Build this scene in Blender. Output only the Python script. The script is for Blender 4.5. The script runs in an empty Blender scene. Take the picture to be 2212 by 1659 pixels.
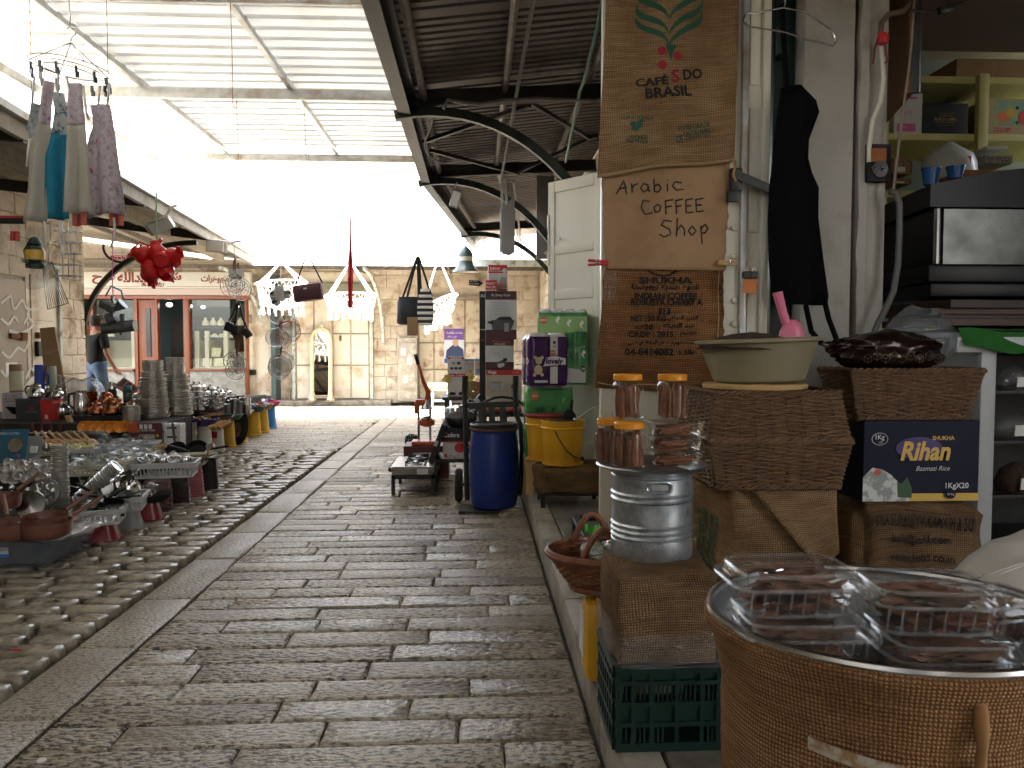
import bpy,bmesh,math,random
from mathutils import Vector,Matrix,Euler,noise
R=random.Random(11)
sc=bpy.context.scene
col=sc.collection
pi=math.pi
F=1661.0
CAM=Vector((0,0,1.23))
EUL=Euler((pi/2-math.radians(2.67),0,-math.radians(2.69)))
RM=EUL.to_matrix()
cd=bpy.data.cameras.new('camera')
cam=bpy.data.objects.new('camera',cd)
col.objects.link(cam)
cam.location=CAM
cam.rotation_euler=EUL
cd.sensor_width=36.0
cd.lens=36*F/2212
cd.clip_start=0.05
cd.clip_end=2000
cd.dof.use_dof=True
cd.dof.focus_distance=4.5
cd.dof.aperture_fstop=18
sc.camera=cam
SUN_EL,SUN_AZ=69.0,172.0
w=bpy.data.worlds.new('World')
sc.world=w
w.use_nodes=True
nt=w.node_tree
bg=nt.nodes['Background']
sky=nt.nodes.new('ShaderNodeTexSky')
sky.sky_type='NISHITA'
sky.sun_disc=False
sky.sun_elevation=math.radians(SUN_EL)
sky.sun_rotation=math.radians(SUN_AZ)
sky.dust_density=4.0
sky.ozone_density=0.6
sky.air_density=1.0
hsv=nt.nodes.new('ShaderNodeHueSaturation')
hsv.inputs['Saturation'].default_value=.38
nt.links.new(sky.outputs[0],hsv.inputs['Color'])
nt.links.new(hsv.outputs[0],bg.inputs[0])
bg.inputs[1].default_value=0.15
sd=bpy.data.lights.new('sun','SUN')
sd.energy=5.0
sd.angle=math.radians(0.55)
sd.color=(1,.95,.87)
sun=bpy.data.objects.new('sun',sd)
col.objects.link(sun)
_e,_a=math.radians(SUN_EL),math.radians(SUN_AZ)
sun.rotation_euler=(-Vector((math.sin(_a)*math.cos(_e),math.cos(_a)*math.cos(_e),math.sin(_e)))).to_track_quat('-Z','Y').to_euler()
sun.location=(0,-5,20)
sc.view_settings.view_transform='Standard'
sc.view_settings.look='None'
sc.view_settings.gamma=1
sc.view_settings.use_curve_mapping=False
sc.view_settings.exposure=4.1
sc.cycles.max_bounces=8
sc.cycles.transparent_max_bounces=12
sc.cycles.transmission_bounces=6
sc.cycles.diffuse_bounces=5
sc.cycles.caustics_refractive=False
sc.cycles.caustics_reflective=False
sc.cycles.sample_clamp_indirect=6
sc.cycles.use_denoising=True
def P(x,y,Y=None,Z=None):
 """a point of the photograph (2212 px wide view) at street depth Y or height Z"""
 d=RM@Vector(((x-1106)/F,-(y-829.5)/F,-1))
 t=(Z-CAM.z)/d.z if Z is not None else Y/d.y
 return CAM+d*t
MATS={}
def mat(name,c=(.5,.5,.5),c2=None,s=8,rough=.5,metal=0,bump=0,bs=60,pos=False,st=None,tr=0,ior=1.45,alpha=1,trl=0,emit=0,spec=.5,lo=.35,hi=.65,c3=None,s3=2,sheen=0,det=5):
 if name in MATS:
  return MATS[name]
 m=bpy.data.materials.new(name)
 MATS[name]=m
 m.use_nodes=True
 n=m.node_tree.nodes
 L=m.node_tree.links
 b=n['Principled BSDF']
 b.inputs['Base Color'].default_value=(*c,1)
 b.inputs['Roughness'].default_value=rough
 b.inputs['Metallic'].default_value=metal
 b.inputs['IOR'].default_value=ior
 b.inputs['Transmission Weight'].default_value=tr
 b.inputs['Alpha'].default_value=alpha
 b.inputs['Specular IOR Level'].default_value=spec
 if sheen:
  b.inputs['Sheen Weight'].default_value=sheen
 if emit:
  b.inputs['Emission Color'].default_value=(*c,1)
  b.inputs['Emission Strength'].default_value=emit
 vec=None
 if c2 or bump or c3:
  if pos:
   g=n.new('ShaderNodeNewGeometry')
   vec=g.outputs['Position']
  else:
   g=n.new('ShaderNodeTexCoord')
   vec=g.outputs['Object']
  if st:
   mp=n.new('ShaderNodeMapping')
   mp.inputs['Scale'].default_value=st
   L.new(vec,mp.inputs[0])
   vec=mp.outputs[0]
 out=None
 if c2:
  t=n.new('ShaderNodeTexNoise')
  t.inputs['Scale'].default_value=s
  t.inputs['Detail'].default_value=det
  t.inputs['Roughness'].default_value=.6
  L.new(vec,t.inputs['Vector'])
  r=n.new('ShaderNodeValToRGB')
  r.color_ramp.elements[0].position=lo
  r.color_ramp.elements[1].position=hi
  r.color_ramp.elements[0].color=(*c,1)
  r.color_ramp.elements[1].color=(*c2,1)
  L.new(t.outputs[0],r.inputs[0])
  out=r.outputs[0]
  rr=n.new('ShaderNodeMapRange')
  rr.inputs['To Min'].default_value=max(.03,rough-.1)
  rr.inputs['To Max'].default_value=min(1,rough+.12)
  L.new(t.outputs[0],rr.inputs[0])
  L.new(rr.outputs[0],b.inputs['Roughness'])
 if c3:
  t=n.new('ShaderNodeTexNoise')
  t.inputs['Scale'].default_value=s3
  t.inputs['Detail'].default_value=6
  t.inputs['Roughness'].default_value=.65
  L.new(vec,t.inputs['Vector'])
  r=n.new('ShaderNodeMapRange')
  r.inputs['From Min'].default_value=.5
  r.inputs['From Max'].default_value=.68
  L.new(t.outputs[0],r.inputs[0])
  x=n.new('ShaderNodeMix')
  x.data_type='RGBA'
  L.new(r.outputs[0],x.inputs[0])
  if out:
   L.new(out,x.inputs[6])
  else:
   x.inputs[6].default_value=(*c,1)
  x.inputs[7].default_value=(*c3,1)
  out=x.outputs[2]
 if out:
  L.new(out,b.inputs['Base Color'])
 if bump:
  t=n.new('ShaderNodeTexNoise')
  t.inputs['Scale'].default_value=bs
  t.inputs['Detail'].default_value=4
  L.new(vec,t.inputs['Vector'])
  bn=n.new('ShaderNodeBump')
  bn.inputs['Strength'].default_value=min(1,bump)
  bn.inputs['Distance'].default_value=.01*max(1,bump)
  L.new(t.outputs[0],bn.inputs['Height'])
  L.new(bn.outputs[0],b.inputs['Normal'])
 if trl:
  tb=n.new('ShaderNodeBsdfTranslucent')
  if out:
   L.new(out,tb.inputs[0])
  else:
   tb.inputs[0].default_value=(*c,1)
  mx=n.new('ShaderNodeMixShader')
  mx.inputs[0].default_value=trl
  L.new(b.outputs[0],mx.inputs[1])
  L.new(tb.outputs[0],mx.inputs[2])
  L.new(mx.outputs[0],n['Material Output'].inputs[0])
 return m
def clear_mat(name,c=(1,1,1),rough=.05,a=.25,bump=0,bs=30):
 """thin clear plastic or glass: a glossy skin over see-through"""
 if name in MATS:
  return MATS[name]
 m=bpy.data.materials.new(name)
 MATS[name]=m
 m.use_nodes=True
 n=m.node_tree.nodes
 L=m.node_tree.links
 b=n['Principled BSDF']
 b.inputs['Base Color'].default_value=(*[x*.5 for x in c],1)
 b.inputs['Roughness'].default_value=rough
 gl=n.new('ShaderNodeBsdfGlossy')
 gl.inputs['Roughness'].default_value=rough
 t=n.new('ShaderNodeBsdfTransparent')
 t.inputs[0].default_value=(*[min(1,.55+.45*x)for x in c],1)
 f=n.new('ShaderNodeLayerWeight')
 f.inputs['Blend'].default_value=.5
 pw=n.new('ShaderNodeMath')
 pw.operation='POWER'
 pw.inputs[1].default_value=3.5
 L.new(f.outputs['Facing'],pw.inputs[0])
 ad=n.new('ShaderNodeMath')
 ad.operation='MULTIPLY_ADD'
 ad.use_clamp=True
 ad.inputs[1].default_value=.42
 ad.inputs[2].default_value=.025
 L.new(pw.outputs[0],ad.inputs[0])
 m1=n.new('ShaderNodeMixShader')
 L.new(ad.outputs[0],m1.inputs[0])
 L.new(t.outputs[0],m1.inputs[1])
 L.new(gl.outputs[0],m1.inputs[2])
 mx=n.new('ShaderNodeMixShader')
 mx.inputs[0].default_value=a*.7
 L.new(m1.outputs[0],mx.inputs[1])
 L.new(b.outputs[0],mx.inputs[2])
 L.new(mx.outputs[0],n['Material Output'].inputs[0])
 if bump:
  g=n.new('ShaderNodeTexCoord')
  tx=n.new('ShaderNodeTexNoise')
  tx.inputs['Scale'].default_value=bs
  tx.inputs['Distortion'].default_value=1.5
  L.new(g.outputs['Object'],tx.inputs['Vector'])
  bn=n.new('ShaderNodeBump')
  bn.inputs['Strength'].default_value=bump
  bn.inputs['Distance'].default_value=.02
  L.new(tx.outputs[0],bn.inputs['Height'])
  L.new(bn.outputs[0],b.inputs['Normal'])
  L.new(bn.outputs[0],f.inputs['Normal'])
  L.new(bn.outputs[0],gl.inputs['Normal'])
 return m
def burlap_mat(name,c,c2,thread=.004,dirt=None):
 """woven jute from UVs in metres: two crossing thread waves"""
 if name in MATS:
  return MATS[name]
 m=bpy.data.materials.new(name)
 MATS[name]=m
 m.use_nodes=True
 n=m.node_tree.nodes
 L=m.node_tree.links
 b=n['Principled BSDF']
 b.inputs['Roughness'].default_value=.95
 b.inputs['Specular IOR Level'].default_value=.1
 tc=n.new('ShaderNodeTexCoord')
 nz=n.new('ShaderNodeTexNoise')
 nz.inputs['Scale'].default_value=60
 nz.inputs['Detail'].default_value=3
 L.new(tc.outputs['UV'],nz.inputs['Vector'])
 vm=n.new('ShaderNodeVectorMath')
 vm.operation='MULTIPLY_ADD'
 vm.inputs[1].default_value=(thread*.5,thread*.5,0)
 L.new(nz.outputs['Color'],vm.inputs[0])
 L.new(tc.outputs['UV'],vm.inputs[2])
 ws=[]
 for d in 'XY':
  wv=n.new('ShaderNodeTexWave')
  wv.wave_type='BANDS'
  wv.bands_direction=d
  wv.inputs['Scale'].default_value=2*pi/thread/20
  wv.inputs['Distortion'].default_value=1.2
  wv.inputs['Detail'].default_value=1
  wv.inputs['Detail Scale'].default_value=1.5
  L.new(vm.outputs[0],wv.inputs['Vector'])
  ws.append(wv)
 mn=n.new('ShaderNodeMath')
 mn.operation='MULTIPLY'
 L.new(ws[0].outputs['Fac'],mn.inputs[0])
 L.new(ws[1].outputs['Fac'],mn.inputs[1])
 big=n.new('ShaderNodeTexNoise')
 big.inputs['Scale'].default_value=5
 big.inputs['Detail'].default_value=5
 L.new(tc.outputs['UV'],big.inputs['Vector'])
 st=n.new('ShaderNodeTexNoise')
 st.inputs['Scale'].default_value=1
 st.inputs['Detail'].default_value=3
 mp=n.new('ShaderNodeMapping')
 mp.inputs['Scale'].default_value=(7,95,1)
 L.new(tc.outputs['UV'],mp.inputs[0])
 L.new(mp.outputs[0],st.inputs['Vector'])
 ad=n.new('ShaderNodeMath')
 ad.operation='ADD'
 L.new(big.outputs[0],ad.inputs[0])
 L.new(st.outputs[0],ad.inputs[1])
 r=n.new('ShaderNodeValToRGB')
 r.color_ramp.elements[0].position=.40
 r.color_ramp.elements[1].position=.60
 r.color_ramp.elements[0].color=(*c,1)
 r.color_ramp.elements[1].color=(*c2,1)
 hf=n.new('ShaderNodeMath')
 hf.operation='MULTIPLY'
 hf.inputs[1].default_value=.5
 L.new(ad.outputs[0],hf.inputs[0])
 L.new(hf.outputs[0],r.inputs[0])
 x=n.new('ShaderNodeMix')
 x.data_type='RGBA'
 mr=n.new('ShaderNodeMapRange')
 mr.inputs['From Min'].default_value=0
 mr.inputs['From Max'].default_value=.35
 mr.inputs['To Min'].default_value=.8
 mr.inputs['To Max'].default_value=0
 L.new(mn.outputs[0],mr.inputs[0])
 L.new(mr.outputs[0],x.inputs[0])
 L.new(r.outputs[0],x.inputs[6])
 x.inputs[7].default_value=(c[0]*.3,c[1]*.26,c[2]*.24,1)
 L.new(x.outputs[2],b.inputs['Base Color'])
 bn=n.new('ShaderNodeBump')
 bn.inputs['Strength'].default_value=.9
 bn.inputs['Distance'].default_value=.004
 L.new(mn.outputs[0],bn.inputs['Height'])
 L.new(bn.outputs[0],b.inputs['Normal'])
 return m
class MB:
 def __init__(s):
  s.v,s.f,s.uv=[],[],{}
 def add(s,vs,fs,uvs=None):
  o=len(s.v)
  s.v+=[tuple(v)for v in vs]
  for k,f in enumerate(fs):
   if uvs:
    s.uv[len(s.f)]=[uvs[i]for i in f]
   s.f.append([i+o for i in f])
  return s
 def box(s,c,d,rz=0,m=None,taper=1.0):
  x,y,z=d[0]/2,d[1]/2,d[2]/2
  q=[(-x*taper,-y*taper,-z),(x*taper,-y*taper,-z),(x*taper,y*taper,-z),(-x*taper,y*taper,-z),(-x,-y,z),(x,-y,z),(x,y,z),(-x,y,z)]
  M=(m or Matrix.Rotation(rz,3,'Z'))
  c=Vector(c)
  return s.add([c+M@Vector(p)for p in q],[(3,2,1,0),(4,5,6,7),(0,1,5,4),(1,2,6,5),(2,3,7,6),(3,0,4,7)])
 def bar(s,a,b,wd,h=None,up=(0,0,1)):
  a,b=Vector(a),Vector(b)
  d=(b-a)
  y=d.normalized()
  up=Vector(up)
  if abs(y.dot(up))>.99:
   up=Vector((0,1,0))
  x=y.cross(up).normalized()
  z=x.cross(y)
  M=Matrix((x,y,z)).transposed()
  return s.box((a+b)/2,(wd,d.length,h or wd),m=M)
 def tube(s,pts,r,n=6,closed=False,cap=True):
  pts=[Vector(p)for p in pts]
  N=len(pts)
  rs=r if isinstance(r,(list,tuple))else[r]*N
  vs,fs=[],[]
  px=None
  for i,p in enumerate(pts):
   a=pts[(i-1)%N]if(closed or i>0)else p
   b=pts[(i+1)%N]if(closed or i<N-1)else p
   t=(b-a)
   t=t.normalized()if t.length>1e-9 else Vector((0,0,1))
   if px is None:
    u=Vector((0,0,1))if abs(t.z)<.9 else Vector((1,0,0))
    px=t.cross(u).normalized()
   px=(px-t*px.dot(t))
   px=px.normalized()if px.length>1e-9 else t.orthogonal().normalized()
   py=t.cross(px)
   for k in range(n):
    an=2*pi*k/n
    vs.append(p+(px*math.cos(an)+py*math.sin(an))*rs[i])
  for i in range(N if closed else N-1):
   j=(i+1)%N
   for k in range(n):
    l=(k+1)%n
    fs.append((i*n+k,i*n+l,j*n+l,j*n+k))
  if cap and not closed:
   fs.append(tuple(range(n))[::-1])
   fs.append(tuple((N-1)*n+k for k in range(n)))
  return s.add(vs,fs)
 def lathe(s,prof,n=20,c=(0,0,0),m=None,sx=1,sy=1,wob=None,uvm=False,cap=(True,True)):
  c=Vector(c)
  vs,fs,uv=[],[],[]
  acc=0
  for i,(r,z)in enumerate(prof):
   if i:
    acc+=math.hypot(r-prof[i-1][0],z-prof[i-1][1])
   for k in range(n):
    a=2*pi*k/n
    rr=r*(1+(wob(a,z)if wob else 0))
    p=Vector((math.cos(a)*rr*sx,math.sin(a)*rr*sy,z))
    if m:
     p=m@p
    vs.append(c+p)
  for i in range(len(prof)-1):
   for k in range(n):
    l=(k+1)%n
    fs.append((i*n+k,i*n+l,(i+1)*n+l,(i+1)*n+k))
  if cap[0]and prof[0][0]>1e-6:
   fs.append(tuple(range(n))[::-1])
  if cap[1]and prof[-1][0]>1e-6:
   fs.append(tuple((len(prof)-1)*n+k for k in range(n)))
  s.add(vs,fs)
  if uvm:
   base=len(s.f)-len(fs)
   Rm=max(p[0]for p in prof)
   accs=[0]
   for i in range(1,len(prof)):
    accs.append(accs[-1]+math.hypot(prof[i][0]-prof[i-1][0],prof[i][1]-prof[i-1][1]))
   q=0
   for i in range(len(prof)-1):
    for k in range(n):
     u0,u1=2*pi*k/n*Rm,2*pi*(k+1)/n*Rm
     s.uv[base+q]=[(u0,accs[i]),(u1,accs[i]),(u1,accs[i+1]),(u0,accs[i+1])]
     q+=1
  return s
 def grid(s,fn,nu,nv,su=1,sv=1,closed=False):
  vs,uvs,fs=[],[],[]
  for j in range(nv+1):
   for i in range(nu+1):
    u,v=i/nu,j/nv
    vs.append(fn(u,v))
    uvs.append((u*su,v*sv))
  for j in range(nv):
   for i in range(nu):
    a=j*(nu+1)+i
    fs.append((a,a+1,a+nu+2,a+nu+1))
  return s.add(vs,fs,uvs)
 def sphere(s,c,r,n=10,m=6,sz=1):
  return s.lathe([(max(1e-4,r*math.sin(pi*i/m)),-r*sz*math.cos(pi*i/m))for i in range(m+1)],n,c,cap=(False,False))
 def poly(s,pts,d):
  """extrude a planar polygon by vector d"""
  n=len(pts)
  d=Vector(d)
  pts=[Vector(p)for p in pts]
  return s.add(pts+[p+d for p in pts],[tuple(range(n))[::-1],tuple(range(n,2*n))]+[(i,(i+1)%n,(i+1)%n+n,i+n)for i in range(n)])
 def mesh(s,name,smooth=35,bev=0,weld=False):
  me=bpy.data.meshes.new(name)
  me.from_pydata(s.v,[],s.f)
  if s.uv:
   ul=me.uv_layers.new(name='UVMap')
   for p in me.polygons:
    q=s.uv.get(p.index)
    if q:
     for k,li in enumerate(p.loop_indices):
      ul.data[li].uv=q[k]
  if bev or weld:
   bm=bmesh.new()
   bm.from_mesh(me)
   if weld:
    bmesh.ops.remove_doubles(bm,verts=bm.verts,dist=1e-5)
   if bev:
    es=[e for e in bm.edges if len(e.link_faces)==2 and e.calc_face_angle(0)>.6]
    bmesh.ops.bevel(bm,geom=es,offset=bev,segments=2 if bev>.004 else 1,affect='EDGES',profile=.6)
   bm.to_mesh(me)
   bm.free()
  if smooth:
   me.shade_smooth()
   if smooth<180:
    me.set_sharp_from_angle(angle=math.radians(smooth))
  return me
 def build(s,name,m,parent=None,world=False,smooth=35,bev=0,weld=False):
  if world and parent:
   iv=wm(parent).inverted()
   s.v=[tuple(iv@Vector(v))for v in s.v]
  me=s.mesh(name,smooth,bev,weld)
  return put(name,me,m,parent)
def put(name,me,m=None,parent=None):
 o=bpy.data.objects.new(name,me)
 if m and not me.materials:
  me.materials.append(m)
 col.objects.link(o)
 if parent:
  o.parent=parent
 return o
def wm(o):
 M=o.matrix_basis.copy()
 while o.parent:
  o=o.parent
  M=o.matrix_basis@M
 return M
def tag(o,label=None,cat=None,group=None,kind=None):
 if label:
  o['label']=label
 if cat:
  o['category']=cat
 if group:
  o['group']=group
 if kind:
  o['kind']=kind
 return o
def thing(name,label,cat,loc=(0,0,0),rz=0,group=None):
 o=bpy.data.objects.new(name,None)
 o.empty_display_size=.05
 col.objects.link(o)
 o.location=loc
 o.rotation_euler=(0,0,rz)
 return tag(o,label,cat,group)
KIDS={}
def kids(o):
 return[c for c in o.children]
def dup(o,loc,rz=0,label=None,rot=None,scale=None,parent=None):
 c=o.copy()
 col.objects.link(c)
 if parent is not None:
  c.parent=parent
 for ch in o.children:
  k=ch.copy()
  col.objects.link(k)
  k.parent=c
  for g in ch.children:
   q=g.copy()
   col.objects.link(q)
   q.parent=k
 if loc is not None:
  c.location=loc
  c.rotation_euler=rot or(0,0,rz)
 if scale:
  c.scale=(scale,)*3 if not isinstance(scale,(tuple,list))else scale
 if label:
  c['label']=label
 return c
_AR={'ا':0xFE8D,'أ':0xFE83,'ب':0xFE8F,'ة':0xFE93,'ت':0xFE95,'ث':0xFE99,'ج':0xFE9D,'ح':0xFEA1,'خ':0xFEA5,'د':0xFEA9,'ذ':0xFEAB,'ر':0xFEAD,'ز':0xFEAF,'س':0xFEB1,'ش':0xFEB5,'ص':0xFEB9,'ض':0xFEBD,'ط':0xFEC1,'ع':0xFEC9,'ف':0xFED1,'ق':0xFED5,'ك':0xFED9,'ل':0xFEDD,'م':0xFEE1,'ن':0xFEE5,'ه':0xFEE9,'و':0xFEED,'ى':0xFEEF,'ي':0xFEF1,'ئ':0xFE89}
_NJ=set('اأدذرزوةى')
def AR(s):
 out=[]
 for i,ch in enumerate(s):
  if ch not in _AR:
   out.append(ch)
   continue
  p=i>0 and s[i-1]in _AR and s[i-1]not in _NJ
  nx=i<len(s)-1 and s[i+1]in _AR and ch not in _NJ
  k=(3 if nx else 1)if p else(2 if nx else 0)
  out.append(chr(_AR[ch]+k))
 return ''.join(out[::-1])
def HB(s):
 return s[::-1]
_TX={}
def text_mesh(body,bold=0,res=2,shear=0):
 k=(body,bold,res,shear)
 if k not in _TX:
  c=bpy.data.curves.new('lettering','FONT')
  c.body=body
  c.align_x='CENTER'
  c.align_y='CENTER'
  c.resolution_u=res
  c.offset=bold
  c.shear=shear
  o=bpy.data.objects.new('lettering',c)
  col.objects.link(o)
  dg=bpy.context.evaluated_depsgraph_get()
  me=bpy.data.meshes.new_from_object(o.evaluated_get(dg))
  vs=[v.co.copy()for v in me.vertices]
  fs=[list(p.vertices)for p in me.polygons]
  bpy.data.objects.remove(o)
  bpy.data.curves.remove(c)
  bpy.data.meshes.remove(me)
  if vs:
   x0,x1=min(v.x for v in vs),max(v.x for v in vs)
   y0,y1=min(v.y for v in vs),max(v.y for v in vs)
  else:
   x0=y0=0
   x1=y1=1
  _TX[k]=([((v.x-(x0+x1)/2)/(x1-x0),(v.y-(y0+y1)/2)/(y1-y0))for v in vs],fs,(x1-x0)/(y1-y0))
 return _TX[k]
def text(body,m,parent,fn,w=None,h=None,bold=0,name='lettering',res=2,shear=0):
 """lettering of width w (metres) laid by fn(a, b) -> parent-local point, a,b metres from its centre"""
 vs,fs,asp=text_mesh(body,bold,res,shear)
 if w is None:
  w=h*asp
 if h is None:
  h=w/asp
 b=MB()
 b.add([fn(x*w,y*h)for x,y in vs],fs)
 return b.build(name,m,parent,smooth=0)
def plane_fn(o,u,v):
 o,u,v=Vector(o),Vector(u).normalized(),Vector(v).normalized()
 return lambda a,b:o+u*a+v*b
FACES={'f':((0,-1,0),(1,0,0)),'b':((0,1,0),(-1,0,0)),'l':((-1,0,0),(0,-1,0)),'r':((1,0,0),(0,1,0)),'t':((0,0,1),(1,0,0))}
def carton(name,label,cat,loc,size,m,rz=0,prints=(),group=None,bev=.003,tape=None):
 """a closed box standing at loc (base centre); prints = rects and words on its faces in 0..1 face units"""
 t=thing(name,label,cat,loc,rz,group)
 sx,sy,sz=size
 MB().box((0,0,sz/2),size).build('body',m,t,bev=bev)
 dep={}
 for p in prints:
  k,fc=p[0],p[1]
  nrm,u=Vector(FACES[fc][0]),Vector(FACES[fc][1])
  up=Vector((0,1,0))if fc=='t' else Vector((0,0,1))
  wdt=sy if fc in 'lr' else sx
  hgt=sy if fc=='t' else sz
  dep[fc]=dep.get(fc,0)+.0007
  half=Vector((nrm.x*sx/2,nrm.y*sy/2,nrm.z*sz/2))
  o=Vector((0,0,sz/2))+half+nrm*(dep[fc]+.0004)
  pt=lambda a,b:o+u*((a-.5)*wdt)+up*((b-.5)*hgt)
  if k=='r':
   _,_,a0,b0,a1,b1,pm=p
   MB().add([pt(a0,b0),pt(a1,b0),pt(a1,b1),pt(a0,b1)],[(0,1,2,3)]).build('printed_panel',pm,t)
  elif k=='p':
   MB().add([pt(a,b)for a,b in p[2]],[tuple(range(len(p[2])))]).build('printed_shape',p[3],t)
  elif k=='o':
   _,_,a,b,ra,rb,pm=p
   MB().add([pt(a+ra*math.cos(i*pi/10),b+rb*math.sin(i*pi/10))for i in range(20)],[tuple(range(20))]).build('printed_shape',pm,t)
  else:
   _,_,a,b,tw,th,body,pm=p[:8]
   text(body,pm,t,plane_fn(pt(a,b),u,up),w=tw*wdt if tw else None,h=th*hgt if th else None,bold=p[8]if len(p)>8 else 0,shear=p[9]if len(p)>9 else 0)
 return t
 # palette of the setting
m_pave=mat('paving_limestone',(.055,.045,.034),(.44,.375,.285),s=55,rough=.30,bump=2.0,bs=55,pos=True,st=(.6,1.2,1),lo=.42,hi=.54,c3=(.15,.125,.095),s3=1.6,det=3)  # paving and border colours have pit shade and ridge glint painted in
PV=[m_pave,mat('pale_paving_limestone',(.085,.072,.056),(.50,.435,.34),s=62,rough=.33,bump=1.5,bs=62,pos=True,st=(.6,1.2,1),lo=.39,hi=.53,c3=(.26,.22,.17),s3=1.9,det=3),mat('worn_paving_limestone',(.10,.085,.066),(.40,.345,.265),s=44,rough=.24,bump=1.1,bs=44,pos=True,st=(.7,1.3,1),lo=.36,hi=.54,c3=(.20,.17,.13),s3=2.6,det=3)]
m_bord=mat('border_limestone',(.09,.077,.06),(.42,.37,.29),s=75,rough=.33,bump=1.0,bs=75,pos=True,st=(.7,1.2,1),lo=.34,hi=.55,c3=(.24,.205,.16),s3=1.5,det=3)
m_cob=mat('cobble_limestone',(.23,.195,.145),(.38,.33,.25),s=9,rough=.27,bump=.35,bs=38,pos=True,c3=(.075,.06,.045),s3=14)
m_mortar=mat('joint_dirt',(.085,.077,.065),(.15,.135,.11),s=30,rough=.95,bump=.6,bs=120,pos=True)
m_kerb=mat('kerb_stone',(.24,.21,.17),(.38,.345,.29),s=7,rough=.6,bump=.6,bs=50,pos=True,c3=(.13,.115,.095),s3=5)
m_plat=mat('platform_slab',(.10,.09,.075),(.22,.2,.165),s=6,rough=.6,bump=.4,bs=40,pos=True,c3=(.07,.06,.05),s3=3)
m_roof=mat('white_roof_sheet',(.66,.67,.66),(.60,.61,.60),s=2,rough=.35,trl=.025,pos=True,c3=(.50,.48,.44),s3=.9)
m_galv=mat('galvanised_steel',(.52,.54,.54),(.40,.41,.40),s=9,rough=.4,metal=.35,pos=True,c3=(.30,.22,.15),s3=3)
m_awn=mat('dirty_awning_sheet',(.115,.095,.083),(.17,.145,.128),s=3,rough=.45,metal=.25,pos=True,c3=(.08,.06,.05),s3=1.6)
m_awnl=mat('pale_awning_sheet',(.44,.40,.33),(.34,.30,.24),s=3,rough=.55,pos=True)
m_dark=mat('dark_painted_steel',(.022,.022,.021),(.04,.038,.034),s=9,rough=.45,metal=.3,pos=True)
m_green=mat('dark_green_steel',(.022,.034,.030),(.04,.055,.048),s=9,rough=.45,metal=.3,pos=True,c3=(.07,.05,.035),s3=9)
m_paleg=mat('pale_green_steel',(.50,.58,.55),(.60,.66,.63),s=9,rough=.5,pos=True,c3=(.2,.15,.1),s3=7)
m_pipe=mat('weathered_pipe',(.23,.20,.175),(.13,.115,.10),s=14,rough=.5,metal=.3,pos=True)
m_fascia=mat('beige_fascia',(.36,.32,.25),(.24,.21,.165),s=5,rough=.7,pos=True)
m_stone=mat('wall_limestone',(.58,.51,.41),(.69,.62,.52),s=5,rough=.85,bump=1.2,bs=22,pos=True,c3=(.30,.22,.15),s3=3)
m_wallm=mat('wall_mortar',(.50,.44,.36),(.58,.52,.43),s=8,rough=.95,bump=.6,bs=40,pos=True)
m_cream=mat('cream_metal_paint',(.76,.71,.60),(.71,.66,.55),s=4,rough=.5,pos=True,c3=(.46,.33,.21),s3=2.3)
m_creamr=mat('rusty_cream_paint',(.60,.54,.42),(.52,.46,.36),s=4,rough=.55,pos=True,c3=(.25,.13,.07),s3=5)
m_plaster=mat('plaster',(.50,.47,.40),(.56,.53,.46),s=3,rough=.75,bump=.25,bs=14,pos=True,c3=(.40,.36,.30),s3=1.7)
m_wood=mat('red_brown_wood',(.20,.05,.016),(.29,.08,.026),s=6,rough=.35,pos=True,st=(6,6,.6))
m_rust=mat('rust',(.14,.06,.03),(.22,.1,.05),s=20,rough=.9,pos=True)
m_white=mat('white_paint',(.78,.77,.74),rough=.5)
m_black=mat('black_plastic',(.012,.012,.013),rough=.4)
m_blackm=mat('matt_black',(.010,.010,.011),rough=.8)
m_glass=clear_mat('window_glass',(.85,.95,.92),rough=.02,a=0)
m_red=mat('red_print',(.5,.02,.025),rough=.5)
m_ink=mat('black_ink',(.012,.012,.014),rough=.6)
m_brownink=mat('sign_red_brown',(.25,.03,.02),rough=.5)
m_sign=mat('sign_white',(.74,.73,.66),rough=.5,c2=(.68,.66,.58),s=3)
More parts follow.
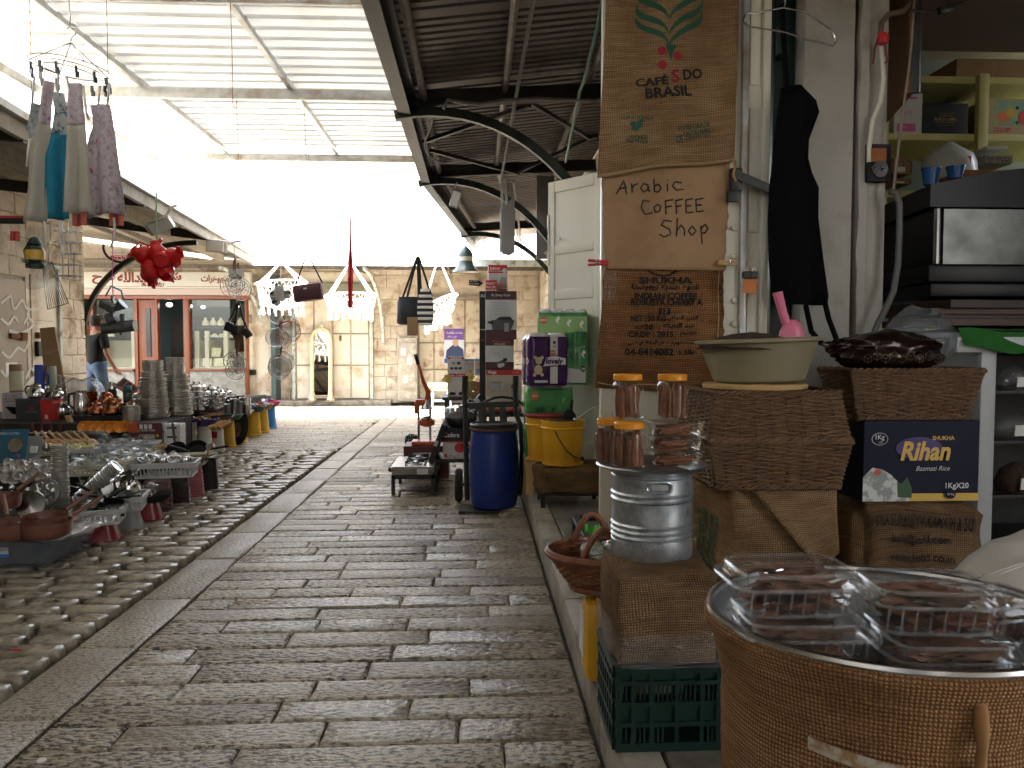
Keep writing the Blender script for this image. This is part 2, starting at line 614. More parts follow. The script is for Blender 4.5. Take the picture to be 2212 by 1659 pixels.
# street
ground=MB().add([(-300,-60,-.034),(300,-60,-.034),(300,600,-.034),(-300,600,-.034)],[(0,1,2,3)]).build('street',m_mortar)
tag(ground,'limestone paved market street with cobbled side strip',kind='structure')
def slab_mb(x0,x1,y0,y1,z,seed,n=6,jit=.004,ch=.007,dep=.034):
 rr=random.Random(seed)
 pts=[]
 for i in range(n+1):
  pts.append((x0+(x1-x0)*i/n,y0))
 for i in range(1,3):
  pts.append((x1,y0+(y1-y0)*i/3))
 for i in range(n+1):
  pts.append((x1+(x0-x1)*i/n,y1))
 for i in range(1,3):
  pts.append((x0,y1+(y0-y1)*i/3))
 cx,cy=(x0+x1)/2,(y0+y1)/2
 j=[(rr.uniform(-jit,jit),rr.uniform(-jit,jit),rr.uniform(-.003,.001))for _ in pts]
 tx,ty=rr.uniform(-.006,.006),rr.uniform(-.012,.012)
 zt=lambda x,y:z+(x-cx)*tx+(y-cy)*ty
 N=len(pts)
 vs=[(p[0]+a[0],p[1]+a[1],-dep)for p,a in zip(pts,j)]
 vs+=[(p[0]+a[0],p[1]+a[1],zt(*p)-ch+a[2])for p,a in zip(pts,j)]
 ins=[]
 for p,a in zip(pts,j):
  dx=min(max(p[0],x0+ch*1.4),x1-ch*1.4)
  dy=min(max(p[1],y0+ch*1.4),y1-ch*1.4)
  ins.append((dx+a[0]*.5,dy+a[1]*.5,zt(dx,dy)))
 vs+=ins
 fs=[]
 for r in range(2):
  for i in range(N):
   k=(i+1)%N
   fs.append((r*N+i,r*N+k,(r+1)*N+k,(r+1)*N+i))
 fs.append(tuple(range(2*N,3*N)))
 b=MB()
 return b.add(vs,fs)
XS0,XS1,XK=-1.655,-1.395,.384
far=MB()
y=.75
row=0
npl=0
while y<16.4:
 dy=R.uniform(.148,.172)
 x=XS1+.008
 end=XK-.015
 first=True
 while x<end-.05:
  L=R.uniform(.38,.82)
  if first:
   L*=R.uniform(.5,1)
   first=False
  if end-(x+L)<.2:
   L=end-x
  sm=slab_mb(x+.0025,x+L-.0025,y+.0035,y+dy-.0035,R.uniform(-.003,.003),row*50+npl,n=6 if y<7 else 3,jit=.0028)
  if 1.9<y and npl<285:
   npl+=1
   sm.build('paving_stone',R.choice(PV),ground,smooth=40)
  else:
   far.add(sm.v,sm.f)
  x+=L
 y+=dy
 row+=1
y=.6
while y<16.4:
 L=R.uniform(.6,.74)
 sm=slab_mb(XS0+.006,XS1-.004,y+.005,y+L-.005,R.uniform(-.002,.003),int(y*999),n=3)
 if y<12:
  sm.build('border_stone',m_bord,ground,smooth=40)
 else:
  far.add(sm.v,sm.f)
 y+=L
y=9.25
while y<16.4:
 dy=R.uniform(.15,.17)
 x=-5.2
 while x<XS0-.1:
  L=min(R.uniform(.4,.8),XS0-.01-x)
  sm=slab_mb(x+.004,x+L-.004,y+.0045,y+dy-.0045,R.uniform(-.003,.003),int(x*100+y*1000),n=2)
  far.add(sm.v,sm.f)
  x+=L
 y+=dy
o=far.build('far_paving',m_pave,ground,smooth=40)
tag(o,kind='stuff')
def cobble_mb(seed,lx,ly):
 rr=random.Random(seed)
 n=16
 out=[]
 for k in range(n):
  a=2*pi*k/n
  c,s_=math.cos(a),math.sin(a)
  e=.45
  px=math.copysign(abs(c)**e,c)*lx/2
  py=math.copysign(abs(s_)**e,s_)*ly/2
  j=1+rr.uniform(-.06,.03)
  out.append((px*j,py*(1+rr.uniform(-.12,.05))))
 rings=[(1.0,-.034),(1.0,-.012),(.96,.006),(.90,.011),(.7,.013)]
 bumpy=[rr.uniform(-.004,.003)for _ in range(n)]
 vs,fs=[],[]
 for q,(sc_,z)in enumerate(rings):
  for k,(px,py)in enumerate(out):
   vs.append((px*sc_ if q<3 else px-(px/abs(px+1e-9))*min(abs(px),(1-sc_)*ly*.55)if q==3 else px*.62,py*sc_,z+(bumpy[k]if q>1 else 0)))
 vs.append((0,0,.0135+rr.uniform(-.003,.003)))
 for r in range(len(rings)-1):
  for k in range(n):
   l=(k+1)%n
   fs.append((r*n+k,r*n+l,(r+1)*n+l,(r+1)*n+k))
 for k in range(n):
  fs.append(((len(rings)-1)*n+k,(len(rings)-1)*n+(k+1)%n,len(vs)-1))
 return MB().add(vs,fs)
COB=[]
for k in range(12):
 me=cobble_mb(k,.262,.118).mesh('cobblestone',180)
 me.materials.append(m_cob)
 COB.append(me)
spots=[]
y=1.9
while y<9.25:
 dy=R.uniform(.112,.132)
 x=XS0-.012
 while x>-4.6:
  L=R.uniform(.17,.37)
  if x<-2.45-(y-4)*.11 and y>4.4:
   L=.34
  spots.append((x-L/2,y+dy/2,L,dy))
  x-=L+.004
 y+=dy
spots.sort(key=lambda p:(p[0]<-2.45-(p[1]-4)*.11 and p[1]>4.4,p[1]))
rest=MB()
for k,(x,y,L,dy)in enumerate(spots):
 me=COB[k%12]
 sx,sy=(L-.022)/.262,(dy-.026)/.112
 rz=R.uniform(-.05,.05)
 if k<300:
  o=put('cobblestone',me,None,ground)
  o.location=(x,y,R.uniform(-.006,.003))
  o.rotation_euler=(R.uniform(-.02,.02),R.uniform(-.012,.012),rz)
  o.scale=(sx,sy,1)
 else:
  z=R.uniform(-.006,.003)
  rest.add([(x+v.co.x*sx,y+v.co.y*sy,z+v.co.z)for v in me.vertices],[tuple(p.vertices)for p in me.polygons])
o=rest.build('far_cobbles',m_cob,ground,smooth=180)
tag(o,kind='stuff')
plat=MB().box((2.0,8.0,.035),(3.2,17.4,.11)).build('pavement',m_mortar)
tag(plat,'raised stone pavement in front of the shops',kind='structure')
y=-.6
while y<16.2:
 L=R.uniform(.75,1.25)
 b=MB().box((XK+.06,y+L/2,.045),(.12,L-.008,.17))
 b.build('kerb_stone',m_kerb,plat,bev=.018 if R.random()<.6 else .026)
 y+=L
y=-.5
while y<9:
 x=XK+.124
 L=R.uniform(.5,.62)
 while x<3.4:
  W=R.uniform(.45,.7)
  MB().box((x+W/2,y+L/2,.108),(W-.008,L-.008,.04)).build('slab',m_plat,plat,bev=.004)
  x+=W
 y+=L
 # canopies
def corr(x0,x1,y0,y1,zf,pitch,dep,xskew=None,rf=.56):
 """ribbed sheet, ribs across the street; xskew(y) -> (x0, x1)"""
 b=MB()
 prof=[]
 yy=y0
 while yy<y1-1e-6:
  for f_,h in((0,0),(rf,0),(rf+.08,1),(.93,1)):
   q=yy+pitch*f_
   if q<y1:
    prof.append((q,h*dep))
  yy+=pitch
 prof.append((y1,0))
 vs,fs=[],[]
 for(q,h)in prof:
  a,c=xskew(q)if xskew else(x0,x1)
  for i in range(3):
   x=a+(c-a)*i/2
   vs.append((x,q,zf(x,q)+h))
 for i in range(len(prof)-1):
  for k in range(2):
   fs.append((i*3+k,i*3+k+1,i*3+k+4,i*3+k+3))
 return b.add(vs,fs)
roof=thing('market_canopy','high white corrugated metal canopy on galvanised beams over the street','canopy',(0,12,4.2))
ZR=4.2
ys=[-11.4,-9,-6.6,-4.2,-1.5,1.2,3.9,6.6,9.1,12.05]  # bays behind the camera are unseen, added to dim the light from behind
for a,b_ in zip(ys,ys[1:]):
 h=(a+b_)/2
 for p,q in((a,h),(h,b_)):
  corr(-5.0,1.6,p,q,lambda x,y:ZR+.075,.25,.085,rf=.68).build('roof_sheet',m_roof,roof,world=True,smooth=0)
for y in ys:
 MB().box((-1.7,y,ZR-.06),(6.5,.06,.11)).build('cross_beam',m_galv,roof,world=True,bev=.006)
for x in(-3.78,-2.12,-.35,1.2):
 MB().box((x,.33,ZR+.03),(.06,23.4,.07)).build('purlin',m_galv,roof,world=True,bev=.006)
MB().box((-5.0,.33,ZR-.02),(.06,23.5,.11)).build('edge_beam',m_galv,roof,world=True,bev=.006)
for x,y in((-4.5,12.05),(-4.3,6.6),(-4.3,1.2)):
 MB().box((x,y,3.56),(.05,.05,1.17)).build('post',m_galv,roof,world=True,bev=.004)
for x in(-4.25,-1.95,-.42):
 pass
for(vx,y0,y1,Y)in((67,30,395,6.6),(233,30,400,6.6),(500,22,225,6.6),(512,210,340,9.1),(658,215,340,9.1)):
 a,b_=P(vx-2,y0,Y),P(vx+3,y1,Y)
 a.z=ZR-.1
 h=[a,(a+b_)/2+Vector((.004,0,0)),b_,b_+Vector((.012,0,-.03)),b_+Vector((.03,0,-.02)),b_+Vector((.032,0,.03))]
 MB().tube(h,.0032,5).build('hook_wire',m_rust,roof,world=True)
EYS=[-11.8,-7.4,-3.2,.9,3.7,6.4,9.0,13.1,15.2]
def xe(y):
 return-.617 if y<9.0 else-.617+(y-9.0)*.0985
def zaw(x,y):
 return 3.28+.12*(x-xe(y))
rawn=thing('shop_awning','dark rusty metal awning with curved green brackets above the right hand shops','awning',(1.3,8,3.3))
for a,b_ in zip(EYS,EYS[1:]):
 n=2 if b_-a<3 else 3
 for i in range(n):
  p,q=a+(b_-a)*i/n,a+(b_-a)*(i+1)/n
  corr(0,0,p,q,lambda x,y:zaw(x,y)+.05,.107,.028,lambda y:(xe(y),1.45)).build('awning_sheet',m_awn,rawn,world=True,smooth=0)
bw=MB()
for a,b_ in((-11.8,9.0),(9.0,15.25)):
 A,B=Vector((xe(a),a,3.20)),Vector((xe(b_),b_,3.20))
 MB().bar(A,B,.012,.16).build('edge_channel',m_dark,rawn,world=True)
 MB().bar(A+Vector((.07,0,.066)),B+Vector((.07,0,.066)),.13,.014).build('edge_channel',m_dark,rawn,world=True)
 MB().bar(A+Vector((.05,0,-.074)),B+Vector((.05,0,-.074)),.09,.012).build('edge_channel',m_dark,rawn,world=True)
 for dx,rr,m_ in((.20,.03,m_pipe),(.86,.028,m_pipe),(1.55,.03,m_pipe)):
  o_=Vector((dx,0,.12*dx+.04))
  MB().tube([A+o_,B+o_],rr,8).build('purlin',m_pipe,rawn,world=True)
 o_=Vector((1.06,0,-.03))
 MB().tube([A+o_,B+o_+Vector((-.15,0,0))],.014,6).build('conduit',m_pipe,rawn,world=True)
for y in(3.7,6.4,9.0,13.1):
 X0=xe(y)
 MB().bar((X0+.02,y,3.26),(1.4,y,3.36),.012,.13).build('beam',m_dark,rawn,world=True)
 MB().bar((X0+.02,y-.03,3.19),(1.4,y-.03,3.29),.07,.012).build('beam',m_green,rawn,world=True)
 if y<5:
  continue
 AP=X0+.27
 vs,fs=[],[]
 for i in range(19):
  t=-.2+1.62*i/18
  for dr in(-.036,.036):
   for dy in(-.03,.03):
    vs.append((AP+(1.55+dr)*math.sin(t),y+dy,1.357+(1.8+dr)*math.cos(t)))
 for i in range(18):
  a=i*4
  for p,q in((0,1),(1,3),(3,2),(2,0)):
   fs.append((a+p,a+q,a+4+q,a+4+p))
 fs+=[(0,2,3,1),(72,73,75,74)]
 br=MB().add(vs,fs).build('bracket',m_green,rawn,world=True,smooth=20)
 iv=wm(rawn).inverted()
 for i in range(9):
  t=-.14+1.5*i/9
  MB().sphere((AP+1.55*math.sin(t),y-.032,1.357+1.8*math.cos(t)),.012,6,4).build('bolt',m_dark,br,world=True)
 MB().box((X0+.10,y,3.19),(.10,.06,.07)).build('hanger_plate',m_dark,rawn,world=True)
for(a,b_)in(((-.5,7.5,3.2),(.45,6.45,3.24)),((.45,6.45,3.26),(1.15,7.8,3.34)),((-.45,7.8,3.2),(.5,8.95,3.24)),((.5,8.95,3.26),(1.2,7.7,3.34)),((.5,10.8,3.3),(.9,13,3.34))):
 MB().bar(a,b_,.035,.035).build('brace',m_dark,rawn,world=True)
MB().tube([P(1302,0,4.3),P(1290,60,4.6),P(1262,175,5.3),P(1252,197,5.6),P(1240,260,6.4),P(1222,350,7.6)],.012,6).build('hose',mat('green_hose',(.03,.17,.11),rough=.4),rawn,world=True)
MB().tube([P(958,235,5.8),P(968,215,5.8),P(1000,222,5.8),P(1040,225,5.8),P(1085,217,5.8),P(1160,213,5.8),P(1290,218,5.8)],.014,6).build('cable',m_pipe,rawn,world=True)
MB().tube([P(935,255,5.75),P(933,270,5.75),P(920,300,5.75),P(917,318,5.75),P(930,340,5.75),P(955,352,5.75)],.007,6).build('cable',m_pipe,rawn,world=True)
MB().tube([P(1020,1,4.0),P(940,220,5.7)],.0,3).v.clear()
fl=thing('floodlight','small pale floodlight clamped under the right awning edge','lamp',P(984,430,8.8))
MB().box((0,0,0),(.10,.05,.20),m=Euler((.5,.35,0)).to_matrix()).build('housing',m_galv,fl,bev=.012)
MB().box((0,-.03,0),(.08,.01,.17),m=Euler((.5,.35,0)).to_matrix()).build('lens',mat('lens_white',(.7,.7,.68),rough=.2),fl)
MB().tube([(0,.02,.08),(.0,.03,.17),(.02,.03,.2)],.01,6).build('arm',m_galv,fl)
pf=thing('steel_bracket_frame','tall perforated steel frame hanging under the right awning','frame',P(1090,480,8.2))
MB().bar(P(1085,392,8.3),P(1082,545,8.3),.03,.02).build('strip',m_galv,pf,world=True)
MB().bar(P(1090,385,8.3),P(1104,545,8.3),.03,.02).build('strip',m_galv,pf,world=True)
vs=[P(x,y,8.2)for x,y in((1083,455),(1112,420),(1112,545),(1100,552),(1084,548))]
MB().poly(vs,(0,.02,0)).build('plate',mat('perforated_steel',(.35,.34,.32),(.2,.2,.19),s=120,rough=.4,metal=.6,pos=True),pf,world=True)
def xl(y):
 return-3.55-.087*(y-5.74)
def zal(x,y):
 return 3.02+.14*(xl(y)-x)
lawn=thing('stall_awning','ribbed metal awning with a beige fascia above the left stalls','awning',(-5.9,8,3.2))
ly=[-11.8,-7.4,-3.2,.6,3.6,6.4,9.2,12.0,15.4,17.12]
for a,b_ in zip(ly,ly[1:]):
 for p,q in((a,(a+b_)/2),((a+b_)/2,b_)):
  corr(0,0,p,q,lambda x,y:zal(x,y)+.05,.107,.028,lambda y:(-5.9 if y<12 else-9.5,xl(y))).build('awning_sheet',m_awnl,lawn,world=True,smooth=0)
A,B=Vector((xl(-11.8),-11.8,2.95)),Vector((xl(15.4),15.4,2.95))
MB().bar(A,B,.05,.13).build('fascia',m_fascia,lawn,world=True)
MB().bar(A+Vector((.03,0,.10)),B+Vector((.03,0,.10)),.10,.06).build('fascia',m_galv,lawn,world=True)
MB().bar(A+Vector((-.55,0,.02)),B+Vector((-.55,0,.02)),.06,.14).build('fascia',m_fascia,lawn,world=True)
for dx in(-1.0,-1.7,-2.2):
 MB().bar(A+Vector((dx,0,.14*-dx+.03)),B+Vector((dx,0,.14*-dx+.03)),.05,.07).build('purlin',m_pipe,lawn,world=True)
for y in(3.6,6.4,9.2,12.0):
 MB().bar((-5.9,y,3.16),(xl(y)+.02,y,2.93),.05,.13).build('beam',m_dark,lawn,world=True)
 if y>9.5 or y<6:
  vs,fs=[],[]
  yb=y-.1
  a_,c_=5.86+xl(y)-.06,1.40
  for i in range(19):
   t=pi/2*i/18
   for dr in(-.036,.036):
    for dy in(-.035,.035):
     vs.append((xl(y)-.1-(a_+dr)*(math.sin(t)),yb+dy,1.42+(c_+dr)*math.cos(t)))
  for i in range(18):
   a=i*4
   for p,q in((0,1),(1,3),(3,2),(2,0)):
    fs.append((a+p,a+q,a+4+q,a+4+p))
  fs+=[(0,2,3,1),(72,73,75,74)]
  MB().add(vs,fs).build('bracket',m_dark,lawn,world=True,smooth=20)
  MB().box((-5.87,yb,1.5),(.08,.12,.14)).build('wall_plate',m_rust,lawn,world=True,bev=.006)
MB().tube([Vector((-5.35,12.0,2.75))+Vector((.28*math.cos(t),0,.22*math.sin(t)))for t in[2.9+i*.3 for i in range(13)]],.018,6).build('cable',m_blackm,lawn,world=True)
fl2=dup(fl,P(468,532,11.9),label='wide white floodlight fixed at the end of the left bracket',rot=(.3,1.3,.3),scale=1.9)
fl3=dup(fl,P(345,487,9.6),label='grey square floodlight hanging under the left awning beside the red jugs',rot=(.4,.5,.9),scale=1.6)
fawn=thing('far_awning','low flat awning with a pale steel edge along the far facade','awning',(-2,17.2,3.0))
for x0,x1 in((-9.6,-7),(-7,-4.4),(-4.4,-2.6),(-2.6,-.9),(-.9,.6),(.6,1.6)):
 b=corr(0,0,0,x1-x0,lambda x,y:0,.107,.028,lambda y:(0,2.1))
 b.v=[(x0+v[1],15.25+v[0],2.93+.05*v[0]+v[2])for v in b.v]
 b.f=[f[::-1]for f in b.f]
 b.build('awning_sheet',m_awnl,fawn,world=True,smooth=0)
MB().bar((-4.4,15.2,2.90),(1.5,15.2,2.90),.05,.13).build('edge_beam',m_paleg,fawn,world=True)
MB().bar((-9.6,16.3,2.93),(1.5,16.3,2.90),.05,.08).build('purlin',m_pipe,fawn,world=True)
for x in(-4.35,-2.45,-.55):
 MB().bar((x,15.2,2.86),(x,17.3,2.92),.05,.07).build('beam',m_pipe,fawn,world=True)
def bracket_far(x,dirx,name='bracket'):
 vs,fs=[],[]
 for i in range(15):
  t=pi/2*i/14
  for dr in(-.03,.03):
   for dx in(-.03,.03):
    vs.append((x+dx+dirx*.55*math.sin(t),15.4+(1.85+dr)*math.sin(t),1.30+(1.5+dr)*math.cos(t)))
 for i in range(14):
  a=i*4
  for p,q in((0,1),(1,3),(3,2),(2,0)):
   fs.append((a+p,a+q,a+4+q,a+4+p))
 fs+=[(0,2,3,1),(56,57,59,58)]
 MB().add(vs,fs).build(name,m_paleg,fawn,world=True,smooth=20)
bracket_far(-2.2,.25)
bracket_far(-5.0,.6)
# walls
def stone_blocks(parent,o,u,v,W,H,seed,cw=(.28,.5),ch=(.24,.3),dep=.05,holes=(),name='stone_block',m=m_stone,rough=.012):
 """courses of rough blocks over a W x H face; holes = (a0, b0, a1, b1) kept free"""
 rr=random.Random(seed)
 o,u,v=Vector(o),Vector(u),Vector(v)
 nrm=u.cross(v)
 b=0
 while b<H-.05:
  hh=min(rr.uniform(*ch),H-b)
  if H-(b+hh)<.12:
   hh=H-b
  a=-rr.uniform(0,.2)
  while a<W-.03:
   L=rr.uniform(*cw)
   if W-(a+L)<.12:
    L=W-a
   a0,a1=max(a,0),min(a+L,W)
   a+=L
   if a1-a0<.04:
    continue
   bad=any(a0<h[2]-.01 and a1>h[0]+.01 and b<h[3]-.01 and b+hh>h[1]+.01 for h in holes)
   if bad:
    for h in holes:
     if a0<h[2]and a1>h[0]and b<h[3]-.01 and b+hh>h[1]+.01:
      if a0<h[0]-.06:
       a1=h[0]
      elif a1>h[2]+.06:
       a0=h[2]
      else:
       a1=a0
    if a1-a0<.05:
     continue
   g=.006
   q=[]
   nx,ny=4,3
   for jj in range(ny+1):
    for ii in range(nx+1):
     edge=ii in(0,nx)or jj in(0,ny)
     d=dep-.014+rr.uniform(-.004,.003)if edge else dep+rr.uniform(-rough,rough)
     q.append(o+u*(a0+g+(a1-a0-2*g)*ii/nx+(rr.uniform(-.005,.005)))+v*(b+g+(hh-2*g)*jj/ny+rr.uniform(-.005,.005))+nrm*d)
   fs=[(jj*(nx+1)+ii,jj*(nx+1)+ii+1,(jj+1)*(nx+1)+ii+1,(jj+1)*(nx+1)+ii)for jj in range(ny)for ii in range(nx)]
   ring=[i for i in range(nx)]+[(nx+1)*j+nx for j in range(ny)]+[(nx+1)*ny+i for i in range(nx,0,-1)]+[(nx+1)*j for j in range(ny,0,-1)]
   base=len(q)
   for i in ring:
    p=q[i]
    q.append(p-nrm*((p-o).dot(nrm)))
   for i in range(len(ring)):
    k=(i+1)%len(ring)
    fs.append((ring[i],base+i,base+k,ring[k]))
   MB().add(q,fs).build(name,m,parent,world=True,smooth=50)
  b+=hh
lw=MB().box((-6.4,-.26,2.0),(1.0,24.28,4.0)).build('building_wall',m_wallm)
tag(lw,'old limestone building wall behind the left stalls','wall')
stone_blocks(lw,(-5.9,11.2,.02),(0,1,0),(0,0,1),.68,3.4,3)
stone_blocks(lw,(-5.9,8.2,2.15),(0,1,0),(0,0,1),3.0,1.2,4)
gp=thing('metal_shutter','closed beige metal shutter with white spray graffiti behind the flasks','shutter',(-5.87,9.6,0))
MB().box((-5.86,9.35,1.05),(.05,1.9,2.1)).build('panel',mat('dull_beige_paint',(.40,.345,.26),(.36,.31,.23),s=3,rough=.6,pos=True),gp,world=True,bev=.004)
m_spray=mat('white_spray_paint',(.68,.66,.62),rough=.8)
GR=[[(2,655),(22,640),(30,668),(48,648),(60,668),(96,664)],[(2,688),(18,700),(30,684),(40,700)],[(52,700),(60,686),(72,700),(58,714),(40,720),(16,712)],[(4,760),(20,772),(38,752),(52,758),(60,742)],[(2,800),(14,812),(26,790),(36,818),(50,790)],[(56,818),(66,796),(76,812),(64,822),(54,838),(40,842)]]
wallp=lambda x,y:(lambda d:CAM+d*((-5.828-CAM.x)/d.x))(RM@Vector(((x-1106)/F,-(y-829.5)/F,-1)))
for g in GR:
 pts=[wallp(x+.5,y)for x,y in g]
 b=MB()
 q=[]
 for i in range(len(pts)-1):
  p0,p1,p2,p3=pts[max(i-1,0)],pts[i],pts[i+1],pts[min(i+2,len(pts)-1)]
  for k in range(5):
   t=k/5
   q.append(.5*((2*p1)+(p2-p0)*t+(2*p0-5*p1+4*p2-p3)*t*t+(3*p1-p0-3*p2+p3)*t**3))
 b.tube(q,.022,6)
 b.v=[(max(min(v[0],-5.8285),-5.834),v[1],v[2])for v in b.v]
 b.build('graffiti',m_spray,gp,world=True)
MB().box((-5.82,10.05,1.38),(.04,.26,.07)).build('bolt',m_rust,gp,world=True,bev=.005)
MB().box((-5.81,10.18,1.38),(.06,.12,.10)).build('bolt',m_rust,gp,world=True,bev=.005)
MB().box((-5.832,9.95,.98),(.006,.24,.14)).build('notice',m_white,gp,world=True)
dr=thing('metal_door','cream metal door with a grey green frame at the stone corner','door',(-5.88,10.75,0))
MB().box((-5.875,10.72,1.15),(.04,.74,2.3)).build('door_leaf',m_cream,dr,world=True,bev=.004)
for z0,z1 in((.15,.75),(.85,1.5),(1.6,2.2)):
 MB().box((-5.85,10.72,(z0+z1)/2),(.02,.56,z1-z0)).build('panel',m_cream,dr,world=True,bev=.006)
MB().box((-5.86,11.12,1.17),(.08,.06,2.36)).build('frame',m_paleg,dr,world=True,bev=.005)
MB().box((-5.86,10.72,2.36),(.08,.84,.06)).build('frame',m_paleg,dr,world=True,bev=.005)
MB().box((-5.82,10.55,1.22),(.06,.12,.2)).build('lock',m_dark,dr,world=True,bev=.006)
MB().box((-5.82,10.55,1.40),(.06,.08,.08)).build('lock',m_rust,dr,world=True,bev=.006)
FY=17.3
ff=MB().box((-.2,FY+.35,1.6),(9.4,.6,3.2)).build('facade',m_wallm)
tag(ff,'sunlit limestone facade closing the far end of the street','wall')
fx=lambda v:P(v,752,FY).x
fz=lambda v:P(1028,v,FY).z
holes=[(fx(633)+9,-1,fx(806)+9,fz(603)),(fx(898)+9,-1,fx(1046)+9,fz(640)),(fx(180)+9,-1,fx(601)+9,9)]
stone_blocks(ff,(-9,FY+.05,0),(1,0,0),(0,0,1),10.4,3.3,9,cw=(.35,.6),ch=(.26,.32),holes=holes)
stp=MB().box((fx(718),FY-.2,.03),(fx(850)-fx(590),.45,.12)).build('doorstep',m_kerb,bev=.02)
tag(stp,'low worn stone step below the tall double door','step')
def metal_door(name,label,cat,x0,x1,z1,cols,rows,m,fr,group=None):
 t=thing(name,label,cat,((x0+x1)/2,FY,0),group=group)
 W=x1-x0
 y=FY-.02
 MB().box(((x0+x1)/2,y,z1/2+.06),(W-.02,.05,z1-.1)).build('door_leaf',mat('dark_door_seam',(.34,.29,.22),rough=.8),t,world=True)  # leaf darker than its panels, so the gaps read as dark lines
 for x in(x0,x1):
  MB().box((x,y-.02,z1/2+.04),(.07,.12,z1)).build('frame',fr,t,world=True,bev=.006)
 cw=(W-.1)/cols
 for i in range(cols):
  for j in range(len(rows)-1):
   a,b=rows[j],rows[j+1]
   MB().box((x0+.05+cw*(i+.5),y-.037,(a+b)/2),(cw-.035,.03,b-a-.035)).build('panel',m,t,world=True,bev=.008)
  if i:
   MB().box((x0+.05+cw*i,y-.031,z1/2+.05),(.012,.02,z1-.12)).build('batten',m,t,world=True,bev=.004)
 rv=MB()
 for i in range(cols+1):
  for k in range(16):
   for s in(-.022,.022):
    rv.sphere((x0+.05+cw*i+s*(0<i<cols)+(.02 if i==0 else 0)-(.02 if i==cols else 0),y-.04,.15+k*(z1-.25)/15),.009,5,3)
 rv.build('rivets',m,t,world=True)
 return t
dd=metal_door('double_door','tall cream riveted metal double door behind the gilt mirror','door',fx(636),fx(803),fz(632),4,[.1,.85,1.55,fz(640)],m_cream,m_paleg)
MB().box(((fx(636)+fx(803))/2,FY-.05,(fz(632)+fz(613))/2),(fx(803)-fx(636)+.1,.12,fz(613)-fz(632))).build('lintel',mat('green_lintel',(.20,.22,.16),(.27,.28,.21),s=7,rough=.6,pos=True),dd,world=True,bev=.008)
MB().box(((fx(636)+fx(803))/2,FY-.0,(fz(613)+fz(590))/2+.01),(fx(803)-fx(636)+.1,.06,fz(590)-fz(613)-.01)).build('transom',m_cream,dd,world=True,bev=.006)
MB().box((fx(737),FY-.09,1.45),(.05,.03,.12)).build('handle',m_rust,dd,world=True,bev=.004)
rd=metal_door('poster_door','rust stained cream metal door carrying the campaign poster','door',fx(900),fx(1043),fz(642),4,[.1,.75,1.35,fz(648)],m_creamr,m_creamr)
od=thing('open_shutter','open cream metal shutter leaf beside the jewellery shop window','shutter',(fx(570),FY-.1,.2))
MB().box((fx(570),FY-.16,(fz(588)+fz(853))/2),(fx(600)-fx(541),.06,fz(588)-fz(853))).build('leaf',m_cream,od,world=True,bev=.008)
for z in(.5,1.3,2.2):
 MB().box((fx(597),FY-.2,z),(.04,.05,.16)).build('hinge',m_cream,od,world=True,bev=.01)
pad=MB()
MB().box((fx(548),FY-.22,fz(803)),(.22,.06,.12)).build('padlock',m_dark,od,world=True,bev=.02)
MB().box((fx(545),FY-.22,fz(690)),(.10,.06,.18)).build('lock_box',m_galv,od,world=True,bev=.01)
ec=thing('electric_cabinet','worn grey electric cabinet with torn notices standing by the far wall','cabinet',(fx(884),FY-.35,0))
MB().box((fx(884),FY-.27,(fz(733)+.1)/2),(.42,.42,fz(733)-.05)).build('body',mat('grey_cabinet',(.36,.33,.28),(.27,.25,.21),s=7,rough=.7,pos=True,c3=(.5,.47,.42),s3=9),ec,world=True,bev=.008)
MB().box((fx(884),FY-.495,.85),(.36,.02,1.0)).build('door',MATS['grey_cabinet'],ec,world=True,bev=.006)
for x,z in((fx(876),1.15),(fx(889),.95),(fx(880),.55)):
 MB().box((x,FY-.508,z),(.1,.006,.15)).build('notice',m_white,ec,world=True)
po=thing('wall_poster','purple and pale blue election poster of a man in a suit on the rusty door','poster',P(981,747,FY-.08))
pc=P(981,747,FY-.07)
pw,ph=.44,.78
fnp=lambda z:plane_fn(pc+Vector((0,-z,0)),(1,0,0),(0,0,1))
MB().box(pc,(pw,.006,ph)).build('sheet',mat('poster_pale',(.62,.66,.72),(.5,.58,.7),s=4,rough=.5),po,world=True)
MB().box(pc+Vector((0,-.005,.26)),(pw,.003,.25)).build('banner',mat('poster_purple',(.16,.08,.32),rough=.5),po,world=True)
MB().box(pc+Vector((0,-.005,-.335)),(pw,.003,.10)).build('banner',mat('poster_blue',(.02,.06,.3),rough=.5),po,world=True)
pv=[(.02,.06),(.10,.0),(.2,-.08),(.215,-.28),(-.19,-.28),(-.17,-.1),(-.06,0)]
MB().poly([pc+Vector((a,-.004,b))for a,b in pv],(0,-.003,0)).build('portrait_suit',mat('suit_navy',(.03,.045,.11),rough=.6),po,world=True)
MB().poly([pc+Vector((.03+.065*math.cos(i*pi/8),-.0085,.07+.085*math.sin(i*pi/8)))for i in range(16)],(0,-.003,0)).build('portrait_head',mat('print_skin',(.5,.3,.2),rough=.6),po,world=True)
po_iv=wm(po).inverted()
def wtext(body,m,par,fn,**k):
 iv=wm(par).inverted()
 return text(body,m,par,lambda a,b:iv@fn(a,b),**k)
wtext(AR('وعدت وأوفيت'),m_white,po,plane_fn(pc+Vector((0,-.0085,.30)),(1,0,0),(0,0,1)),w=.36,h=.08,bold=.01)
wtext(AR('علي سلام'),m_white,po,plane_fn(pc+Vector((-.04,-.0085,.20)),(1,0,0),(0,0,1)),w=.2,h=.06)
rw=MB().box((1.62,10.75,2.0),(.3,13.1,4.0)).build('shop_row_wall',m_wallm)
tag(rw,'limestone wall of the right hand shop row under the awning','wall')
stone_blocks(rw,(1.47,17.2,.13),(0,-1,0),(0,0,1),5.4,2.9,12,cw=(.4,.6))
